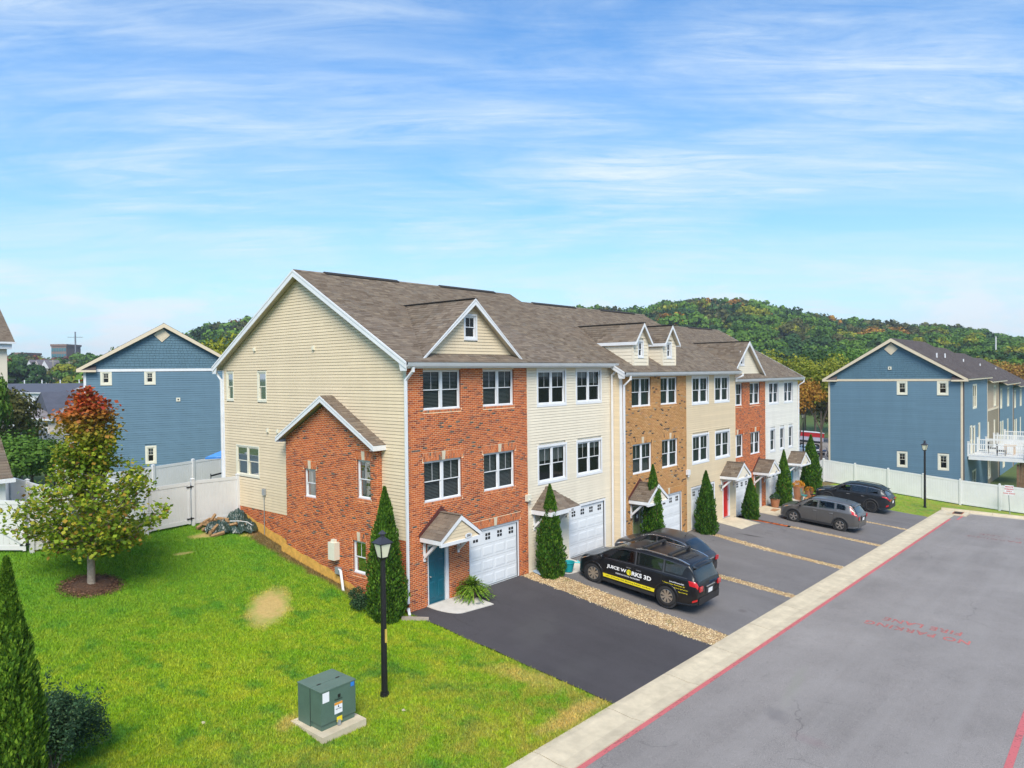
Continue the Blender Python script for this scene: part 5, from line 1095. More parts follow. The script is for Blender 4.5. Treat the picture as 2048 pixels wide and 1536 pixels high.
# ---------------------------------------------------------------- the two blue rows
def blue_house(label, loc, rotz, W_, ze, za, zg, wins, diam, vent, second, cat='town house', front=None):
    """gable on local y=0 facing -y, x from 0 to W_; units run back along +y"""
    H = thing('blue_house', label, cat, loc, 'blue sided row houses', rotz, ws=False); fr = Fr((0, 0, 0), (1, 0, 0), (0, -1, 0)); cx = W_/2
    s = (za-ze)/(cx+.35); top = lambda z: (max(0, (z-ze-.05)/s-.3), W_-max(0, (z-ze-.05)/s-.3))
    Ld = 12.5
    backing(H, fr, zg, za-.25, lambda z: top(z) if z > ze+.1 else (0, W_), [(q[0]+.14, q[1]-.14, q[2]+.14, q[3]-.10) for q in wins], SID_BLUE, 'gable_wall', brk=(ze+.1,), d=-.03)
    hl = [tuple(q) for q in wins]
    boards(H, fr, zg, ze-.16, rect(.13, W_-.13), hl, .155, SID_BLUE, proud=.02, maxlen=4.2, gap=.017)
    # cedar-look shingle siding in the gable: courses of single shingles
    z = ze+.02; k = 0
    while z < za-.45:
        a, b = top(z+.16); 
        if b-a < .25: break
        x = a-(k % 2)*.1; items = []
        mb = MB()
        while x < b:
            w = random.uniform(.16, .30); x0, x1 = max(a, x), min(b, x+w-.012)
            if x1-x0 > .03:
                dz_ = random.uniform(0, .012); P = fr.p; mb.add([P(x0, z+dz_, 0), P(x1, z+dz_, 0), P(x1, z+dz_, .024), P(x0, z+dz_, .024), P(x0, z+.165, .006), P(x1, z+.165, .006)], [(0, 1, 2, 3), (3, 2, 5, 4), (0, 3, 4), (1, 5, 2)])
            x += w
        mb.build('shingle_course', SID_BLUE_L, H, kind='stuff'); z += .178; k += 1
    mb = MB(); fr.box(mb, -.02, ze-.16, 0, W_+.02, ze+.02, .04); mb.build('belt_board', WHITE if second is None else CREAM_TRIM, H)
    for a in (-.02, W_-.13): mb = MB(); fr.box(mb, a, zg, -.02, a+.15, ze-.16, .035); mb.build('corner_board', WHITE if second is None else CREAM_TRIM, H)
    for q in wins:
        window(H, fr, q[0]+.13, q[1]-.13, q[2]+.13, q[3]-.13, twin=False, d=.0, trim=.13, shade='half', mun_h=True, trim_m=CREAM_BOX, interior=.3)
    x, z = diam; mb = MB(); mb.extr([fr.p(x, z-.50, .03), fr.p(x+.52, z, .03), fr.p(x, z+.50, .03), fr.p(x-.52, z, .03)], fr.n*.03); mb.extr([fr.p(x, z-.36, .061), fr.p(x+.38, z, .061), fr.p(x, z+.36, .061), fr.p(x-.38, z, .061)], fr.n*.01); mb.build('gable_vent', CREAM_TRIM, H)
    x, z = vent; mb = MB(); fr.box(mb, x-.13, z-.13, .02, x+.13, z+.13, .06); mb.build('wall_vent', CREAM_BOX, H); 
    mb = MB(); fr.box(mb, x-.05, z-.05, .061, x+.05, z+.05, .066); mb.build('vent_opening', BLACK, H)
    # rake boards, pent returns
    mb = MB()
    for sg in (-1, 1):
        e = cx+sg*(cx+.42); mb.extr([fr.p(cx, za, .32), fr.p(e, ze+.02, .32), fr.p(e, ze-.20, .32), fr.p(cx, za-.28, .32)], fr.n*.03)
    mb.build('rake_board', CREAM_TRIM, H)
    for sg in (-1, 1):
        e = cx+sg*(cx+.42); i_ = cx+sg*(cx-.72); mb = MB(); mb.extr([fr.p(e, ze-.18, 0), fr.p(i_, ze-.18, 0), fr.p(i_, ze-.05, 0), fr.p(e, ze-.05, 0)], fr.n*.36); mb.build('eave_return', CREAM_TRIM, H)
        mb = MB(); mb.add([fr.p(e, ze-.045, .34), fr.p(i_, ze-.045, .34), fr.p(i_, ze+.30, .01), fr.p(e, ze+.10, .01), fr.p(i_, ze-.045, .01)], [(0, 1, 2, 3), (1, 4, 2)]); mb.build('return_roof', SHINGLE_DARK, H)
    ox = -.32
    units = [(0, Ld, 0, 'blue')]+(second or [(Ld, Ld+9, -.45, 'blue'), (Ld+9, Ld+18, -.9, 'blue')])
    for (y0, y1, dz, colr) in units:
        mb = MB(); a = -.32 if y0 == 0 else 0
        for sg in (-1, 1):
            e = cx+sg*(cx+.42); mb.extr([(cx, y0+a, za+dz), (e, y0+a, ze+.02+dz), (e, y0+a, ze-.10+dz), (cx, y0+a, za-.14+dz)], (0, y1-y0-a, 0))
        rf = mb.build('roof', CREAM_TRIM, H)
        for sg in (-1, 1):
            e = Vector((cx+sg*(cx+.45), 0, ze+dz+.01)); v = (Vector((cx, 0, za+dz))-e).normalized(); Ls = (Vector((cx, 0, za+dz))-e).length; n = v.cross(Vector((0, 1, 0))); n = n if n.z > 0 else -n
            if sg > 0: shingles(rf, Fr(e+Vector((0, 0, .012)), (0, 1, 0), n, v), 0, Ls+.03, rect(y0+a-.02, y1), SHINGLE_DARK, course=.2, w=.42)
            else: mb = MB(); o = Vector((0, 0, .016)); mb.quad(e+Vector((0, y0+a, 0))+o, e+Vector((0, y1, 0))+o, Vector((cx, y1, za+dz))+o, Vector((cx, y0+a, za+dz))+o); mb.build('rear_shingles', SHINGLE_DARK, rf)
        for yv in (y0+3.5, y0+7.0) if dz == 0 else (y0+3.5,):
            xx = cx+cx*.52; zz = za+dz-(xx-cx)*s; mb = MB(); mb.cyl((xx, yv, zz-.1), (xx, yv, zz+.42), .06, n=8); mb.build('vent_pipe', WHITE, rf)
        m_ = {'blue': SID_BLUE, 'sand': SID_SAND}[colr]
        side = Fr((W_-(.0 if dz == 0 else .35), y0, 0), (0, 1, 0), (1, 0, 0)); L_ = y1-y0
        if second is not None:
            up = [(2.2, 3.9), (6.6, 8.0)] if L_ > 9 else [(1.4, 2.8), (5.6, 7.0)]
            if L_ > 12: up = [(2.2, 3.9)]
            wl = [(a_, b_, 4.6+dz, 6.7+dz) for a_, b_ in ([(4.6, 6.6)] if dz == 0 else [(1.2, 2.6), (6.6, 8.2)])]
            wl += [(3.2, 4.2, .9+dz, 3.3+dz), (4.6, 5.7, .6+dz, 3.2+dz), (7.3, 8.3, .9+dz, 3.3+dz)] if dz == 0 else [(1.0, 2.0, .9+dz, 3.3+dz), (2.6, 3.5, .9+dz, 3.3+dz), (6.6, 7.5, .9+dz, 3.3+dz)]
            wl += [(4.2, 6.2, -2.3, -.5)] if dz == 0 else [(3.0, 4.6, -2.6, -.7)]
            backing(H, side, zg-.4, ze+dz, rect(0, L_), [(a_+.1, b_-.1, c_, d_-.1) for a_, b_, c_, d_ in wl], m_, 'front_wall', d=-.03)
            boards(H, side, zg-.4, 3.9 if colr == 'sand' else ze+dz-.1, rect(.1, L_), wl, .155, SID_TAUPE if colr == 'sand' else m_, maxlen=0, gap=.017)
            if colr == 'sand': boards(H, side, 4.1, ze+dz-.1, rect(.1, L_), wl, .155, m_, maxlen=0, gap=.017); mb = MB(); side.box(mb, 0, 3.9, 0, L_, 4.1, .05); mb.build('belt_board', CREAM_TRIM, H)
            for q in wl: window(H, side, q[0]+.1, q[1]-.1, q[2]+.1, q[3]-.1, twin=(q[1]-q[0]) > 1.3, d=0, trim=.1, shade='curtain', muntin=False, trim_m=CREAM_BOX, interior=.3)
            mb = MB(); side.box(mb, L_-.12, zg-.4, -.03, L_, ze+dz-.1, .04); mb.build('corner_board', CREAM_TRIM, H)
            mb = MB(); side.box(mb, .15, zg-.4, .01, .24, ze+dz-.1, .08); mb.build('downspout', mat('bronze', (.10, .06, .045), .5), H)
        else:
            mb = MB(); side.box(mb, 0, zg, -.1, L_, ze+dz, 0); mb.build('front_wall', m_, H)
        mb = MB(); mb.box(.05, y0+.45, zg, W_-.8, y1-.05, ze+dz-.1); mb.build('inner_walls', DARK, H)
        mb = MB(); mb.box(-.0, y0, zg, .1, y1, ze+dz-.05); mb.build('rear_wall', m_, H)
    return H
BR_ = blue_house('blue sided house end behind the vinyl fence, raised white deck along its side', (50, 1.81, 0), R(-90), 10.08, 7.18, 10.56, -3.2, [(5.41, 6.20, 5.89, 7.02), (8.32, 9.12, 5.89, 7.02), (5.40, 6.19, -.08, 1.23), (8.36, 9.15, -.10, 1.23)], (4.99, 9.69), (4.89, 8.10), [(12.5, 22.5, -.42, 'sand'), (22.5, 34, -.85, 'blue'), (34, 46, -1.3, 'blue')])
BL_ = blue_house('slate blue house end behind the maple, its gable partly hidden by the brick house', (1.82, 34.35, 0), R(-20), 9.7, 8.62, 11.77, -1.5, [(.95, 1.63, 7.54, 8.52), (3.58, 4.28, 7.54, 8.52), (3.55, 4.25, 2.07, 3.33)], (4.72, 10.98), (5.68, 6.47), None)
# deck, posts, pallets, air conditioners beside the right blue house
VW = mat('deck_white', (.74, .73, .70), .5, var=.05); PW = mat('weathered_post', (.20, .12, .07), .9, var=.25, vs=5)
def deck(label, x0, x1, y0, y1, z):
    D = thing('raised_deck', label, 'deck', ((x0+x1)/2, y1, z-3.5), 'white railed decks of the blue row')
    mb = MB(); mb.box(x0, y0, z-.28, x1, y1, z); mb.build('deck_floor', VW, D)
    def rail(a, b):
        a = Vector(a); b = Vector(b); d = (b-a); L_ = d.length; n = max(1, int(L_/1.9))
        for i in range(n+1):
            p = a+d*i/n; mb = MB(); mb.cbox((p.x, p.y, z+.55), .13, .13, 1.15); mb.cbox((p.x, p.y, z+1.15), .17, .17, .05); mb.build('deck_post', VW, D)
        for h in (.12, .98): mb = MB(); mb.beam(a+Vector((0, 0, h)), b+Vector((0, 0, h)), .05, .07); mb.build('rail', VW, D)
        k = int(L_/.14)
        for i in range(1, k): 
            p = a+d*i/k; mb = MB(); mb.cbox((p.x, p.y, z+.55), .035, .035, .80); mb.build('baluster', VW, D)
    rail((x0, y1, z), (x0, y0, z)); rail((x0, y0, z), (x1, y0, z)); rail((x1, y0, z), (x1, y1, z))
    for xx in (x0+.4, (x0+x1)/2, x1-.4):
        mb = MB(); mb.cbox((xx, y0+.5, (z-.28-3.3)/2-.2), .16, .16, z-.28+3.3); mb.build('support_post', PW, D)
    return D
deck('white railed raised deck on timber posts beside the right blue house', 52.0, 56.6, -12.1, -8.35, .95)
deck('second white railed deck behind the first, along the sand coloured wall', 58.2, 62.8, -12.3, -8.75, .9)
deck('third white railed deck, farthest along the blue row', 65.0, 70, -12.3, -8.75, .75)
PAL = mat('pallet_wood', (.62, .33, .10), .85, var=.2, vs=5)
PS = thing('pallet_stack', 'stack of orange brown wooden pallets under the white deck', 'pallets', (50.8, -10.6, -3.0))
for k in range(5):
    z = T(50.8, -10.6)+.15*k+.18
    for j in range(6): mb = MB(); mb.box(50.2, -11.3+.24*j, z+.09, 51.4, -11.14+.24*j, z+.115); mb.build('plank', PAL, PS)
    for j in range(3): mb = MB(); mb.box(50.2+.53*j, -11.3, z, 50.32+.53*j, -9.95, z+.09); mb.build('bearer', PAL, PS)
for i, (x, y, l, r_, m_) in enumerate([(52.0, -9.35, 'grey round air conditioner by the blue wall under the deck', .45, STEEL), (54.2, -9.3, 'black box air conditioner farther under the white deck', .55, BLACK)]):
    A = thing('air_conditioner', l, 'air conditioner', (x, y, T(x, y))); mb = MB(); z = T(x, y)+.1; mb.lathe((x, y, z), [(0, 0), (r_, 0), (r_, .85), (r_*.9, .92), (0, .92)], 14 if i == 0 else 4); mb.build('housing', m_, A); mb = MB(); mb.lathe((x, y, z+.925), [(0, 0), (r_*.6, 0), (r_*.6, .03), (0, .05)], 12); mb.build('fan_grille', BLACK, A)
for i, (x, y) in enumerate([(53.3, -10.4), (55.3, -9.6)]):
    c = thing('deck_chair', ['dark patio chair near the front rail of the white deck', 'dark patio chair against the wall on the white deck'][i], 'chair', (x, y, .95)); mb = MB(); mb.box(x-.3, y-.3, 1.35, x+.3, y+.3, 1.41); mb.build('seat', BLACK, c); mb = MB(); mb.box(x-.3, y+.26, 1.35, x+.3, y+.32, 1.9); mb.build('backrest', BLACK, c)
    for a in (-.27, .27):
        for b in (-.27, .27): mb = MB(); mb.cyl((x+a, y+b, .95), (x+a, y+b, 1.36), .02, n=6); mb.build('leg', BLACK, c)
mb = MB(); mb.box(54.4, -11.2, 1.65, 55.4, -10.4, 1.70); [mb.cyl((54.5+.8*a, -11.1+.6*b, .95), (54.5+.8*a, -11.1+.6*b, 1.65), .03, n=6) for a in (0, 1) for b in (0, 1)]; mb.build('deck_table', PAL, None, label='wooden table in the middle of the white deck', cat='table')
# ---------------------------------------------------------------- plants
def leaf_mat(name, cols, zgrad=None, trans=.25, big=.35):
    """cols: ramp over random per leaf; zgrad: (z0,z1, ramp cols) mixes by height of the real crown"""
    m, b = newmat(name); t = N('ShaderNodeTexCoord').outputs['Object']; g = N('ShaderNodeNewGeometry'); o = N('ShaderNodeObjectInfo')
    r = mth('FRACT', mth('ADD', g.outputs['Random Per Island'], mth('MULTIPLY', o.outputs['Random'], .0))); c = ramp(r, cols)
    if zgrad:
        x = N('ShaderNodeSeparateXYZ'); L(t, x.inputs[0]); q = mth('ADD', mth('DIVIDE', mth('SUBTRACT', x.outputs[2], zgrad[0]), zgrad[1]-zgrad[0]), mth('MULTIPLY', mth('SUBTRACT', noise(t, .9, 4, .6), .5), .5))
        f = ramp(q, [(0, 0), (.45, .5), (.8, 1)]); c2 = ramp(r, zgrad[2]); c = mixc(f, c, c2)
    n = noise(t, big, 4, .6); c = mixc(1, c, mixc(ramp(n, [(.3, 0), (.7, 1)]), (.65, .68, .70), (1.3, 1.25, 1.1)), 'MULTIPLY')
    tone = mixc(o.outputs['Random'], (.78, .82, .9), (1.2, 1.12, .95)); c = mixc(1, c, tone, 'MULTIPLY')
    L(c, b.inputs['Base Color']); b.inputs['Roughness'].default_value = .65; b.inputs['Specular IOR Level'].default_value = .25
    out = nt.nodes['Material Output']; tl = N('ShaderNodeBsdfTranslucent'); L(c, tl.inputs[0]); mx = N('ShaderNodeMixShader'); mx.inputs[0].default_value = trans; L(b.outputs[0], mx.inputs[1]); L(tl.outputs[0], mx.inputs[2]); L(mx.outputs[0], out.inputs[0])
    MATS[name] = m; return m
BARK = mat('bark', (.17, .13, .10), .95, var=.3, vs=9, bump=.6, bs=18); BARKL = mat('young_bark', (.28, .23, .18), .9, var=.25, vs=12, bump=.4)
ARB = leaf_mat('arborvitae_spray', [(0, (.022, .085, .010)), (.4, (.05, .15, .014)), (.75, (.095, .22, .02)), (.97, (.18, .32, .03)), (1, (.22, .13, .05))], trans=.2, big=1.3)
ARBL = leaf_mat('bright_arborvitae_spray', [(0, (.035, .10, .012)), (.4, (.07, .17, .016)), (.75, (.13, .26, .022)), (1, (.22, .36, .04))], trans=.2, big=1.3)  # paler, yellower green foliage than ARB
MAPLE = leaf_mat('maple_leaf', [(0, (.09, .17, .014)), (.3, (.16, .27, .02)), (.6, (.26, .35, .03)), (.85, (.38, .40, .04)), (.95, (.42, .28, .04)), (1, (.20, .10, .03))], zgrad=(5.9, 7.5, [(0, (.16, .10, .02)), (.3, (.34, .085, .02)), (.6, (.42, .055, .025)), (.85, (.48, .14, .04)), (1, (.38, .04, .045))]), trans=.35, big=.9)
SHRUB = leaf_mat('dark_shrub_leaf', [(0, (.015, .045, .022)), (.5, (.032, .082, .038)), (.85, (.06, .13, .06)), (1, (.13, .20, .08))], trans=.15, big=2)
FERN = leaf_mat('fern_frond', [(0, (.10, .22, .015)), (.5, (.20, .36, .03)), (1, (.36, .48, .06))], trans=.35, big=3)
def quads(name, p, a, b, mt, parent=None, kind=None, fold=0, **k):
    """leaf faces: centre p, half axes a, b"""
    vs = np.stack([p-a, p-b, p+a, p+b], 1).reshape(-1, 3); return np_mesh(name, vs, np.arange(len(p)*4).reshape(-1, 4), mt, parent, kind, **k)
def unit_vecs(n, rng=NR): v = rng.normal(size=(n, 3)); return v/np.linalg.norm(v, axis=1)[:, None]
def arbor_arrays(h, r, n, sz, sd=0):
    rng = np.random.default_rng(sd); t = rng.random(n)**1.25; prof = np.where(t < .12, .80+t/.12*.20, 1-(np.maximum(t-.12, 0)/.88)**1.75*.98); a = rng.uniform(0, 6.283, n)
    lump = 1+.13*np.sin(a*3+t*9+sd)+.11*np.sin(a*5-t*21+sd*2)+.08*np.sin(a*9+t*43+sd)+.06*np.sin(a*17-t*83); rr = r*prof*lump*(1-.32*rng.random(n)**2.2); z = t*h*.97+.02
    p = np.stack([rr*np.cos(a), rr*np.sin(a), z], 1); out = np.stack([np.cos(a), np.sin(a), np.zeros(n)], 1)
    up = np.array([0, 0, 1.0])+out*rng.uniform(.15, .9, n)[:, None]+rng.normal(size=(n, 3))*.22; up /= np.linalg.norm(up, axis=1)[:, None]
    sd_ = np.cross(up, out+rng.normal(size=(n, 3))*.7); sd_ /= np.linalg.norm(sd_, axis=1)[:, None]; s = sz*rng.uniform(.6, 1.3, n)[:, None]
    return p, up*s, sd_*s*.42
def arborvitae(label, x, y, h, r, n=9000, sz=.065, sd=1, mt=None, z=None, share={}):
    z = T(x, y) if z is None else z; t = thing('arborvitae', label, 'tree', (x, y, z), 'arborvitae along the row', ws=False)
    p, a, b = arbor_arrays(h, r, n, sz, sd); quads('foliage', p, a, b, mt or ARB, t)
    mb = MB(); mb.lathe((0, 0, 0), [(r*.58, .06), (r*.66, .1*h), (r*.5, .45*h), (r*.2, .8*h), (.01, .95*h)], 10); mb.build('light_block_twigs', MATS['light_block_twig'], t)  # dark cone standing for inner branches, added to block light through the foliage
    mb = MB(); mb.cyl((0, 0, -.1), (0, 0, h*.6), .07, .03, 7); mb.build('trunk', BARK, t); return t
mat('light_block_twig', (.030, .045, .014), .95, var=.4, vs=12)  # dark brown green of the light-blocking cone
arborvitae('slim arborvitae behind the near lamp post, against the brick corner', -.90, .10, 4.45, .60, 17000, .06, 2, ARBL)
arborvitae('arborvitae in the wide gravel bed beside the black minivan', 6.82, -.75, 3.78, .54, 15000, .055, 3)
arborvitae('tall arborvitae in front of the tan brick house', 13.95, -1.35, 4.3, .52, 13000, .06, 4)
arborvitae('plump arborvitae between the white garage door and the red door', 19.6, -1.30, 3.4, .54, 12000, .06, 5)
arborvitae('short narrow arborvitae to the right of the red door', 26.3, -.95, 2.6, .46, 9000, .065, 6)
arborvitae('arborvitae beside the white house canopy, behind the silver grey crossover', 32.05, -.85, 3.85, .50, 11000, .065, 7)
arborvitae('last arborvitae, where the vinyl fence meets the row', 39.9, .0, 4.35, .70, 13000, .075, 8)
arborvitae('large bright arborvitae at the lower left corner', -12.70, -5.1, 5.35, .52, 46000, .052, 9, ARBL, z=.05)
def bush(name, label, cat, x, y, rx, ry, h, n, sz, mt, sd, z=None, stems=6, shoots=0, group=None):
    rng = np.random.default_rng(sd); z = T(x, y) if z is None else z; t = thing(name, label, cat, (x, y, z), group, ws=False)
    d = unit_vecs(n, rng); d[:, 2] = np.abs(d[:, 2])*1.1-.12; k = rng.integers(0, 9, n); off = unit_vecs(9, rng)*np.array([rx, ry, h*.55])*.62; off[:, 2] = np.abs(off[:, 2]); sc = rng.uniform(.34, .62, 9)
    p = off[k]+d*np.array([rx, ry, h*.62])*sc[k][:, None]*(rng.random(n)**.35)[:, None]; p[:, 2] += h*.12; p = p[p[:, 2] > .02]; n = len(p)
    if shoots:
        K_ = 260; m_ = shoots*K_; ang = np.repeat(rng.uniform(0, 6.28, shoots), K_); el = np.repeat(rng.uniform(.55, 1.25, shoots), K_); q = np.tile(np.linspace(.35, 1.0, K_), shoots); pp = np.stack([np.cos(ang)*rx*q*np.cos(el)*1.2, np.sin(ang)*ry*q*np.cos(el)*1.2, h*q*np.sin(el)], 1)+rng.normal(size=(m_, 3))*.07; p = np.concatenate([p, pp]); n = len(p)
    a = unit_vecs(n, rng)*sz*rng.uniform(.6, 1.2, n)[:, None]; b = np.cross(a, unit_vecs(n, rng)); b = b/np.linalg.norm(b, axis=1)[:, None]*np.linalg.norm(a, axis=1)[:, None]*.5
    quads('foliage', p, a, b, mt, t); mb = MB()
    for i in range(stems): an = i*6.28/stems; mb.cyl((0, 0, 0), (math.cos(an)*rx*.5, math.sin(an)*ry*.5, h*.55), .02, .01, 5)
    mb.build('stems', BARK, t, kind='stuff'); return t
bush('shrub', 'small dark leafy shrub between the brick wall and the near arborvitae', 'shrub', -.95, 1.35, .55, .6, .95, 4200, .032, SHRUB, 21)
bush('shrub', 'large ragged blue green shrub beside the corner arborvitae', 'shrub', -11.25, -2.2, 1.0, 1.0, 2.2, 36000, .034, SHRUB, 22, shoots=14)
# boston fern on the porch slab
ft = thing('fern', 'bushy bright green fern in a pot between door and garage', 'fern', (2.62, -.42, T(2.6, -.4)+.06), ws=False); rng = np.random.default_rng(5); P_ = []; A_ = []; B_ = []
for i in range(260):
    an = rng.uniform(0, 6.283); el = rng.uniform(.15, 1.45); l = rng.uniform(.65, 1.0); m_ = 16; s = np.linspace(.1, 1, m_); hr = s*l*math.cos(el)*.8+.25*s*s*l*math.cos(el)*.5; zz = .30+s*l*math.sin(el)*.8-.55*s*s*l*(.5+.5*math.cos(el)); q = np.stack([np.cos(an)*hr, np.sin(an)*hr, np.maximum(zz, .02)], 1)
    w = (1-s*.7)*.075; tn = np.array([-math.sin(an), math.cos(an), 0]); fw_ = np.gradient(q, axis=0); P_.append(q); A_.append(fw_*.75); B_.append(tn[None]*w[:, None]*.9+rng.normal(size=(m_, 3))*.006)
quads('fronds', np.concatenate(P_), np.concatenate(A_), np.concatenate(B_), FERN, ft)
mb = MB(); mb.lathe((0, 0, 0), [(0, 0), (.15, 0), (.20, .28), (.22, .30), (.18, .29), (0, .27)], 14); mb.build('pot', mat('pot', (.10, .07, .05), .7), ft)
# young maple
def maple():
    X, Y = -7.23, 7.33; Z = T(X, Y)+.10; t = thing('maple_tree', 'young maple with green and yellow leaves turning red at the top, in a mulch ring', 'tree', (X, Y, Z), ws=True)
    rng = np.random.default_rng(11); mb = MB(); H_ = 6.25; tp = []; 
    for i in range(13): s = i/12; tp.append(Vector((X+.10*math.sin(s*4)*s, Y+.08*math.sin(s*5+1)*s, Z-.15+s*H_)))
    rad = [.115*(1-i/13)**.8+.012 for i in range(13)]
    for i in range(12): mb.cyl(tp[i], tp[i+1], rad[i], rad[i+1], 9, caps=False)
    mb.lathe((X, Y, Z-.12), [(.17, 0), (.12, .15)], 9); mb.build('trunk', BARKL, t, smooth=True)
    prof = lambda z: float(np.interp(z*1.16, [1.1, 1.5, 2.2, 3.2, 4.0, 4.7, 5.3, 5.9, 6.4, 6.9, 7.5], [.8, 1.6, 2.15, 2.3, 1.85, 1.05, .85, .98, .85, .45, .1]))
    LP = []; bm_ = MB(); ng = 0
    for i in range(86):
        zt = 1.45+(H_-1.55)*(i/85)**.92; an = i*2.39996+rng.uniform(-.3, .3); R_ = prof(zt)*rng.uniform(.62, 1.10); z0 = max(1.15, zt-R_*.62-.15); s0 = min(.999, (z0+.15)/H_); k = s0*12; b0 = tp[int(k)].lerp(tp[min(12, int(k)+1)], k-int(k)); e = Vector((X+math.cos(an)*R_, Y+math.sin(an)*R_, Z+zt+rng.uniform(-.15, .2))); mid = b0.lerp(e, .5)+Vector((0, 0, -.10*R_))
        bm_.cyl(b0, mid, .030*(1-s0*.5), .018, 5, caps=False); bm_.cyl(mid, e, .018, .006, 5, caps=False)
        for j in range(int(6+R_*3.2)):
            u = rng.uniform(.30, 1.0); c = b0.lerp(mid, u*2) if u < .5 else mid.lerp(e, u*2-1); dv = Vector(rng.normal(size=3)); dv.z *= .6; q = c+dv.normalized()*rng.uniform(.12, .42)*(.45+.3*R_)
            bm_.cyl(c, q, .006, .003, 3, caps=False); m_ = int(rng.uniform(13, 26)); LP.append(np.array(q)[None]+rng.normal(size=(m_, 3))*np.array([.165, .165, .10]))
    for k in range(6): q = tp[12]+Vector(rng.normal(size=3))*.12; LP.append(np.array(q)[None]+rng.normal(size=(26, 3))*np.array([.10, .10, .16]))
    bm_.build('branches', BARKL, t, kind='stuff'); p = np.concatenate(LP); n = len(p)
    nrm = unit_vecs(n, rng); nrm[:, 2] = np.abs(nrm[:, 2])+.35; nrm /= np.linalg.norm(nrm, axis=1)[:, None]; a = np.cross(nrm, unit_vecs(n, rng)); a /= np.linalg.norm(a, axis=1)[:, None]; b = np.cross(nrm, a); s = rng.uniform(.045, .078, n)[:, None]
    # five-pointed leaf outline as two kites
    vs = np.stack([p-a*s*1.0, p-b*s*.95+a*s*.1, p+a*s*1.15, p+b*s*.95+a*s*.1], 1).reshape(-1, 3); np_mesh('crown', vs, np.arange(4*n).reshape(-1, 4), MAPLE, t)
maple()
# generic crowns, unit size ~ height 1
def crown_mesh(nm, n, sd, sz, shape='round', mt=None, lumps=14):
    rng = np.random.default_rng(sd); L_ = unit_vecs(lumps, rng); L_[:, 2] = L_[:, 2]*.8+.1
    if shape == 'round': c = L_*np.array([.30, .30, .28])+np.array([0, 0, .60]); rad = rng.uniform(.13, .23, lumps)
    elif shape == 'tall': c = L_*np.array([.17, .17, .36])+np.array([0, 0, .56]); rad = rng.uniform(.10, .16, lumps)
    else: z = rng.uniform(.15, .95, lumps); c = np.stack([np.cos(rng.uniform(0, 6.28, lumps))*.18*(1-z), np.sin(rng.uniform(0, 6.28, lumps))*.18*(1-z), z], 1); rad = .05+.15*(1-z)
    k = rng.integers(0, lumps, n); d = unit_vecs(n, rng); d[:, 2] = np.where(d[:, 2] < -.3, -d[:, 2]*.5, d[:, 2]); p = c[k]+d*rad[k][:, None]*(1-.35*rng.random(n)**2)[:, None]*np.array([1, 1, .8])
    nr = d+unit_vecs(n, rng)*.55; nr /= np.linalg.norm(nr, axis=1)[:, None]; a = np.cross(nr, unit_vecs(n, rng)); a /= np.linalg.norm(a, axis=1)[:, None]; b = np.cross(nr, a); s = sz*rng.uniform(.6, 1.3, n)[:, None]; a = a*s; b = b*s*.8
    return np.stack([p-a, p-b, p+a, p+b], 1).reshape(-1, 3)
def mesh_of(nm, vs, mt):
    o = np_mesh(nm, vs, np.arange(len(vs)).reshape(-1, 4), mt); me = o.data; bpy.data.objects.remove(o); return me
LM = {
 'dark': leaf_mat('dark_green_leaves', [(0, (.022, .060, .014)), (.5, (.040, .100, .022)), (1, (.065, .145, .03))], trans=.15, big=.25),
 'mid': leaf_mat('mid_green_leaves', [(0, (.055, .13, .014)), (.5, (.09, .195, .022)), (1, (.14, .26, .035))], trans=.2, big=.25),
 'olive': leaf_mat('olive_leaves', [(0, (.055, .070, .015)), (.5, (.11, .12, .028)), (1, (.19, .17, .05))], trans=.2, big=.25),
 'yellow': leaf_mat('yellow_green_leaves', [(0, (.12, .16, .012)), (.5, (.25, .29, .022)), (1, (.42, .40, .04))], trans=.3, big=.25),
 'orange': leaf_mat('orange_leaves', [(0, (.22, .10, .015)), (.5, (.42, .20, .03)), (1, (.52, .34, .05))], trans=.25, big=.25),
 'red': leaf_mat('red_leaves', [(0, (.16, .03, .015)), (.5, (.30, .06, .03)), (1, (.40, .14, .05))], trans=.25, big=.25)}
CM = {}
for sp in LM:
    for v in range(3): CM[sp, v] = mesh_of('crown', crown_mesh('crown', 1500, 31+v*7+len(sp), .036, 'round' if v < 2 else 'tall'), LM[sp])
    CM[sp, 9] = mesh_of('crown', crown_mesh('crown', 7500, 91+len(sp), .017, 'round', lumps=26), LM[sp])
    CM[sp, 8] = mesh_of('crown', crown_mesh('crown', 5200, 77+len(sp), .019, 'tall', lumps=22), LM[sp])
for sp in LM: v_ = crown_mesh('c', 6000, 55+len(sp), .017, 'round', lumps=26); v_[:, 2] = .42+(v_[:, 2]-.1)*.62; CM[sp, 7] = mesh_of('crown', v_, LM[sp])
CM['dark', 5] = mesh_of('crown', crown_mesh('crown', 2600, 5, .03, 'pine', lumps=40), LM['dark'])
def trunk_me():
    mb = MB(); mb.cyl((0, 0, -.05), (0, 0, .5), .016, .010, 6); 
    for a in (0, 2.1, 4.2): mb.cyl((0, 0, .32), (math.cos(a)*.18, math.sin(a)*.18, .62), .008, .004, 5)
    o = mb.build('trunk', BARK); me = o.data; bpy.data.objects.remove(o); return me
TRM = trunk_me()
def tree(sp, v, x, y, h, w, label, group=None, z=None, simple=False):
    z = T(x, y) if z is None else z
    if simple:
        o = place('tree', CM[sp, v], None, None, label, 'tree', group); o.location = (x, y, z); o.scale = (w, w, h); o.rotation_euler = (0, 0, random.uniform(0, 6.28)); return o
    t = thing('tree', label, 'tree', (x, y, z), group, ws=False); t.rotation_euler = (0, 0, random.uniform(0, 6.28)); t.scale = (w, w, h)
    place('crown', CM[sp, v], t); place('trunk', TRM, t); return t
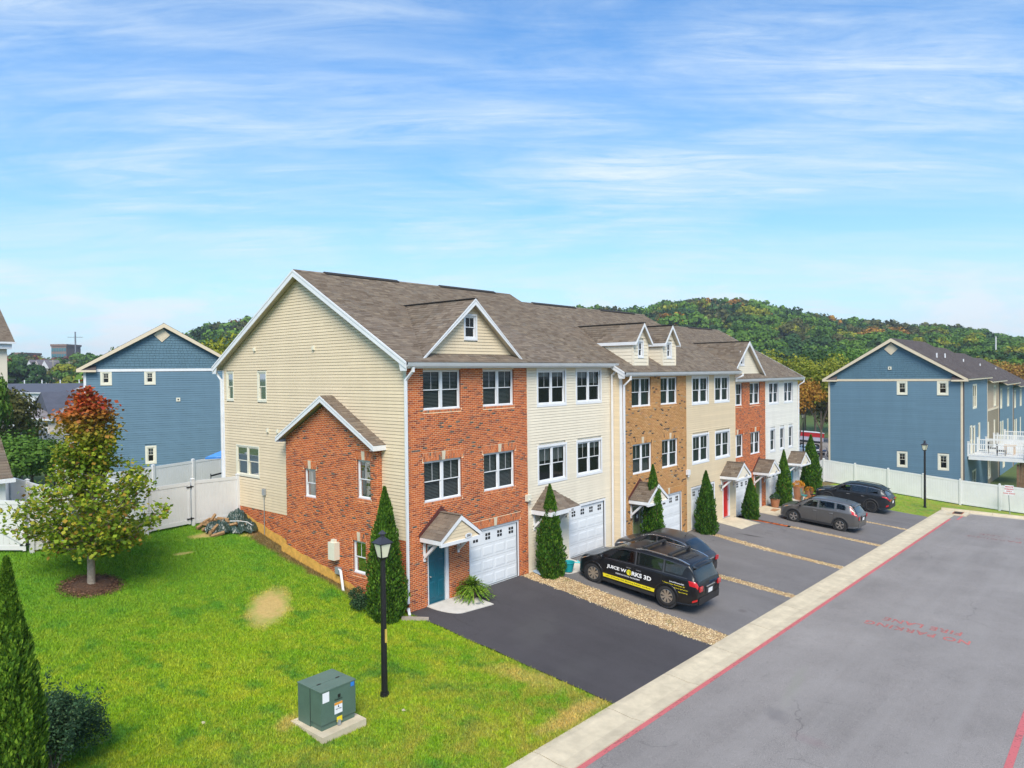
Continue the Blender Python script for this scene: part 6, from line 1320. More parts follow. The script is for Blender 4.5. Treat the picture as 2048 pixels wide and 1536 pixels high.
def pol(u, d): # from bearing (photo column) and distance to ground point
    r = _f*d+_r*(d*(u-1024)/1449); return CAM.x+r.x, CAM.y+r.y
# trees between the row and the right blue house
mid_t = [('yellow', 7, 1642, 84, 12.5, 10, 'tall yellow green tree filling the gap left of the right blue house'), ('yellow', 9, 1560, 118, 15, 13, 'bright yellow green tree above the white house roof'), ('olive', 9, 1662, 112, 8, 7, 'olive leaved tree low behind the parked motorcycle'),
         ('orange', 7, 1597, 78, 10.5, 6, 'orange leaved tree beside the end wall of the white house'), ('mid', 9, 1700, 130, 16, 15, 'big green tree behind the left slope of the right blue house'), ('mid', 7, 1610, 118, 12.5, 10, 'mid green tree behind the red trailer'), ('yellow', 9, 1660, 112, 14, 11, 'yellow tipped tree peeping over the right blue house eave'), ('dark', 9, 1630, 125, 15, 12, 'dark tree deep in the gap behind the trailer')]
for sp, v, u, d, h, w, lb in mid_t: x, y = pol(u, d); tree(sp, v, x, y, h, w, lb)
for i, (sp, u, d, h, w, lb) in enumerate([('orange', 2015, 150, 13, 14, 'orange yellow tree above the far end of the blue row'), ('yellow', 1975, 165, 14, 14, 'yellow tree left of the orange one above the blue row'), ('orange', 2070, 160, 13, 13, 'orange tree cut by the right edge above the blue row'), ('olive', 1940, 185, 12, 13, 'olive tree behind the dark roofs of the blue row')]): x, y = pol(u, d); tree(sp, 9, x, y, h, w, lb)
# bushes and trees on the far left
lt = [('mid', 9, -62, 50, 11.8, 5.2, 'full green tree at the left edge beside the utility pole'), ('olive', 9, -25, 56, 9, 8, 'olive tree cut by the left edge'), ('mid', 9, 60, 58, 4.8, 7.5, 'broad green bush below the pinkish house'), ('mid', 9, 20, 46, 5.0, 6, 'dark green bush behind the white shed'), ('mid', 9, 105, 62, 4.2, 5, 'green bush beside the white deck of the pinkish house'), ('mid', 9, 12, 74, 7.5, 7, 'green tree left of the pinkish house roof'),
      ('yellow', 9, 440, 92, 17, 13, 'bright green tree behind the peak of the left blue house'), ('mid', 9, 395, 100, 17.0, 12, 'leafy green tree above the left blue house roof'), ('mid', 8, 232, 100, 15.5, 8, 'dark tree top behind the left slope of the blue gable'), ('dark', 8, 270, 110, 17.5, 8, 'second dark tree top near the blue gable'), ('dark', 5, 185, 140, 13.5, 7, 'small conifer top left of the blue gable')]
for sp, v, u, d, h, w, lb in lt: x, y = pol(u, d); tree(sp, v, x, y, h, w, lb)
# the wooded hill: 300 nearest as single trees, the rest one mass
def hill_pts():
    pts = []; rng = random.Random(5); d = 178.0
    while d < 640:
        for a0, a1 in ((-350, 620), (620, 1250), (1250, 2420)):
            stepu = 1449*9.5/d; u = a0+rng.random()*stepu
            while u < a1:
                dd = d+rng.uniform(-4, 4); uu = u+rng.uniform(-.3, .3)*stepu
                if a1 == 1250 and dd < 400: u += stepu; continue
                if a1 == 620 and (dd < 205 or rng.random() < .12): u += stepu; continue
                pts.append((uu, dd, a0)); u += stepu
        d += 9.5*(1+(d-178)/700)
    return pts
HP = []
def blocked(x, y): return False
for u, d, a0 in hill_pts():
    x, y = pol(u, d); 
    if a0 == -350 and ((35 < u < 215 and 280 < d < 330) or (30 < u < 112 and d < 300 and d > 225)): continue
    rr_ = random.random(); q = mnoise.noise(Vector((x*.02, y*.02, 0)))
    sp = 'dark' if rr_ < .34 else 'mid' if rr_ < .72 else 'olive' if rr_ < .93 else 'yellow' if rr_ < .982 else 'orange'
    if q > .25 and rr_ > .6: sp = 'mid' if rr_ < .85 else 'yellow'
    if a0 == -350 and rr_ > .955: sp = 'red'
    h = random.uniform(12, 18); w = h*random.uniform(.85, 1.15); HP.append((d, u, x, y, sp, h, w))
vis = [q for q in HP if (1480 < q[1] < 2100 or -20 < q[1] < 180) and q[0] < 420]; vis.sort(key=lambda q: q[0]); near_set = vis[:262]; ns = set(id(q) for q in near_set)
names = {'dark': 'dark green', 'mid': 'mid green', 'olive': 'olive green', 'yellow': 'yellow green', 'orange': 'orange tinted', 'red': 'red tinted'}
for q in near_set: d, u, x, y, sp, h, w = q; tree(sp, random.choice((0, 1)) if random.random() < .85 else 2, x, y, h, w, f'{names[sp]} tree, one of many on the wooded {"hill at the right" if u > 700 else "rise at the far left"}', 'trees on the wooded hills', simple=True)
for sp in LM:
    base = [crown_mesh('c', 420, 200+k, .062) for k in range(2)]; acc = []
    for q in HP:
        if id(q) in ns or q[4] != sp: continue
        d, u, x, y, _, h, w = q; b = base[random.randrange(2)]; an = random.uniform(0, 6.28); c, s = math.cos(an), math.sin(an); v = b*np.array([w, w, h]); acc.append(np.stack([v[:, 0]*c-v[:, 1]*s+x, v[:, 0]*s+v[:, 1]*c+y, v[:, 2]+T(x, y)], 1))
    if acc: vs = np.concatenate(acc); np_mesh('hill_woods_'+names[sp].split()[0], vs, np.arange(len(vs)).reshape(-1, 4), LM[sp], None, kind='stuff')
# ---------------------------------------------------------------- vehicles
def paint(name, c, rough=.22, metal=.3, coat=1.0):
    m, b = newmat(name); b.inputs['Base Color'].default_value = (*c, 1); b.inputs['Roughness'].default_value = rough; b.inputs['Metallic'].default_value = metal; b.inputs['Coat Weight'].default_value = coat*.35; b.inputs['Specular IOR Level'].default_value = .35; b.inputs['Coat Roughness'].default_value = .10; b.inputs['Coat IOR'].default_value = 1.38
    t = N('ShaderNodeTexCoord').outputs['Object']; n = noise(t, 2.5, 5, .6); L(mixc(ramp(n, [(.4, 0), (.8, .25)]), c, sc3(tuple(x+.03 for x in c), 1.2)), b.inputs['Base Color']); MATS[name] = m; return m
P_BLACK = paint('black_car_paint', (.008, .008, .010), .32, .1); P_GREY = paint('grey_car_paint', (.15, .145, .142), .30, .6); P_CHAR = paint('charcoal_car_paint', (.030, .034, .040), .28, .55); P_DGREY = paint('dark_grey_car_paint', (.055, .052, .055), .28, .55); P_WHITE = paint('white_car_paint', (.75, .76, .77), .25, 0)
TYRE = mat('tyre_rubber', (.022, .021, .021), .85, var=.2); ALLOY = mat('alloy', (.52, .48, .44), .3, .8, var=.05); TRIM = mat('black_plastic', (.025, .025, .027), .6, var=.1); CHROME = mat('chrome', (.75, .75, .76), .15, .9, var=.02); RLAMP = mat('red_lamp', (.55, .012, .018), .15, var=.1, coat=1); CLAMP = mat('clear_lamp', (.55, .56, .55), .12, .3, var=.1, coat=1); AMBER = mat('amber_lamp', (.75, .30, .05), .2, coat=1); SEAT = mat('car_seat', (.26, .25, .24), .8); PILL = mat('satin_pillar', (.05, .052, .06), .3, coat=.3); PLATEW = mat('plate_white', (.75, .76, .78), .5)
def catmull(P, t):
    n = len(P)-1; x = min(max(t, 0), 1)*n; i = min(int(x), n-1); f = x-i; p0 = P[max(i-1, 0)]; p1 = P[i]; p2 = P[i+1]; p3 = P[min(i+2, n)]
    return 0.5*((2*p1)+(-p0+p2)*f+(2*p0-5*p1+4*p2-p3)*f*f+(-p0+3*p1-3*p2+p3)*f**3)
def smooth_interp(x, xs, ys):
    """monotone cubic (pchip-like)"""
    if x <= xs[0]: return ys[0]
    if x >= xs[-1]: return ys[-1]
    i = max(k for k in range(len(xs)) if xs[k] <= x); i = min(i, len(xs)-2); h = xs[i+1]-xs[i]; d = [(ys[k+1]-ys[k])/(xs[k+1]-xs[k]) for k in range(len(xs)-1)]
    def m(k):
        if k == 0: return d[0]
        if k == len(xs)-1: return d[-1]
        a, b = d[k-1], d[k]; return 0 if a*b <= 0 else 2*a*b/(a+b)
    t = (x-xs[i])/h; return (2*t**3-3*t*t+1)*ys[i]+(t**3-2*t*t+t)*h*m(i)+(-2*t**3+3*t*t)*ys[i+1]+(t**3-t*t)*h*m(i+1)
def car(name, label, cat, loc, pitch, S):
    """S: dict of shape; local frame x across, y forward (nose +y), z up; origin on the ground between the axles"""
    t = thing(name, label, cat, loc, None, ws=False); t.rotation_euler = (pitch, 0, S.get('yaw', 0))
    W2 = S['W']/2; yn, yt = S['nose'], S['tail']; H = S['H']; zb = S['zbelt']; pm = S['paint']; wr = S['wr']; fy, ry = S['fy'], S['ry']; Lc = yn-yt
    top = lambda y: smooth_interp(-y, [-q[0] for q in S['top']], [q[1] for q in S['top']])           # centre-line height
    halfw = lambda y: W2*smooth_interp(-y, [-yn, -yn+.10, -yn+.30, -yn+.9, -yt-.9, -yt-.25, -yt-.05, -yt], [.66, .80, .91, 1.0, 1.0, .95, .88, .84])
    rw = lambda y: smooth_interp(-y, [-yn, -S['cowl'], -S['rf'], -S['rr'], -yt], [.84, .86, S.get('rw', .74), S.get('rw', .74)-.03, .80])   # roof edge width factor
    belt = lambda y: smooth_interp(-y, [-yn, -yn+.15, -S['cowl'], -yt-.3, -yt], [S['znose']-.06, S['znose']+.0, zb-.05, zb+.04, zb])
    low = lambda y: smooth_interp(-y, [-yn, -yn+.25, -yn+.8, -yt-.8, -yt-.2, -yt], [.28, .21, .20, .22, .28, .34])
    gh = lambda y: max(0.0, min(1, (top(y)-belt(y)-.06)/.40))
    def ring(y):
        w = halfw(y); b = belt(y); z0 = low(y); tp = top(y); g = gh(y); r = w*(rw(y)*g+.90*(1-g)); zsh = min(b, tp-.05)
        P = [(0, z0), (w*.90, z0), (w*.975, z0+.10), (w*1.0, z0+.30), (w*1.0, (z0+.30+zsh)/2+.05), (w*.985, zsh-.03), (w*(.955 if g > .3 else .93), zsh+.035*g+.0), (r+(w*.955-r)*.35*g, zsh+(tp-.09-zsh)*.72 if g > .05 else zsh+.012), (r, max(zsh+.02, tp-.075)), (r*.86, tp-.022), (r*.45, tp-.003), (0, tp)]
        return [Vector((x, y, z)) for x, z in P]
    NP = 12
    def surf(y, s):   # s in 0..1 around half ring
        R_ = ring(y); return catmull(R_, s)
    ny = 150; ns = 55; ys = []
    for i in range(ny+1):
        u = i/ny; ys.append(yn-Lc*u)
    ss = [i/ns for i in range(ns+1)]
    Rarch = wr*1.17; zc = wr
    V_ = []; idx = {}
    grid = [[surf(y, s) for s in ss] for y in ys]
    def side_y(p): return p.z < zc+Rarch+.02
    mbv = []; F_ = []
    for sg in (1, -1):
        base = len(mbv)
        for i, row in enumerate(grid):
            for j, p in enumerate(row):
                q = p.copy()
                if .06 < ss[j] < .62:
                    for cy in (fy, ry):
                        dy, dz = q.y-cy, q.z-zc; r = math.hypot(dy, dz)
                        if abs(r-Rarch) < .028 and r > 0: q.y = cy+dy/r*Rarch; q.z = zc+dz/r*Rarch
                mbv.append((q.x*sg, q.y, q.z))
        for i in range(ny):
            for j in range(ns):
                a, b, c, d = grid[i][j], grid[i+1][j], grid[i+1][j+1], grid[i][j+1]; m_ = (a+b+c+d)/4
                if m_.x > W2*.55 and any(math.hypot(m_.y-cy, m_.z-zc) < Rarch-.002 for cy in (fy, ry)) and m_.z < zc+Rarch: continue
                if in_window(m_, S, ss[j], belt, top, gh): continue
                k = base+i*(ns+1)+j; f = (k, k+ns+1, k+ns+2, k+1); F_.append(f if sg > 0 else f[::-1])
        for ii, row in ((0, grid[0]), (ny, grid[-1])):   # end caps
            c = len(mbv); mbv.append((0, row[0].y+(.03 if ii == 0 else -.03), (row[0].z+row[-1].z)/2))
            for j in range(ns): k = base+ii*(ns+1)+j; F_.append((k, k+1, c))
    mb = MB(); mb.v = mbv; mb.f = [list(f) for f in F_]; mb.m = [0]*len(F_); body = mb.build('body', pm, t, smooth=True)
    # inner shell: dark cabin floor and wheel wells
    mb = MB(); mb.box(-W2*.84, yt+.25, .24, W2*.84, yn-.35, .52)
    for cy in (fy, ry):
        for sg in (-1, 1): mb.cyl((sg*W2*.45, cy, zc), (sg*W2*.935, cy, zc), Rarch+.0, n=28)
    mb.build('underbody', TRIM, t)
    def patch(nm, pts, mt, off=.004, nu=10, nv=5, both=True, parent=t, label=None):
        """pts: four (y,s) corners: front-low, rear-low, rear-high, front-high"""
        out = []
        for sg in ((1, -1) if both else (-1,)):
            mb = MB(); vs = []
            for i in range(nu+1):
                for j in range(nv+1):
                    u, v = i/nu, j/nv; y = (pts[0][0]*(1-u)+pts[1][0]*u)*(1-v)+(pts[3][0]*(1-u)+pts[2][0]*u)*v; s = (pts[0][1]*(1-u)+pts[1][1]*u)*(1-v)+(pts[3][1]*(1-u)+pts[2][1]*u)*v
                    p = surf(y, s); e = .01; n = (surf(y-e, s)-p).cross(surf(y, s+.01)-p); n = n.normalized() if n.length > 0 else Vector((1, 0, 0)); n = -n if n.dot(Vector((p.x, 0, p.z-.6))) < 0 else n; p = p+n*off; vs.append((p.x*sg, p.y, p.z))
            mb.add(vs, [(i*(nv+1)+j, (i+1)*(nv+1)+j, (i+1)*(nv+1)+j+1, i*(nv+1)+j+1) for i in range(nu) for j in range(nv)]); out.append(mb.build(nm, mt, parent, smooth=True, label=label))
        return out
    # glass: side windows
    for k, wv in enumerate(S['sidewin']): patch('side_window', wv[:4], wv[4] if len(wv) > 4 else CAR_GLASS, off=.002)
    if S.get('wtrim'):
        for (y0, y1, s_) in S['wtrim']: patch('window_trim', [(y0, s_), (y1, s_), (y1, s_+.008), (y0, s_+.008)], CHROME, off=.008, nu=26, nv=1)
    def across(nm, y0, y1, s0, mt, off=.004, nu=10, parent=t):   # glass across the centre line: windscreen, rear window
        mb = MB(); vs = []; nv = 14
        for i in range(nu+1):
            y = y0+(y1-y0)*i/nu
            for j in range(nv+1): s = s0 if 0 else 0; v = j/nv*2-1; p = surf(y, 1-(1-s0)*abs(v)); vs.append((p.x*(1 if v > 0 else -1), p.y, p.z+off))
        mb.add(vs, [(i*(nv+1)+j, (i+1)*(nv+1)+j, (i+1)*(nv+1)+j+1, i*(nv+1)+j+1) for i in range(nu) for j in range(nv)]); return mb.build(nm, mt, parent, smooth=True)
    across('windscreen', S['cowl']-.03, S['rf']+.03, .74, CAR_GLASS); rwm = across('rear_window', S['rw0'], S['rw1'], .745, DARK_GLASS, nu=8)
    if S.get('belt_trim'):
        y0, y1 = S['belt_trim']; patch('belt_trim', [(y0, .535), (y1, .548), (y1, .558), (y0, .545)], S['btm'], off=.006, nu=30, nv=1); patch('window_header', [(y0-.55, .698), (y1, .702), (y1, .712), (y0-.55, .708)], S['btm'], off=.006, nu=30, nv=1)
        for yp in S['pillars']: patch('pillar_trim', [(yp+.03, .55), (yp-.03, .55), (yp-.01, .70), (yp+.05, .70)], S['btm'], off=.004, nu=1, nv=8)
    # seats and wheel
    for sx in (-.38, .38):
        for sy in S['seats']:
            mb = MB(); mb.extr([(sx-.24, sy, .55), (sx-.24, sy-.16, 1.12*H/1.7), (sx-.24, sy-.28, 1.12*H/1.7), (sx-.24, sy-.14, .55)], (.48, 0, 0)); mb.box(sx-.24, sy-.1, .5, sx+.24, sy+.45, .62); mb.box(sx-.13, sy-.27, 1.14*H/1.7, sx+.13, sy-.18, 1.32*H/1.7); mb.build('seat', SEAT, t)
    mb = MB(); c = Vector((-.38, S['seats'][0]+.62, .98)); 
    for k in range(16): a0, a1 = k*math.pi/8, (k+1)*math.pi/8; mb.cyl(c+Vector((math.cos(a0)*.18, math.sin(a0)*.07, math.sin(a0)*.17)), c+Vector((math.cos(a1)*.18, math.sin(a1)*.07, math.sin(a1)*.17)), .015, n=5, caps=False)
    mb.build('steering_wheel', TRIM, t); mb = MB(); mb.box(-W2*.78, S['cowl']-.55, .75, W2*.78, S['cowl']-.05, .98); mb.build('dashboard', TRIM, t)
    # wheels
    for cy in (fy, ry):
        for sg in (-1, 1):
            xw = sg*(W2-.03); w = .20; mb = MB(); pr = [(wr*.66, 0), (wr*.72, -.015), (wr*.93, -.0), (wr, .04), (wr, w-.04), (wr*.93, w), (wr*.6, w)]
            n = 36; vs = [(xw-sg*d, cy+r*math.cos(6.2832*k/n), wr+r*math.sin(6.2832*k/n)) for r, d in pr for k in range(n)]; mb.add(vs, [(i*n+k, i*n+(k+1) % n, (i+1)*n+(k+1) % n, (i+1)*n+k) for i in range(len(pr)-1) for k in range(n)]); wh = mb.build('wheel', TYRE, t, smooth=True)
            mb = MB(); rm = S.get('rim', ALLOY); rr = wr*.66; pr = [(rr, .012), (rr*.93, .006), (rr*.90, .03), (rr*.86, .12)]; vs = [(xw-sg*d, cy+r*math.cos(6.2832*k/n), wr+r*math.sin(6.2832*k/n)) for r, d in pr for k in range(n)]; mb.add(vs, [(i*n+k, i*n+(k+1) % n, (i+1)*n+(k+1) % n, (i+1)*n+k) for i in range(len(pr)-1) for k in range(n)])
            sp = S.get('spokes', 7)
            for k in range(sp):
                for dd in ((-.10, .10) if S.get('twin') else (0,)):
                    a = 6.2832*k/sp+.3; a2 = a+dd; p0 = Vector((xw-sg*.03, cy+rr*.16*math.cos(a), wr+rr*.16*math.sin(a))); p1 = Vector((xw-sg*.018, cy+rr*.93*math.cos(a2), wr+rr*.93*math.sin(a2))); mb.beam(p0, p1, .055*wr/.36*(.8 if S.get('twin') else 1.25), .03, up=(1, 0, 0))
            mb.cyl((xw-sg*.015, cy, wr), (xw-sg*.05, cy, wr), rr*.20, n=12); mb.build('rim', rm, wh)
            mb = MB(); mb.cyl((xw-sg*.11, cy, wr), (xw-sg*.13, cy, wr), rr*.88, n=24); mb.build('brake_disc', MATS.get('brake') or mat('brake', (.05, .045, .04), .6), wh)
            # arch lip
            mb = MB(); m_ = 22; pts = []
            for k in range(m_+1):
                a = math.pi*(k/m_)*1.10-.157; y = cy+Rarch*math.cos(a); z = zc+Rarch*math.sin(a)
                if z < low(cy)+.05: continue
                # outer body x at this height
                x = max((surf(y, s).x for s in (.18, .25, .3, .36, .42, .48, .54) if True), default=W2)
                best = min(((abs(surf(y, s).z-z), surf(y, s).x) for s in [q/40 for q in range(6, 28)]), key=lambda q: q[0])[1]; pts.append((y, z, best, a))
            vs = []
            for y, z, x, a in pts:
                o = S.get('lip', .045)
                for r_, dx in ((Rarch-.02, -.05), (Rarch-.014, .014), (Rarch+o, .012), (Rarch+o+.012, -.006)): vs.append((sg*(x+dx), cy+r_*math.cos(a), zc+r_*math.sin(a)))
            mb.add(vs, [(4*i+j, 4*i+j+1, 4*i+j+5, 4*i+j+4) for i in range(len(pts)-1) for j in range(3)]); mb.build('arch_trim', S.get('lipm', pm), t, smooth=True)
    # lamps
    patch('headlight', S['head'], CLAMP, off=.006, nu=8, nv=3); 
    if S.get('amber'): patch('indicator', S['amber'], AMBER, off=.009, nu=4, nv=2)
    for q in S['tailp']: patch('tail_light', q, RLAMP, off=.008, nu=8, nv=6)
    # tail face: lamp wings, plate, bumper, badge bar
    for sg in (-1, 1):
        for (x0, x1, z0, z1) in S['tailf']: mb = MB(); mb.box(sg*x0, yt-.055, z0, sg*x1, yt-.01, z1); mb.build('tail_light', RLAMP, t)
    mb = MB(); mb.box(-W2*.80, yt-.10, .34, W2*.80, yt+.2, .60); mb.v = [(x, y+(.10*(abs(x)/W2)**2 if y < yt else 0), z) for x, y, z in mb.v]; mb.build('rear_bumper', S.get('bump', pm), t)
    zp = S['plate']; mb = MB(); mb.box(-.30, yt-.045, zp-.10, .30, yt-.02, zp+.16); mb.build('plate_recess', TRIM, t); mb = MB(); mb.box(-.155, yt-.06, zp-.075, .155, yt-.046, zp+.08); mb.build('licence_plate', PLATEW, t)
    mb = MB(); mb.box(-.34, yt-.055, zp+.17, .34, yt-.02, zp+.20); mb.build('chrome_bar', CHROME, t)
    # mirrors, handles, spoiler, rails
    for sg in (-1, 1):
        my = S['cowl']-.42; x = halfw(my)+.02; mb = MB(); mb.beam((sg*(x-.06), my, belt(my)+.02), (sg*(x+.08), my, belt(my)+.05), .06, .04); b = Vector((sg*(x+.14), my, belt(my)+.10)); mb.lathe(b-Vector((0, 0, .08)), [(0, 0), (.07, .01), (.10, .07), (.085, .14), (0, .17)], 10); mb.v = [(b.x+(vx-b.x)*1.1, b.y+(vy-b.y)*.75, vz) for vx, vy, vz in mb.v]; mb.build('mirror', S.get('mirm', pm), t, smooth=True)
        for hy in S['handles']: mb = MB(); x = halfw(hy)*.997; mb.box(sg*x, hy-.10, zb-.13, sg*(x+.03), hy+.10, zb-.10); mb.build('door_handle', S.get('hm', pm), t)
    for (y_,) in [(q,) for q in S['seams']]:   # door seams
        for sg in (-1, 1):
            mb = MB(); vs = []; N_ = 14
            for i in range(N_+1):
                s = .235+(.50-.235)*i/N_; p = surf(y_+.02*math.sin(i/N_*3), s); vs += [(sg*(p.x+.0025), p.y-.005, p.z), (sg*(p.x+.0025), p.y+.005, p.z)]
            mb.add(vs, [(2*i, 2*i+1, 2*i+3, 2*i+2) for i in range(N_)]); mb.build('door_seam', TRIM, body)
    mb = MB(); y0, y1 = fy-Rarch-.02, ry+Rarch+.02
    for sg in (-1, 1):
        vs = []
        for i in range(11): y = y0+(y1-y0)*i/10; p = surf(y, .15); vs += [(sg*(halfw(y)*.99), y, low(y)+.02), (sg*(halfw(y)*1.004), y, low(y)+.14)]
        if sg: mb.add(vs, [(2*i, 2*i+1, 2*i+3, 2*i+2) for i in range(10)])
    mb.build('sill', TRIM, t)
    if S.get('spoiler'):
        y = S['rr']-.02; mb = MB(); zt = top(y); w = W2*.70; vs = []; K = 12
        for i in range(K+1): u = i/K*2-1; x = u*w; vs += [(x, y+.06, zt-.02-.03*u*u), (x, y-.26-.02*(1-u*u), zt-.06-.04*u*u), (x, y-.24-.02*(1-u*u), zt-.10-.04*u*u), (x, y+.02, zt-.08-.03*u*u)]
        mb.add(vs, [(4*i+j, 4*i+(j+1) % 4, 4*i+4+(j+1) % 4, 4*i+4+j) for i in range(K) for j in range(4)]+[(0, 1, 2, 3), (4*K, 4*K+3, 4*K+2, 4*K+1)]); mb.build('spoiler', pm, t, smooth=True)
    if S.get('rails'):
        for sg in (-1, 1):
            y0, y1 = S['rails']; pts = []
            for i in range(11): u = i/10; y = y0+(y1-y0)*u; p = surf(y, .79); pts.append(Vector((sg*p.x*.97, y, p.z+.055*min(1, 6*u, 6*(1-u)))))
            mb = MB(); 
            for a, b in zip(pts[:-1], pts[1:]): mb.beam(a, b+(b-a)*.05, .045, .035)
            mb.build('roof_rail', S.get('railm', CHROME), t)
    if S.get('antenna'): y = S['antenna']; mb = MB(); z = top(y); mb.cyl((0, y, z-.01), (0, y, z+.03), .03, .02, 8); mb.cyl((0, y, z+.03), (0, y-.14, z+.20), .006, .004, 5); mb.build('antenna', BLACK, t)
    return t, surf, top, halfw
def in_window(p, S, s, belt, top, gh):
    """true where glass replaces sheet metal"""
    for w in S['sidewin']:
        s0, s1 = w[0][1], w[2][1]
        if s0+.006 < s < s1-.02:
            v = (s-s0)/(s1-s0); ya = w[0][0]*(1-v)+w[3][0]*v; yb = w[1][0]*(1-v)+w[2][0]*v
            if yb+.03 < p.y < ya-.03: return True
    if s > .75 and (S['rf']+.06 < p.y < S['cowl']-.06): return True
    return False
# the black minivan with the lettering
VAN = dict(W=2.02, H=1.80, nose=.86+.0, tail=-4.44, cowl=-.05, rf=-1.30, rr=-3.95, zbelt=1.14, znose=.80, fy=0, ry=-3.25, wr=.385, paint=P_BLACK, rw=.87,
    top=[(.86, .72), (.80, .86), (.62, .97), (.20, 1.08), (-.05, 1.16), (-.75, 1.56), (-1.35, 1.755), (-2.2, 1.80), (-3.2, 1.785), (-3.95, 1.72), (-4.10, 1.60), (-4.36, 1.18), (-4.42, 1.06), (-4.44, .98)],
    sidewin=[((-.62, .555), (-1.78, .565), (-1.70, .695), (-1.22, .69)), ((-1.92, .565), (-2.98, .57), (-2.98, .70), (-1.84, .70), DARK_GLASS), ((-3.10, .57), (-3.78, .575), (-3.92, .695), (-3.10, .70), DARK_GLASS)],
    rw0=-4.00, rw1=-4.37, seats=[-1.45, -2.35, -3.15], head=[(.66, .46), (.28, .47), (.22, .53), (.60, .535)], amber=[(.58, .465), (.40, .47), (.38, .50), (.54, .50)], tailp=[[(-4.12, .39), (-4.42, .385), (-4.41, .50), (-4.06, .47)], [(-4.25, .20), (-4.42, .21), (-4.42, .245), (-4.27, .235)]], tailf=[(.62, .84, .84, 1.02)], plate=.76, handles=[-1.62, -2.05], hm=CHROME, seams=[-.42, -1.84, -3.02], spoiler=1, rails=(-1.75, -3.95), railm=CHROME, spokes=8, twin=1, belt_trim=(-.50, -4.0), btm=PILL, pillars=(-1.86, -3.04))
vx, vy = 8.62, -2.20
van, vs_, vtop, vhw = car('minivan', 'black minivan with white lettering and a yellow stripe, roof bars on top', 'minivan', (vx, vy, T(vx, vy)+.04), R(5.35), VAN)
def van_side(cy, cz, flip=1, off=.006):
    def fn(x, y):
        Y_ = cy-x; Z_2 = cz+y; lo, hi = .12, .60
        for _ in range(18):
            m_ = (lo+hi)/2
            if vs_(Y_, m_).z < Z_2: lo = m_
            else: hi = m_
        p = vs_(Y_, (lo+hi)/2); return (-(p.x+off), Y_, Z_2)
    return fn
LETW = mat('white_vinyl_letter', (.82, .82, .82), .5, var=.02); LETY = mat('yellow_vinyl', (.85, .70, .02), .45, var=.04); LETK = mat('dark_vinyl_letter', (.04, .03, .01), .5); LETG = mat('lime_vinyl', (.45, .55, .03), .5)
# lettering runs from behind the front wheel to the rear door
def vt(txt, y0, y1, z, h, m_, nm, bold=.0):
    me = text_mesh(txt, 1.0, align='LEFT', bold=bold); xs_ = [v.co.x for v in me.vertices]; zs_ = [v.co.y for v in me.vertices]; w = max(xs_)-min(xs_); x0 = min(xs_); k = (y0-y1)/w; zmid = (max(zs_)+min(zs_))/2; kh = h/(max(zs_)-min(zs_)); fn = van_side(y0, z)
    me.name = nm
    for v in me.vertices: v.co = fn((v.co.x-x0)*k, (v.co.y-zmid)*kh)
    me.materials.clear(); me.materials.append(m_); return place(nm, me, van)
vt('JUICE W', -.64, -1.52, .845, .165, LETW, 'lettering', .035); vt('RKS 3D', -1.76, -2.60, .845, .165, LETW, 'lettering', .035)
fn = van_side(-1.64, .845, off=.007)
mb = MB(); n = 22; mb.poly([fn(.105*math.cos(6.2832*i/n), .105*math.sin(6.2832*i/n)) for i in range(n)]); mb.build('round_emblem', LETY, van)
fn2 = van_side(-1.64, .845, off=.010); mb = MB(); mb.poly([fn2(.015+.06*math.cos(a), -.0+.085*math.sin(a)) for a in [(-1.4+2.8*i/10) for i in range(11)]]+[fn2(.03, .06*-1)]); mb.build('emblem_gear', LETK, van); mb = MB(); mb.poly([fn2(-.035+.045*math.cos(6.2832*i/12), .02+.05*math.sin(6.2832*i/12)) for i in range(12)]); mb.build('emblem_fruit', LETG, van)
vt('INNOVATION ACADEMY', -1.06, -2.14, .675, .055, LETW, 'small_lettering', .01)
mb = MB(); vs3 = []; y0, y1 = -.46, -2.78; K = 24
for i in range(K+1):
    y = y0+(y1-y0)*i/K; a = van_side(y, .40)(0, 0); b = van_side(y, .535)(0, 0); vs3 += [a, b]
mb.add(vs3, [(2*i, 2*i+1, 2*i+3, 2*i+2) for i in range(K)]); mb.build('yellow_stripe', LETY, van)
me_ = vt('Learn 3D Printing, CNC Machining, Robotics, and More!', -.62, -2.60, .468, .075, LETK, 'stripe_lettering', .01)
for v in me_.data.vertices: v.co.x -= .003
vt('JuiceWorks3D', -3.34, -3.92, .985, .06, LETW, 'web_lettering', .02); vt('T: Space, Camps, Workshops, 3D', -3.06, -3.96, .90, .055, LETY, 'yellow_lettering', .01); vt('Hands-on, High Tech, Fun!', -3.55, -4.08, .80, .05, LETY, 'yellow_lettering', .01); vt('Ages 8 and Up', -3.72, -4.08, .69, .05, LETY, 'yellow_lettering', .01)
# roof bars
for y in (-2.10, -3.15):
    mb = MB(); z = vtop(y); mb.beam((-.80, y, z+.10), (.80, y, z+.10), .10, .055)
    for sg in (-1, 1): mb.cbox((sg*.74, y, z+.045), .10, .14, .13)
    mb.build('roof_bar', TRIM, van)
for k in range(5): mb = MB(); x = -.40+.2*k; mb.beam((x, -1.75, vtop(-1.75)+.004), (x, -3.75, vtop(-3.75)+.006), .03, .012); mb.build('roof_rib', P_BLACK, van)
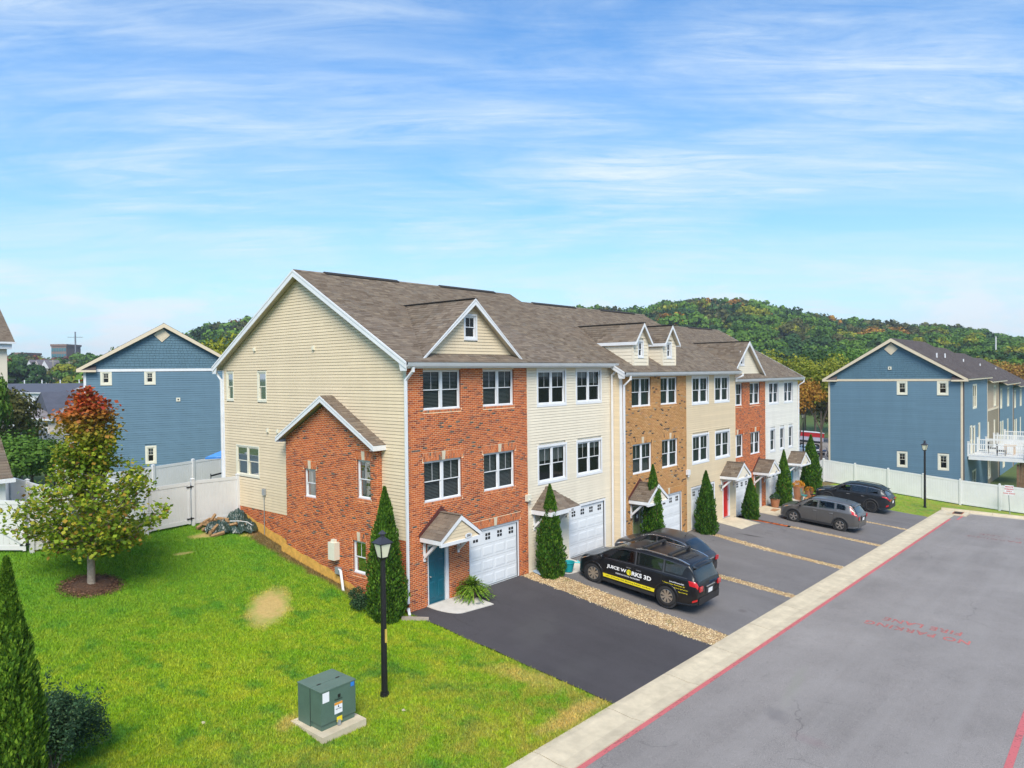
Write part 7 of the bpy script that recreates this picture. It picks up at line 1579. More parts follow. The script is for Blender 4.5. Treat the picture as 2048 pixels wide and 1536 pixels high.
# silver grey crossover with red vertical tail lamps
CRV = dict(W=1.84, H=1.68, nose=.88, tail=-3.62, cowl=.02, rf=-.95, rr=-3.05, zbelt=1.07, znose=.80, fy=0, ry=-2.66, wr=.355, paint=P_GREY, rw=.73,
    top=[(.88, .72), (.80, .87), (.60, .97), (.20, 1.06), (.0, 1.12), (-.55, 1.45), (-1.0, 1.62), (-1.7, 1.68), (-2.5, 1.665), (-3.05, 1.60), (-3.2, 1.50), (-3.52, 1.12), (-3.60, 1.0), (-3.62, .92)],
    sidewin=[((-.42, .555), (-1.32, .56), (-1.28, .69), (-.86, .685)), ((-1.42, .56), (-2.28, .57), (-2.22, .69), (-1.38, .69)), ((-2.38, .575), (-2.92, .61), (-2.78, .675), (-2.34, .69))],
    wtrim=[(-.72, -2.95, .70)], rw0=-3.10, rw1=-3.50, seats=[-1.15, -2.05], head=[(.66, .45), (.22, .47), (.18, .53), (.58, .54)], amber=[(.58, .46), (.40, .465), (.36, .50), (.52, .50)], tailp=[[(-3.20, .46), (-3.56, .42), (-3.50, .56), (-3.28, .54)], [(-3.26, .54), (-3.48, .54), (-3.18, .69), (-3.04, .67)]], tailf=[(.70, .80, .82, 1.02)], plate=.80, handles=[-1.22, -2.15], hm=CHROME, seams=[-.30, -1.37, -2.30], spoiler=1, lip=.05, lipm=TRIM, bump=P_GREY, spokes=5, twin=1, antenna=-2.7, mirm=TRIM)
cx_, cy_ = 28.78, -2.90
car('grey_crossover', 'silver grey crossover with tall red tail lights, parked before the white house', 'car', (cx_, cy_, T(cx_, cy_)+.04), R(4.6), CRV)
KIA = dict(W=1.90, H=1.70, nose=.90, tail=-3.85, cowl=-.10, rf=-1.05, rr=-3.25, zbelt=1.08, znose=.82, fy=0, ry=-2.78, wr=.375, paint=P_CHAR, rw=.74, rim=BLACK,
    top=[(.90, .74), (.82, .90), (.60, 1.0), (.20, 1.07), (-.1, 1.13), (-.65, 1.45), (-1.1, 1.63), (-1.9, 1.69), (-2.7, 1.67), (-3.25, 1.60), (-3.42, 1.48), (-3.74, 1.12), (-3.83, 1.0), (-3.85, .92)],
    sidewin=[((-.52, .555), (-1.42, .56), (-1.38, .69), (-.96, .685)), ((-1.52, .56), (-2.40, .57), (-2.36, .69), (-1.48, .69), DARK_GLASS), ((-2.50, .575), (-3.16, .62), (-2.98, .675), (-2.46, .69), DARK_GLASS)],
    wtrim=[(-.80, -3.20, .70)], rw0=-3.30, rw1=-3.70, seats=[-1.25, -2.15], head=[(.68, .45), (.22, .47), (.18, .53), (.60, .54)], amber=[(.60, .46), (.46, .465), (.42, .50), (.56, .50)], tailp=[[(-3.42, .44), (-3.82, .41), (-3.80, .50), (-3.40, .50)], [(-3.68, .22), (-3.83, .23), (-3.83, .27), (-3.70, .26)]], tailf=[(.45, .82, .86, .98)], plate=.74, handles=[-1.32, -2.25], hm=CHROME, seams=[-.40, -1.47, -2.42], spoiler=1, rails=(-1.3, -3.2), railm=BLACK, lip=.05, lipm=TRIM, bump=TRIM, spokes=7, twin=1)
kx, ky = 36.75, -2.40
car('charcoal_suv', 'charcoal sport utility car with black wheels beside the grass verge', 'car', (kx, ky, T(kx, ky)+.04), R(4.6), KIA)
HAT = dict(W=1.80, H=1.60, nose=.88, tail=-3.35, cowl=.0, rf=-.95, rr=-2.45, zbelt=.97, znose=.72, fy=0, ry=-2.58, wr=.32, paint=P_DGREY, rw=.72,
    top=[(.88, .62), (.80, .80), (.60, .93), (.20, 1.02), (.0, 1.07), (-.55, 1.42), (-1.0, 1.58), (-1.6, 1.61), (-2.1, 1.58), (-2.45, 1.52), (-2.7, 1.40), (-3.15, 1.05), (-3.30, .96), (-3.35, .86)],
    sidewin=[((-.42, .555), (-1.25, .56), (-1.20, .69), (-.82, .685)), ((-1.33, .56), (-2.05, .57), (-1.95, .69), (-1.28, .69)), ((-2.12, .575), (-2.6, .62), (-2.4, .67), (-2.08, .69))],
    wtrim=[(-.5, -2.9, .70)], rw0=-2.50, rw1=-3.10, seats=[-1.05, -1.85], head=[(.66, .45), (.18, .47), (.14, .54), (.56, .54)], amber=[(.50, .47), (.30, .475), (.28, .52), (.46, .52)], tailp=[[(-2.95, .44), (-3.30, .41), (-3.24, .54), (-2.88, .54)]], tailf=[(.55, .76, .74, .92)], plate=.70, handles=[-1.15, -1.95], seams=[-.30, -1.28, -2.1], spokes=5, antenna=-2.2)
hx_, hy_ = 11.85, -1.75
car('dark_hatchback', 'dark grey hatchback on the far side of the black minivan', 'car', (hx_, hy_, T(hx_, hy_)+.04), R(5.3), HAT)
# ---------------------------------------------------------------- street furniture and small things
def street_lamp(label, x, y, h, group='black street lamps'):
    z = T(x, y); t = thing('street_lamp', label, 'street lamp', (x, y, z), group); mb = MB(); mb.cyl((x, y, z-.1), (x, y, z+h-.62), .085, .065, 12); mb.cyl((x, y, z), (x, y, z+.10), .12, .11, 12); mb.build('pole', BLACK, t)
    mb = MB(); zb = z+h-.66; mb.cyl((x, y, zb), (x, y, zb+.05), .10, .13, 8); k = 4; b0, b1 = .13, .23; lo, hi = zb+.05, zb+.42; a0 = R(40)
    C0 = [Vector((x+b0*1.0*math.cos(a0+math.pi/2*i), y+b0*math.sin(a0+math.pi/2*i), lo)) for i in range(4)]; C1 = [Vector((x+b1*math.cos(a0+math.pi/2*i), y+b1*math.sin(a0+math.pi/2*i), hi)) for i in range(4)]
    for i in range(4): mb.beam(C0[i], C1[i], .025, .025, up=(1, 0, 0.1)); mb.beam(C0[i], C0[(i+1) % 4], .02, .02); mb.beam(C1[i], C1[(i+1) % 4], .03, .03)
    mb.build('lantern_frame', BLACK, t)
    for i in range(4): mb = MB(); mb.quad(C0[i]*.999+C0[(i+1) % 4]*.001, C0[(i+1) % 4], C1[(i+1) % 4], C1[i]); mb.build('lamp_pane', LAMP_GLASS, t)
    mb = MB(); q = .285; C2 = [Vector((x+q*math.cos(a0+math.pi/2*i), y+q*math.sin(a0+math.pi/2*i), hi+.01)) for i in range(4)]; C3 = [Vector((x+.07*math.cos(a0+math.pi/2*i), y+.07*math.sin(a0+math.pi/2*i), hi+.15)) for i in range(4)]
    mb.add(C2+C3, [(i, (i+1) % 4, 4+(i+1) % 4, 4+i) for i in range(4)]+[(0, 3, 2, 1)]); mb.lathe((x, y, hi+.14), [(.06, 0), (.06, .09), (.105, .10), (.02, .18), (0, .18)], 8); mb.build('lamp_roof', mat('lamp_roof_metal', (.035, .035, .045), .4, var=.1), t); return t
L1 = street_lamp('black lamp post standing on the lawn in front of the brick corner', -4.22, -3.86, 4.20)
mb = MB(); mb.box(-4.245, -3.965, 1.18, -4.195, -3.935, 1.52); mb.build('pole_tag', mat('yellow_tag', (.60, .42, .08), .5), L1)
street_lamp('black lamp post before the right blue house, at the end of the drives', 42.2, -7.15, 4.75)
x, y = pol(1606, 82); street_lamp('thin dark lamp post in the gap beside the white house', x, y, 6.2)
# pad-mounted transformer
TG = mat('transformer_green', (.085, .145, .110), .5, var=.10, vs=3, grime=.3); TGT = mat('transformer_lid', (.105, .165, .13), .5, var=.08)
tx, ty = -6.56, -4.48; tz = T(tx, ty)-.0; TR = thing('transformer', 'dark green electrical transformer cabinet on a concrete pad in the lawn', 'transformer', (tx, ty, tz))
X0, X1, Y0, Y1 = tx-.0, tx+.96, ty-.0, ty+.93
mb = MB(); mb.box(X0-.13, Y0-.24, tz-.15, X1+.12, Y1+.12, tz+.13); mb.build('concrete_pad', CONC, TR)
mb = MB(); mb.box(X0+.03, Y0+.03, tz+.13, X1-.02, Y1-.02, tz+.30); mb.box(X0, Y0, tz+.27, X1, Y0+.42, tz+1.02); mb.box(X0, Y0+.43, tz+.12, X1, Y1, tz+1.02); mb.build('cabinet', TG, TR)
mb = MB(); mb.box(X0-.012, Y0-.012, tz+1.02, X1+.012, Y0+.40, tz+1.045); mb.box(X0-.012, Y0+.41, tz+1.02, X1+.012, Y1+.012, tz+1.045); mb.build('lid', TGT, TR)
for xx in (X0+.22, X1-.22): mb = MB(); mb.box(xx-.05, Y0+.385, tz+1.04, xx+.05, Y0+.42, tz+1.055); mb.build('lid_hinge', BLACK, TR)
WHT = mat('label_white', (.78, .78, .80), .6, var=.02); ORG = mat('label_orange', (.75, .30, .03), .6); YEL = mat('label_yellow', (.80, .62, .01), .6); BLU = mat('label_blue', (.03, .22, .65), .5)
yf = Y0-.004
for nm, m_, a, b, c, d in (('white_label', WHT, .04, .22, .72, .95), ('warning_label', WHT, .36, .58, .36, .62), ('warning_band', ORG, .36, .58, .565, .62), ('yellow_label', YEL, .42, .57, .16, .28), ('blue_label', BLU, .82, .92, .86, .96), ('black_square', BLACK, .46, .53, .72, .80)):
    mb = MB(); e = .003 if 'band' in nm else 0; mb.box(X0+a, yf-.002-e, tz+.1+c-.05, X0+b, yf-e, tz+.1+d-.05); mb.build(nm, m_, TR)
def tt(txt, sz, x, z, m_, nm): put_text(nm, txt, sz, m_, TR, lambda a, b: (X0+x+a, yf-.0065, tz+.05+z+b), bold=.001)
tt('WARNING', .045, .47, .69, BLACK, 'lettering'); mb = MB(); mb.poly([(X0+.45, yf-.004, tz+.55), (X0+.49, yf-.004, tz+.55), (X0+.47, yf-.004, tz+.62)]); mb.build('hazard_mark', BLACK, TR); tt('High voltage', .032, .47, .47, BLACK, 'lettering'); tt('CALL FIRST', .024, .495, .32, BLACK, 'lettering')
mb = MB(); mb.cbox((X0+.47, yf-.02, tz+.20), .07, .05, .12); mb.build('lock', STEEL, TR); mb = MB(); mb.box(X0-.005, Y0+.425, tz+.12, X0+.0, Y0+.435, tz+1.02); mb.build('seam', BLACK, TR)
# tow-away sign by the far fence
sx_, sy_ = 45.3, -11.85; sz_ = T(sx_, sy_); SG = thing('parking_sign', 'small white sign with red lettering on a thin post before the vinyl fence', 'sign', (sx_, sy_, sz_)); mb = MB(); mb.beam((sx_, sy_, sz_-.1), (sx_-.05, sy_+.08, sz_+1.65), .05, .04); mb.build('post', STEEL, SG)
mb = MB(); mb.box(sx_-.09, sy_-.22, sz_+1.35, sx_-.07, sy_+.30, sz_+2.05); mb.build('sign_plate', WHT, SG); RDL = mat('sign_red', (.60, .03, .03), .5)
for k, s_ in enumerate(('PRIVATE', 'PARKING', 'ONLY', 'TOW AWAY')): put_text('lettering', s_, .125, RDL, SG, lambda a, b, k=k: (sx_-.095, sy_+.04-a, sz_+1.93-.155*k+b), bold=.004)
# bucket, planters, porch clutter
TUB = mat('teal_plastic', (.01, .30, .33), .4, var=.05)
t = thing('bucket', 'teal plastic tub by the arborvitae in front of the minivan', 'bucket', (9.0-.9, -.75, T(8, -.7)+.06)); bx, by, bz = 7.72, -.95, T(7.7, -.95)+.08
mb = MB(); mb.lathe((bx, by, bz), [(0, .0), (.19, 0), (.27, .36), (.30, .37), (.28, .385), (.25, .36), (.17, .02), (0, .02)], 18); mb.build('tub', TUB, t); mb = MB(); mb.beam((bx-.30, by, bz+.37), (bx-.26, by-.1, bz+.41), .03, .03); mb.build('handle', WHITE, t)
mb = MB(); mb.tube([(8.55, -.55, T(8.5, -.5)+.08), (8.8, -.45, T(8.8, -.4)+.08), (9.0, -.65, T(9, -.6)+.08), (9.15, -.40, T(9.1, -.4)+.08)], .02, 6); mb.build('toy', mat('toy_cyan', (.1, .6, .65), .4), None, label='bright cyan toy on the slab in front of the second garage', cat='toy')
mb = MB(); mb.extr([(6.45, -.62, T(6.5, -.6)+.05), (7.05, -.72, T(7, -.7)+.05), (7.0, -.15, T(7, -.1)+.06), (6.50, -.08, T(6.5, 0)+.06)], (0, 0, .05)); mb.build('splash_block', mat('pale_blue_plastic', (.42, .55, .70), .5), None, label='pale blue splash block on the gravel beside the brick pier', cat='splash block')
TERR = mat('terracotta', (.36, .15, .07), .85, var=.15); PUMP = mat('pumpkin', (.62, .20, .02), .55, var=.15, vs=6); MUM = leaf_mat('mum_flowers', [(0, (.35, .10, .01)), (.5, (.60, .24, .02)), (1, (.65, .42, .04))], trans=.2, big=3)
def planter(label, x, y, r, h, z0=.06, m_=TERR, fl=True, n=700):
    z = T(x, y)+z0; t = thing('planter', label, 'planter', (x, y, z), ws=False); mb = MB(); mb.lathe((0, 0, 0), [(0, 0), (r*.72, 0), (r, h*.9), (r*1.06, h*.92), (r*1.06, h), (r*.9, h), (0, h*.92)], 16); mb.build('pot', m_, t)
    rng = np.random.default_rng(int(x*10)); d = unit_vecs(n, rng); d[:, 2] = np.abs(d[:, 2]); p = d*np.array([r*1.25, r*1.25, r*1.1])*(.7+.3*rng.random(n))[:, None]+np.array([0, 0, h]); a = unit_vecs(n, rng)*.028; b = np.cross(a, unit_vecs(n, rng)); b = b/np.linalg.norm(b, axis=1)[:, None]*.025; quads('flowers' if fl else 'foliage', p, a, b, MUM if fl else SHRUB, t); return t
planter('terracotta pot with a dark plant beside the olive green door', 31.0, -.65, .30, .55, fl=False); planter('hanging style pot of orange mums by the turquoise door', 35.05, -.75, .36, .95); planter('brown pot of orange flowers on the far porch slab', 36.5, -1.0, .28, .5); planter('small green leafy pot at the edge of the far porch', 37.1, -1.5, .18, .28, fl=False)
def pumpkin(label, x, y, r, z0=.06):
    z = T(x, y)+z0; t = thing('pumpkin', label, 'pumpkin', (x, y, z), ws=False); mb = MB(); n = 24; pr = [(0, .1), (.5, 0), (.9, .25), (1, .6), (.9, .95), (.5, 1.2), (.12, 1.12)]; vs = [(rr*r*(1+.06*math.cos(k*math.pi*2/n*8))*math.cos(6.2832*k/n), rr*r*(1+.06*math.cos(k*math.pi*2/n*8))*math.sin(6.2832*k/n), zz*r) for rr, zz in pr for k in range(n)]
    mb.add(vs, [(i*n+k, i*n+(k+1) % n, (i+1)*n+(k+1) % n, (i+1)*n+k) for i in range(len(pr)-1) for k in range(n)]); mb.build('flesh', PUMP, t, smooth=True); mb = MB(); mb.cyl((0, 0, r*1.1), (.02, 0, r*1.45), .02, .015, 6); mb.build('stem', BARK, t)
pumpkin('large orange pumpkin on the far porch', 37.0, -.75, .26); pumpkin('smaller pumpkin stacked beside the large one', 37.0, -1.15, .17); pumpkin('little pumpkin at the foot of the orange mums', 35.45, -1.15, .15)
BT = mat('teal_chair_paint', (.02, .28, .26), .4)
for i, (x, y, m_, lb) in enumerate([(34.75, -1.25, BT, 'teal green metal chair on the far porch'), (35.7, -1.55, BLACK, 'small black bistro chair on the far porch')]):
    t = thing('bistro_chair', lb, 'chair', (x, y, T(x, y)+.055), ws=False); mb = MB(); mb.lathe((0, 0, .43), [(0, 0), (.20, 0), (.20, .03), (0, .03)], 14); mb.build('seat', m_, t)
    for a in (.8, 2.4, 3.9, 5.5): mb = MB(); mb.cyl((.15*math.cos(a), .15*math.sin(a), .43), (.22*math.cos(a), .22*math.sin(a), 0), .013, n=6); mb.build('leg', m_, t)
    mb = MB(); pts = [(-.18, .16, .44), (-.19, .19, .75), (-.1, .21, .88), (.1, .21, .88), (.19, .19, .75), (.18, .16, .44)]; mb.tube(pts, .012, 6); 
    for q in (-.07, 0, .07): mb.cyl((q, .18, .45), (q, .21, .87), .007, n=5)
    mb.build('backrest', m_, t)
t = thing('garden_stake', 'tall dark metal flower stake in front of the white garage door', 'garden stake', (32.95, -.30, T(33, -.3)+.04), ws=False); mb = MB(); mb.cyl((0, 0, 0), (0, 0, 1.55), .012, n=6); mb.build('rod', BLACK, t); mb = MB()
for k in range(14): a = k*6.2832/14; c = Vector((0, 0, 1.55)); mb.beam(c, c+Vector((math.cos(a)*.34, 0, math.sin(a)*.34)), .012, .035)
mb.build('petals', mat('stake_blue', (.05, .06, .12), .4), t)
mb = MB(); mb.box(30.1-.45, -1.15, T(30, -1)+.058, 30.1+.35, -.55, T(30, -1)+.075); mb.build('doormat', mat('coir', (.42, .20, .09), .95, var=.2, vs=12), None, label='reddish doormat in front of the olive green door', cat='doormat')
t = thing('door_wreath', 'dark square sign with a pale emblem hanging by the olive door of the tan house', 'sign', (13.55, -.75, 1.2)); mb = MB(); mb.box(13.52, -.63, .95, 13.86, -.60, 1.45); mb.build('board', BLACK, t); mb = MB(); mb.extr([(13.69+.09*math.cos(6.2832*i/10)*(1 if i % 2 else .55), -.635, 1.2+.12*math.sin(6.2832*i/10)*(1 if i % 2 else .55)) for i in range(10)], (0, -.006, 0)); mb.build('emblem', WHITE, t)
# white stones in lawn
for i, (u, v, lb) in enumerate([((-8.2), -2.2, 'single pale stone lying in the middle of the lawn'), (-4.35, -4.75, 'small pale stone in the grass beside the near lamp post')]):
    mb = MB(); mb.lathe((u, v, T(u, v)), [(0, 0), (.055, .01), (.045, .03), (.015, .045), (0, .045)], 6); mb.build('stone', CONC, None, label=lb, cat='stone')
# ---------------------------------------------------------------- far background
def lbox(H, nm, fr, u0, z0, d0, u1, z1, d1, m_): mb = MB(); fr.box(mb, u0, z0, d0, u1, z1, d1); return mb.build(nm, m_, H)
ROOF_SLATE = mat('slate_roof', (.075, .080, .105), .9, var=.15, vs=1.2); ROOF_GREY = mat('grey_roof', (.20, .175, .18), .9, var=.2, vs=.8, grime=.3); WALLW = mat('pale_wall', (.62, .62, .64), .7, var=.05); WALLP = mat('pinkish_wall', (.58, .50, .44), .7, var=.06); WINB = mat('far_window', (.10, .11, .13), .3)
def simple_house(label, u0, d0, u1, d1, zb, ze, zr, depth, wall, roofm, nwin, rows, hip=False, cat='house', wz=1.2, name='far_house'):
    a = Vector((*pol(u0, d0), 0)); b = Vector((*pol(u1, d1), 0)); uv = (b-a); Ln = uv.length; uv.normalize(); n = Vector((uv.y, -uv.x, 0)); n = n if n.dot(CAM-a) > 0 else -n
    H = thing(name, label, cat, (a.x, a.y, zb)); fr = Fr(a, uv, n); mb = MB(); fr.box(mb, 0, zb, -depth, Ln, ze, 0); mb.build('wall', wall, H)
    mb = MB(); P = fr.p; o = .4; m_ = zr
    mb.extr([P(-o if not hip else -o, ze, .45), P(Ln+o, ze, .45), P(Ln+(0 if not hip else -depth*.4), zr, -depth/2), P(0+(depth*.0), zr, -depth/2)], (0, 0, -.12)); mb.extr([P(-o, ze, -depth-.45), P(Ln+o, ze, -depth-.45), P(Ln+(0 if not hip else -depth*.4), zr, -depth/2), P(0, zr, -depth/2)], (0, 0, -.12))
    mb.poly([P(0, ze, 0), P(0, ze, -depth), P(0, zr-.1, -depth/2)]); mb.poly([P(Ln, ze, 0), P(Ln, ze, -depth), P(Ln-(depth*.4 if hip else 0), zr-.1, -depth/2)]); mb.build('roof', roofm, H)
    mb = MB(); fr.box(mb, -o, ze-.18, .40, Ln+o, ze+.02, .52); mb.build('gutter', WHITE, H)
    for r_ in range(rows):
        for k in range(nwin):
            c = Ln*(k+.5)/nwin; z = ze-1.0-2.75*r_; w = MB(); fr.box(w, c-.55, z-wz, .01, c+.55, z, .06); wn = w.build('window', WHITE, H)
            for sgn in (-1, 1): q = MB(); fr.box(q, c+sgn*.26-.21, z-wz+.1, .061, c+sgn*.26+.21, z-.1, .075); q.build('pane', WINB, wn)
    return H, fr, Ln
H, fr, Ln = simple_house('pinkish two storey house with grey roof behind the maple', 38, 86, 108, 82, -3, 3.45, 5.0, 9, WALLP, ROOF_GREY, 2, 2, hip=True)
H, fr, Ln = simple_house('pinkish house wing with darker grey roof, partly behind the maple', 105, 84, 160, 86, -3, 3.3, 6.4, 11, WALLP, ROOF_SLATE, 2, 2)
H, fr, Ln = simple_house('long white row of houses with slate blue roof at the far left', -60, 168, 130, 152, -3, 5.0, 6.9, 12, WALLW, ROOF_SLATE, 9, 2, name='far_row')
for k in range(4): c = fr.p(Ln*(.3+.19*k), 6.9, -6); mb = MB(); mb.cyl(c, c+Vector((0, 0, .8)), .12, n=6); mb.build('vent_pipe', WHITE, H)
H, fr, Ln = simple_house('paler grey roofed end of the far white row', 131, 151, 172, 148, -3, 5.0, 6.9, 12, WALLW, ROOF_GREY, 2, 2, name='far_row')
mb = MB(); p_ = [fr.p(1.0, 5.9, -2.2), fr.p(2.8, 5.9, -2.2)]; mb.beam(p_[0], p_[1], .9, .1, up=(0, 0, 1)); mb.build('skylight', WHITE, H)
simple_house('second slate roofed row between the long white row and pinkish houses', 68, 118, 150, 114, -3, 4.1, 6.0, 10, WALLW, ROOF_SLATE, 4, 1, name='far_row')
for i, (u0, u1) in enumerate(((52, 66), (67, 80), (81, 98))):
    a = pol(u0, 300); b = pol(u1, 297); A = Vector((*a, 0)); B = Vector((*b, 0)); H = thing('far_house', ['leftmost', 'middle', 'rightmost'][i]+' of three gabled pale houses on the distant rise', 'house', (A.x, A.y, 6), 'gabled houses on the distant rise'); mid = (A+B)/2; n = _f
    mb = MB(); mb.extr([(A.x, A.y, 4), (B.x, B.y, 4), (B.x, B.y, 12.4), (mid.x, mid.y, 15.4), (A.x, A.y, 12.4)], n*9); mb.build('wall', [WALLW, WALLP, WALLW][i], H)
    mb = MB(); d_ = (B-A).normalized()
    for s_, e in ((-1, A), (1, B)): mb.extr([(mid.x, mid.y, 15.8), Vector((e.x, e.y, 12.4))+d_*s_*.6-Vector((0, 0, .3)), Vector((e.x, e.y, 12.0))+d_*s_*.6-Vector((0, 0, .3)), (mid.x, mid.y, 15.4)], n*9.5)
    mb.build('roof', ROOF_GREY, H); mb = MB(); c = mid-n*.1; mb.extr([c-d_*.6+Vector((0, 0, 10.2)), c+d_*.6+Vector((0, 0, 10.2)), c+d_*.6+Vector((0, 0, 11.8)), c-d_*.6+Vector((0, 0, 11.8))], -n*.05); mb.build('window', WINB, H)
def office(label, u0, u1, d, z0, z1, m1, m2, nm):
    A = Vector((*pol(u0, d), 0)); B = Vector((*pol(u1, d), 0)); dv = (B-A).normalized(); fr = Fr(A, dv, -_f); H = thing('office_building', label, 'building', (A.x, A.y, z0)); Ln = (B-A).length
    mb = MB(); fr.box(mb, 0, z0, -14, Ln, z1, 0); mb.build('wall', m1, H); mb = MB(); fr.box(mb, -.4, z1, -14.4, Ln+.4, z1+1.2, .3); mb.build('parapet', mat('brown_parapet', (.20, .12, .09), .8), H)
    for r_ in range(3):
        for k in range(6): w = MB(); fr.box(w, Ln*(k+.12)/6, z1-3.0-3.4*r_, .02, Ln*(k+.88)/6, z1-1.0-3.4*r_, .12); w.build('window', m2, H)
office('distant office block with teal glazing on the far left rise', 104, 134, 420, 14, 26.5, mat('office_brown', (.22, .15, .12), .8), mat('teal_glass', (.05, .17, .20), .25), 0)
office('distant brown block half hidden by trees at the far left', 26, 48, 380, 12, 20.5, mat('office_brown2', (.24, .17, .15), .8), WINB, 0)
x, y = pol(152.5, 400); z = T(x, y)
t = thing('radio_mast', 'tall thin radio mast on the far left skyline', 'mast', (x, y, z)); mb = MB(); mb.cyl((x, y, z-2), (x, y, 33.5), .55, .35, 6); mb.build('pole', mat('mast_grey', (.16, .17, .19), .7), t); mb = MB(); mb.beam((x-3, y+2.5, 30.5), (x+3, y-2.5, 30.5), .25, .25); mb.build('crossarm', MATS['mast_grey'], t)
for u, d, zt, lb in ((156, 405, 21, 'short aerial beside the tall radio mast'), (164, 430, 17, 'thin pole on the skyline right of the radio mast')): x, y = pol(u, d); mb = MB(); mb.cyl((x, y, T(x, y)-2), (x, y, zt), .3, .2, 6); mb.build('aerial', MATS['mast_grey'], None, label=lb, cat='mast')
UP = mat('pole_wood', (.42, .38, .28), .9, var=.15)
x, y = pol(38, 68); t = thing('utility_pole', 'weathered utility pole with a transformer can at the left', 'utility pole', (x, y, T(x, y))); mb = MB(); mb.cyl((x, y, T(x, y)-.3), (x, y, 6.3), .17, .12, 8); mb.build('pole', UP, t); mb = MB(); mb.cyl((x+.35, y-.2, 5.1), (x+.35, y-.2, 5.9), .2, n=10); mb.build('transformer_can', STEEL, t); mb = MB(); mb.beam((x-.5, y+.4, 6.1), (x+.5, y-.4, 6.1), .10, .10); mb.build('crossarm', UP, t)
for u, d, zt, lb in ((107, 250, 14.5, 'far utility pole below the distant office block'), (139, 255, 14, 'far utility pole left of the blue gable'), (3.5, 66, 8.6, 'grey pole top with a white cap at the left edge')): x, y = pol(u, d); t = thing('utility_pole', lb, 'utility pole', (x, y, T(x, y))); mb = MB(); mb.cyl((x, y, T(x, y)-1), (x, y, zt), .2, .13, 6); mb.build('pole', UP, t); mb = MB(); mb.beam((x-.9, y+.7, zt-.6), (x+.9, y-.7, zt-.6), .12, .12); mb.build('crossarm', UP, t)
x, y = pol(1992, 240); t = thing('utility_pole', 'pale utility pole on the wooded hill above the blue row', 'utility pole', (x, y, T(x, y))); mb = MB(); mb.cyl((x, y, T(x, y)-1), (x, y, 18.3), .28, .2, 6); mb.build('pole', mat('pale_pole', (.6, .6, .58), .8), t)
# deck of the pinkish house
ax, ay = pol(76, 69); DK = thing('white_deck', 'white railed deck with blue chairs behind the maple', 'deck', (ax, ay, -2.5)); A = Vector((ax, ay, 0)); dv = _r.normalized(); fr = Fr(A, dv, -_f); mb = MB(); fr.box(mb, 0, 1.2, -3.5, 5.0, 1.55, 0); mb.build('deck_floor', WHITE, DK)
for k in range(25): 
    if k % 6 == 0: mb = MB(); fr.box(mb, k*.2, 1.2, -.1, k*.2+.14, 3.1, .04); mb.build('deck_post', WHITE, DK)
    else: mb = MB(); fr.box(mb, k*.2, 1.6, -.06, k*.2+.08, 2.7, -.02); mb.build('baluster', WHITE, DK)
mb = MB(); fr.box(mb, 0, 2.65, -.1, 5.0, 2.78, .03); mb.build('rail', WHITE, DK)
for k in range(13): mb = MB(); fr.box(mb, -.04, 1.6, -3.4+.27*k, .04, 2.7, -3.32+.27*k); mb.build('baluster', WHITE, DK)
for q in (.3, 4.7): mb = MB(); fr.box(mb, q, -3.0, -.4, q+.16, 1.2, -.24); mb.build('support_post', PW, DK)
for k in range(3): c = fr.p(1.7+1.0*k, 1.55, -1.0); mb = MB(); mb.cbox(c+Vector((0, 0, .4)), .5, .5, .06); mb.beam(c+Vector((0, 0, .4))+_f*.25, c+Vector((0, 0, 1.05))+_f*.35, .5, .04); mb.build('deck_chair', mat('blue_chair', (.04, .16, .35), .5), None, label=['left', 'middle', 'right'][k]+' one of the blue chairs on the white deck behind the maple', cat='chair', group='blue chairs on the deck')
# shed and neighbour's roof at the left edge, both ridged like the row
def end_roof(H, xr, ye, ze, yr, zr, xl, sh_near):
    mb = MB(); mb.extr([(xr, ye, ze), (xr, yr, zr), (xr, 2*yr-ye, ze), (xr, 2*yr-ye, ze-.14), (xr, yr, zr-.16), (xr, ye, ze-.14)], (xl-xr, 0, 0)); rf = mb.build('roof', SOFFIT, H)
    v = Vector((0, yr-ye, zr-ze)); Ls = v.length; v.normalize(); shingles(rf, Fr((xl, ye-.02, ze+.004), (1, 0, 0), (0, -v.z, v.y), v), 0, Ls, rect(0, xr-xl), SHINGLE, near=sh_near)
    mb = MB(); mb.box(xl, ye-.14, ze-.16, xr+.05, ye, ze-.02); mb.build('gutter', WHITE, rf); return rf
S_ = thing('garden_shed', 'white shed with brown shingle roof at the left edge, inside the neighbouring fence', 'shed', (-9, 15, 1.6)); mb = MB(); mb.box(-12, 14.2, 1.2, -7.80, 18.0, 4.3); mb.build('wall', VINYL, S_); end_roof(S_, -7.60, 14.0, 4.28, 16.1, 6.3, -12.2, 30)
NH = thing('neighbour_house', 'corner of a neighbouring house roof with white gutter at the upper left edge', 'house', (-4, 55, -2)); Q = CAM+(CF+CR*((30-1024)/1448.9)-CU*((686-768)/1448.9))*60
end_roof(NH, Q.x, Q.y, Q.z+.1, Q.y+6, Q.z+4.6, Q.x-16, 30); mb = MB(); mb.box(Q.x-15.6, Q.y+.5, -2.5, Q.x-.45, Q.y+11.5, Q.z-.05); mb.build('wall', SID_CREAM, NH); mb = MB(); mb.box(Q.x-15.8, Q.y+.1, Q.z-.5, Q.x-.2, Q.y+.5, Q.z-.08); mb.build('frieze', WHITE, NH)
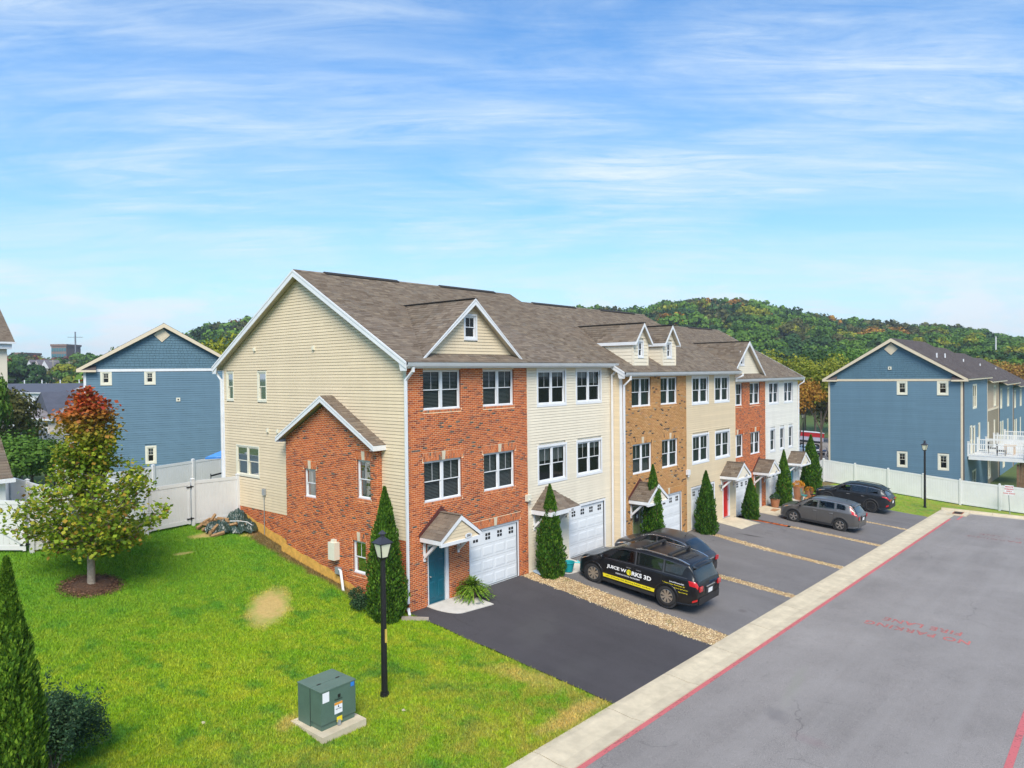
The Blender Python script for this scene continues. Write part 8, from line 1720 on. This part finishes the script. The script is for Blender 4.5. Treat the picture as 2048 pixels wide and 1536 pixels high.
# parking beyond: white car, red trailer, motorcycle, dark car tail
x, y = pol(1607, 96); WC = dict(CRV); WC.update(paint=P_WHITE, lipm=P_WHITE, H=1.45, zbelt=.92, top=[(a, b*.86) for a, b in CRV['top']], seats=[-1.15], rim=BLACK, spoiler=0, antenna=None, yaw=R(-52), hm=P_WHITE, mirm=P_WHITE, wtrim=None)
car('white_car', 'white car parked by the red trailer in the gap between the houses', 'car', (x, y, T(x, y)+.02), 0, WC)
x, y = pol(1668, 88); DC = dict(HAT); DC.update(yaw=R(-40), wtrim=None); car('dark_car', 'dark car tail showing at the left edge of the right blue house', 'car', (x+.4, y-.2, T(x, y)), 0, DC)
A = Vector((*pol(1585, 106), 0)); B = Vector((*pol(1648, 101), 0)); dv = (B-A).normalized(); fr = Fr(A, dv, -_f); zt_ = T(A.x, A.y); TRL = thing('red_trailer', 'long flat red and white trailer body behind the white car', 'trailer', (A.x, A.y, zt_)); Ln = (B-A).length; REDM = mat('trailer_red', (.60, .015, .02), .4, var=.05)
mb = MB(); fr.box(mb, 0, zt_+1.75, -2.2, Ln, zt_+2.35, 0); mb.build('red_side', REDM, TRL); mb = MB(); fr.box(mb, .1, zt_+1.2, -2.1, Ln-.1, zt_+1.75, -.05); mb.build('white_side', mat('trailer_lilac', (.60, .55, .62), .5), TRL); mb = MB(); fr.box(mb, -.05, zt_+2.35, -2.25, Ln+.05, zt_+2.42, .05); mb.build('top_rail', WHITE, TRL)
for q in (.8, 1.7, Ln-1.2): mb = MB(); mb.cyl(fr.p(q, zt_+.4, -.1), fr.p(q, zt_+.4, -.4), .4, n=16); mb.build('wheel', TYRE, TRL)
mb = MB(); fr.box(mb, .2, zt_+.9, -2.0, Ln-.2, zt_+1.2, -.2); mb.build('chassis', BLACK, TRL)
# motorcycle
mo = Vector((*pol(1646, 92), 0)); zt_ = T(mo.x, mo.y); t = thing('motorcycle', 'dark blue motorcycle parked between the arborvitae and the right blue house', 'motorcycle', (mo.x, mo.y, zt_)); d_ = _r.normalized(); 
for s_ in (-.72, .72):
    c = mo+d_*s_+Vector((0, 0, zt_+.32)); mb = MB(); K = 18
    for k in range(K): a0, a1 = 6.2832*k/K, 6.2832*(k+1)/K; mb.cyl(c+d_*.27*math.cos(a0)+Vector((0, 0, .27*math.sin(a0))), c+d_*.27*math.cos(a1)+Vector((0, 0, .27*math.sin(a1))), .055, n=6, caps=False)
    w = mb.build('wheel', TYRE, t); mb = MB(); mb.cyl(c-_f*.03, c+_f*.03, .17, n=14); mb.build('rim', CHROME, w)
Z = lambda h: Vector((0, 0, zt_+h)); NAVY = mat('navy_paint', (.02, .05, .14), .3, coat=1)
mb = MB(); mb.beam(mo+d_*.72+Z(.32), mo+d_*.42+Z(1.0), .12, .06); mb.beam(mo-d_*.72+Z(.32), mo-d_*.1+Z(.45), .14, .08); mb.cbox(mo+Z(.42), .45, .3, .35); mb.build('frame', BLACK, t); mb = MB(); mb.lathe(mo+d_*.15+Z(.68), [(0, 0), (.2, .05), (.24, .15), (.15, .28), (0, .3)], 10); mb.build('tank', NAVY, t)
mb = MB(); mb.beam(mo-d_*.05+Z(.74), mo-d_*.7+Z(.80), .26, .10); mb.build('saddle', BLACK, t); mb = MB(); mb.beam(mo+d_*.40+Z(1.02)-_f*.35, mo+d_*.36+Z(1.05)+_f*.35, .03, .03); mb.build('handlebar', CHROME, t); mb = MB(); mb.beam(mo+d_*.50+Z(1.0), mo+d_*.36+Z(1.25), .30, .02); mb.build('windshield', CHROME, t)
sheet('parking_lot', (ar(56, 110, 6), ar(4, 50, 6)), ROADM, .06)
# ---------------------------------------------------------------- air
hm = bpy.data.materials.new('haze'); hm.use_nodes = True; nt = hm.node_tree; nt.nodes.clear(); vp = nt.nodes.new('ShaderNodeVolumePrincipled'); vp.inputs['Color'].default_value = (.80, .88, 1, 1); vp.inputs['Density'].default_value = .00030; vp.inputs['Anisotropy'].default_value = .2; ov = nt.nodes.new('ShaderNodeOutputMaterial'); nt.links.new(vp.outputs[0], ov.inputs['Volume'])
mb = MB(); mb.box(-1000, -700, -8, 1500, 1900, 75); mb.build('haze', hm, None, kind='stuff')
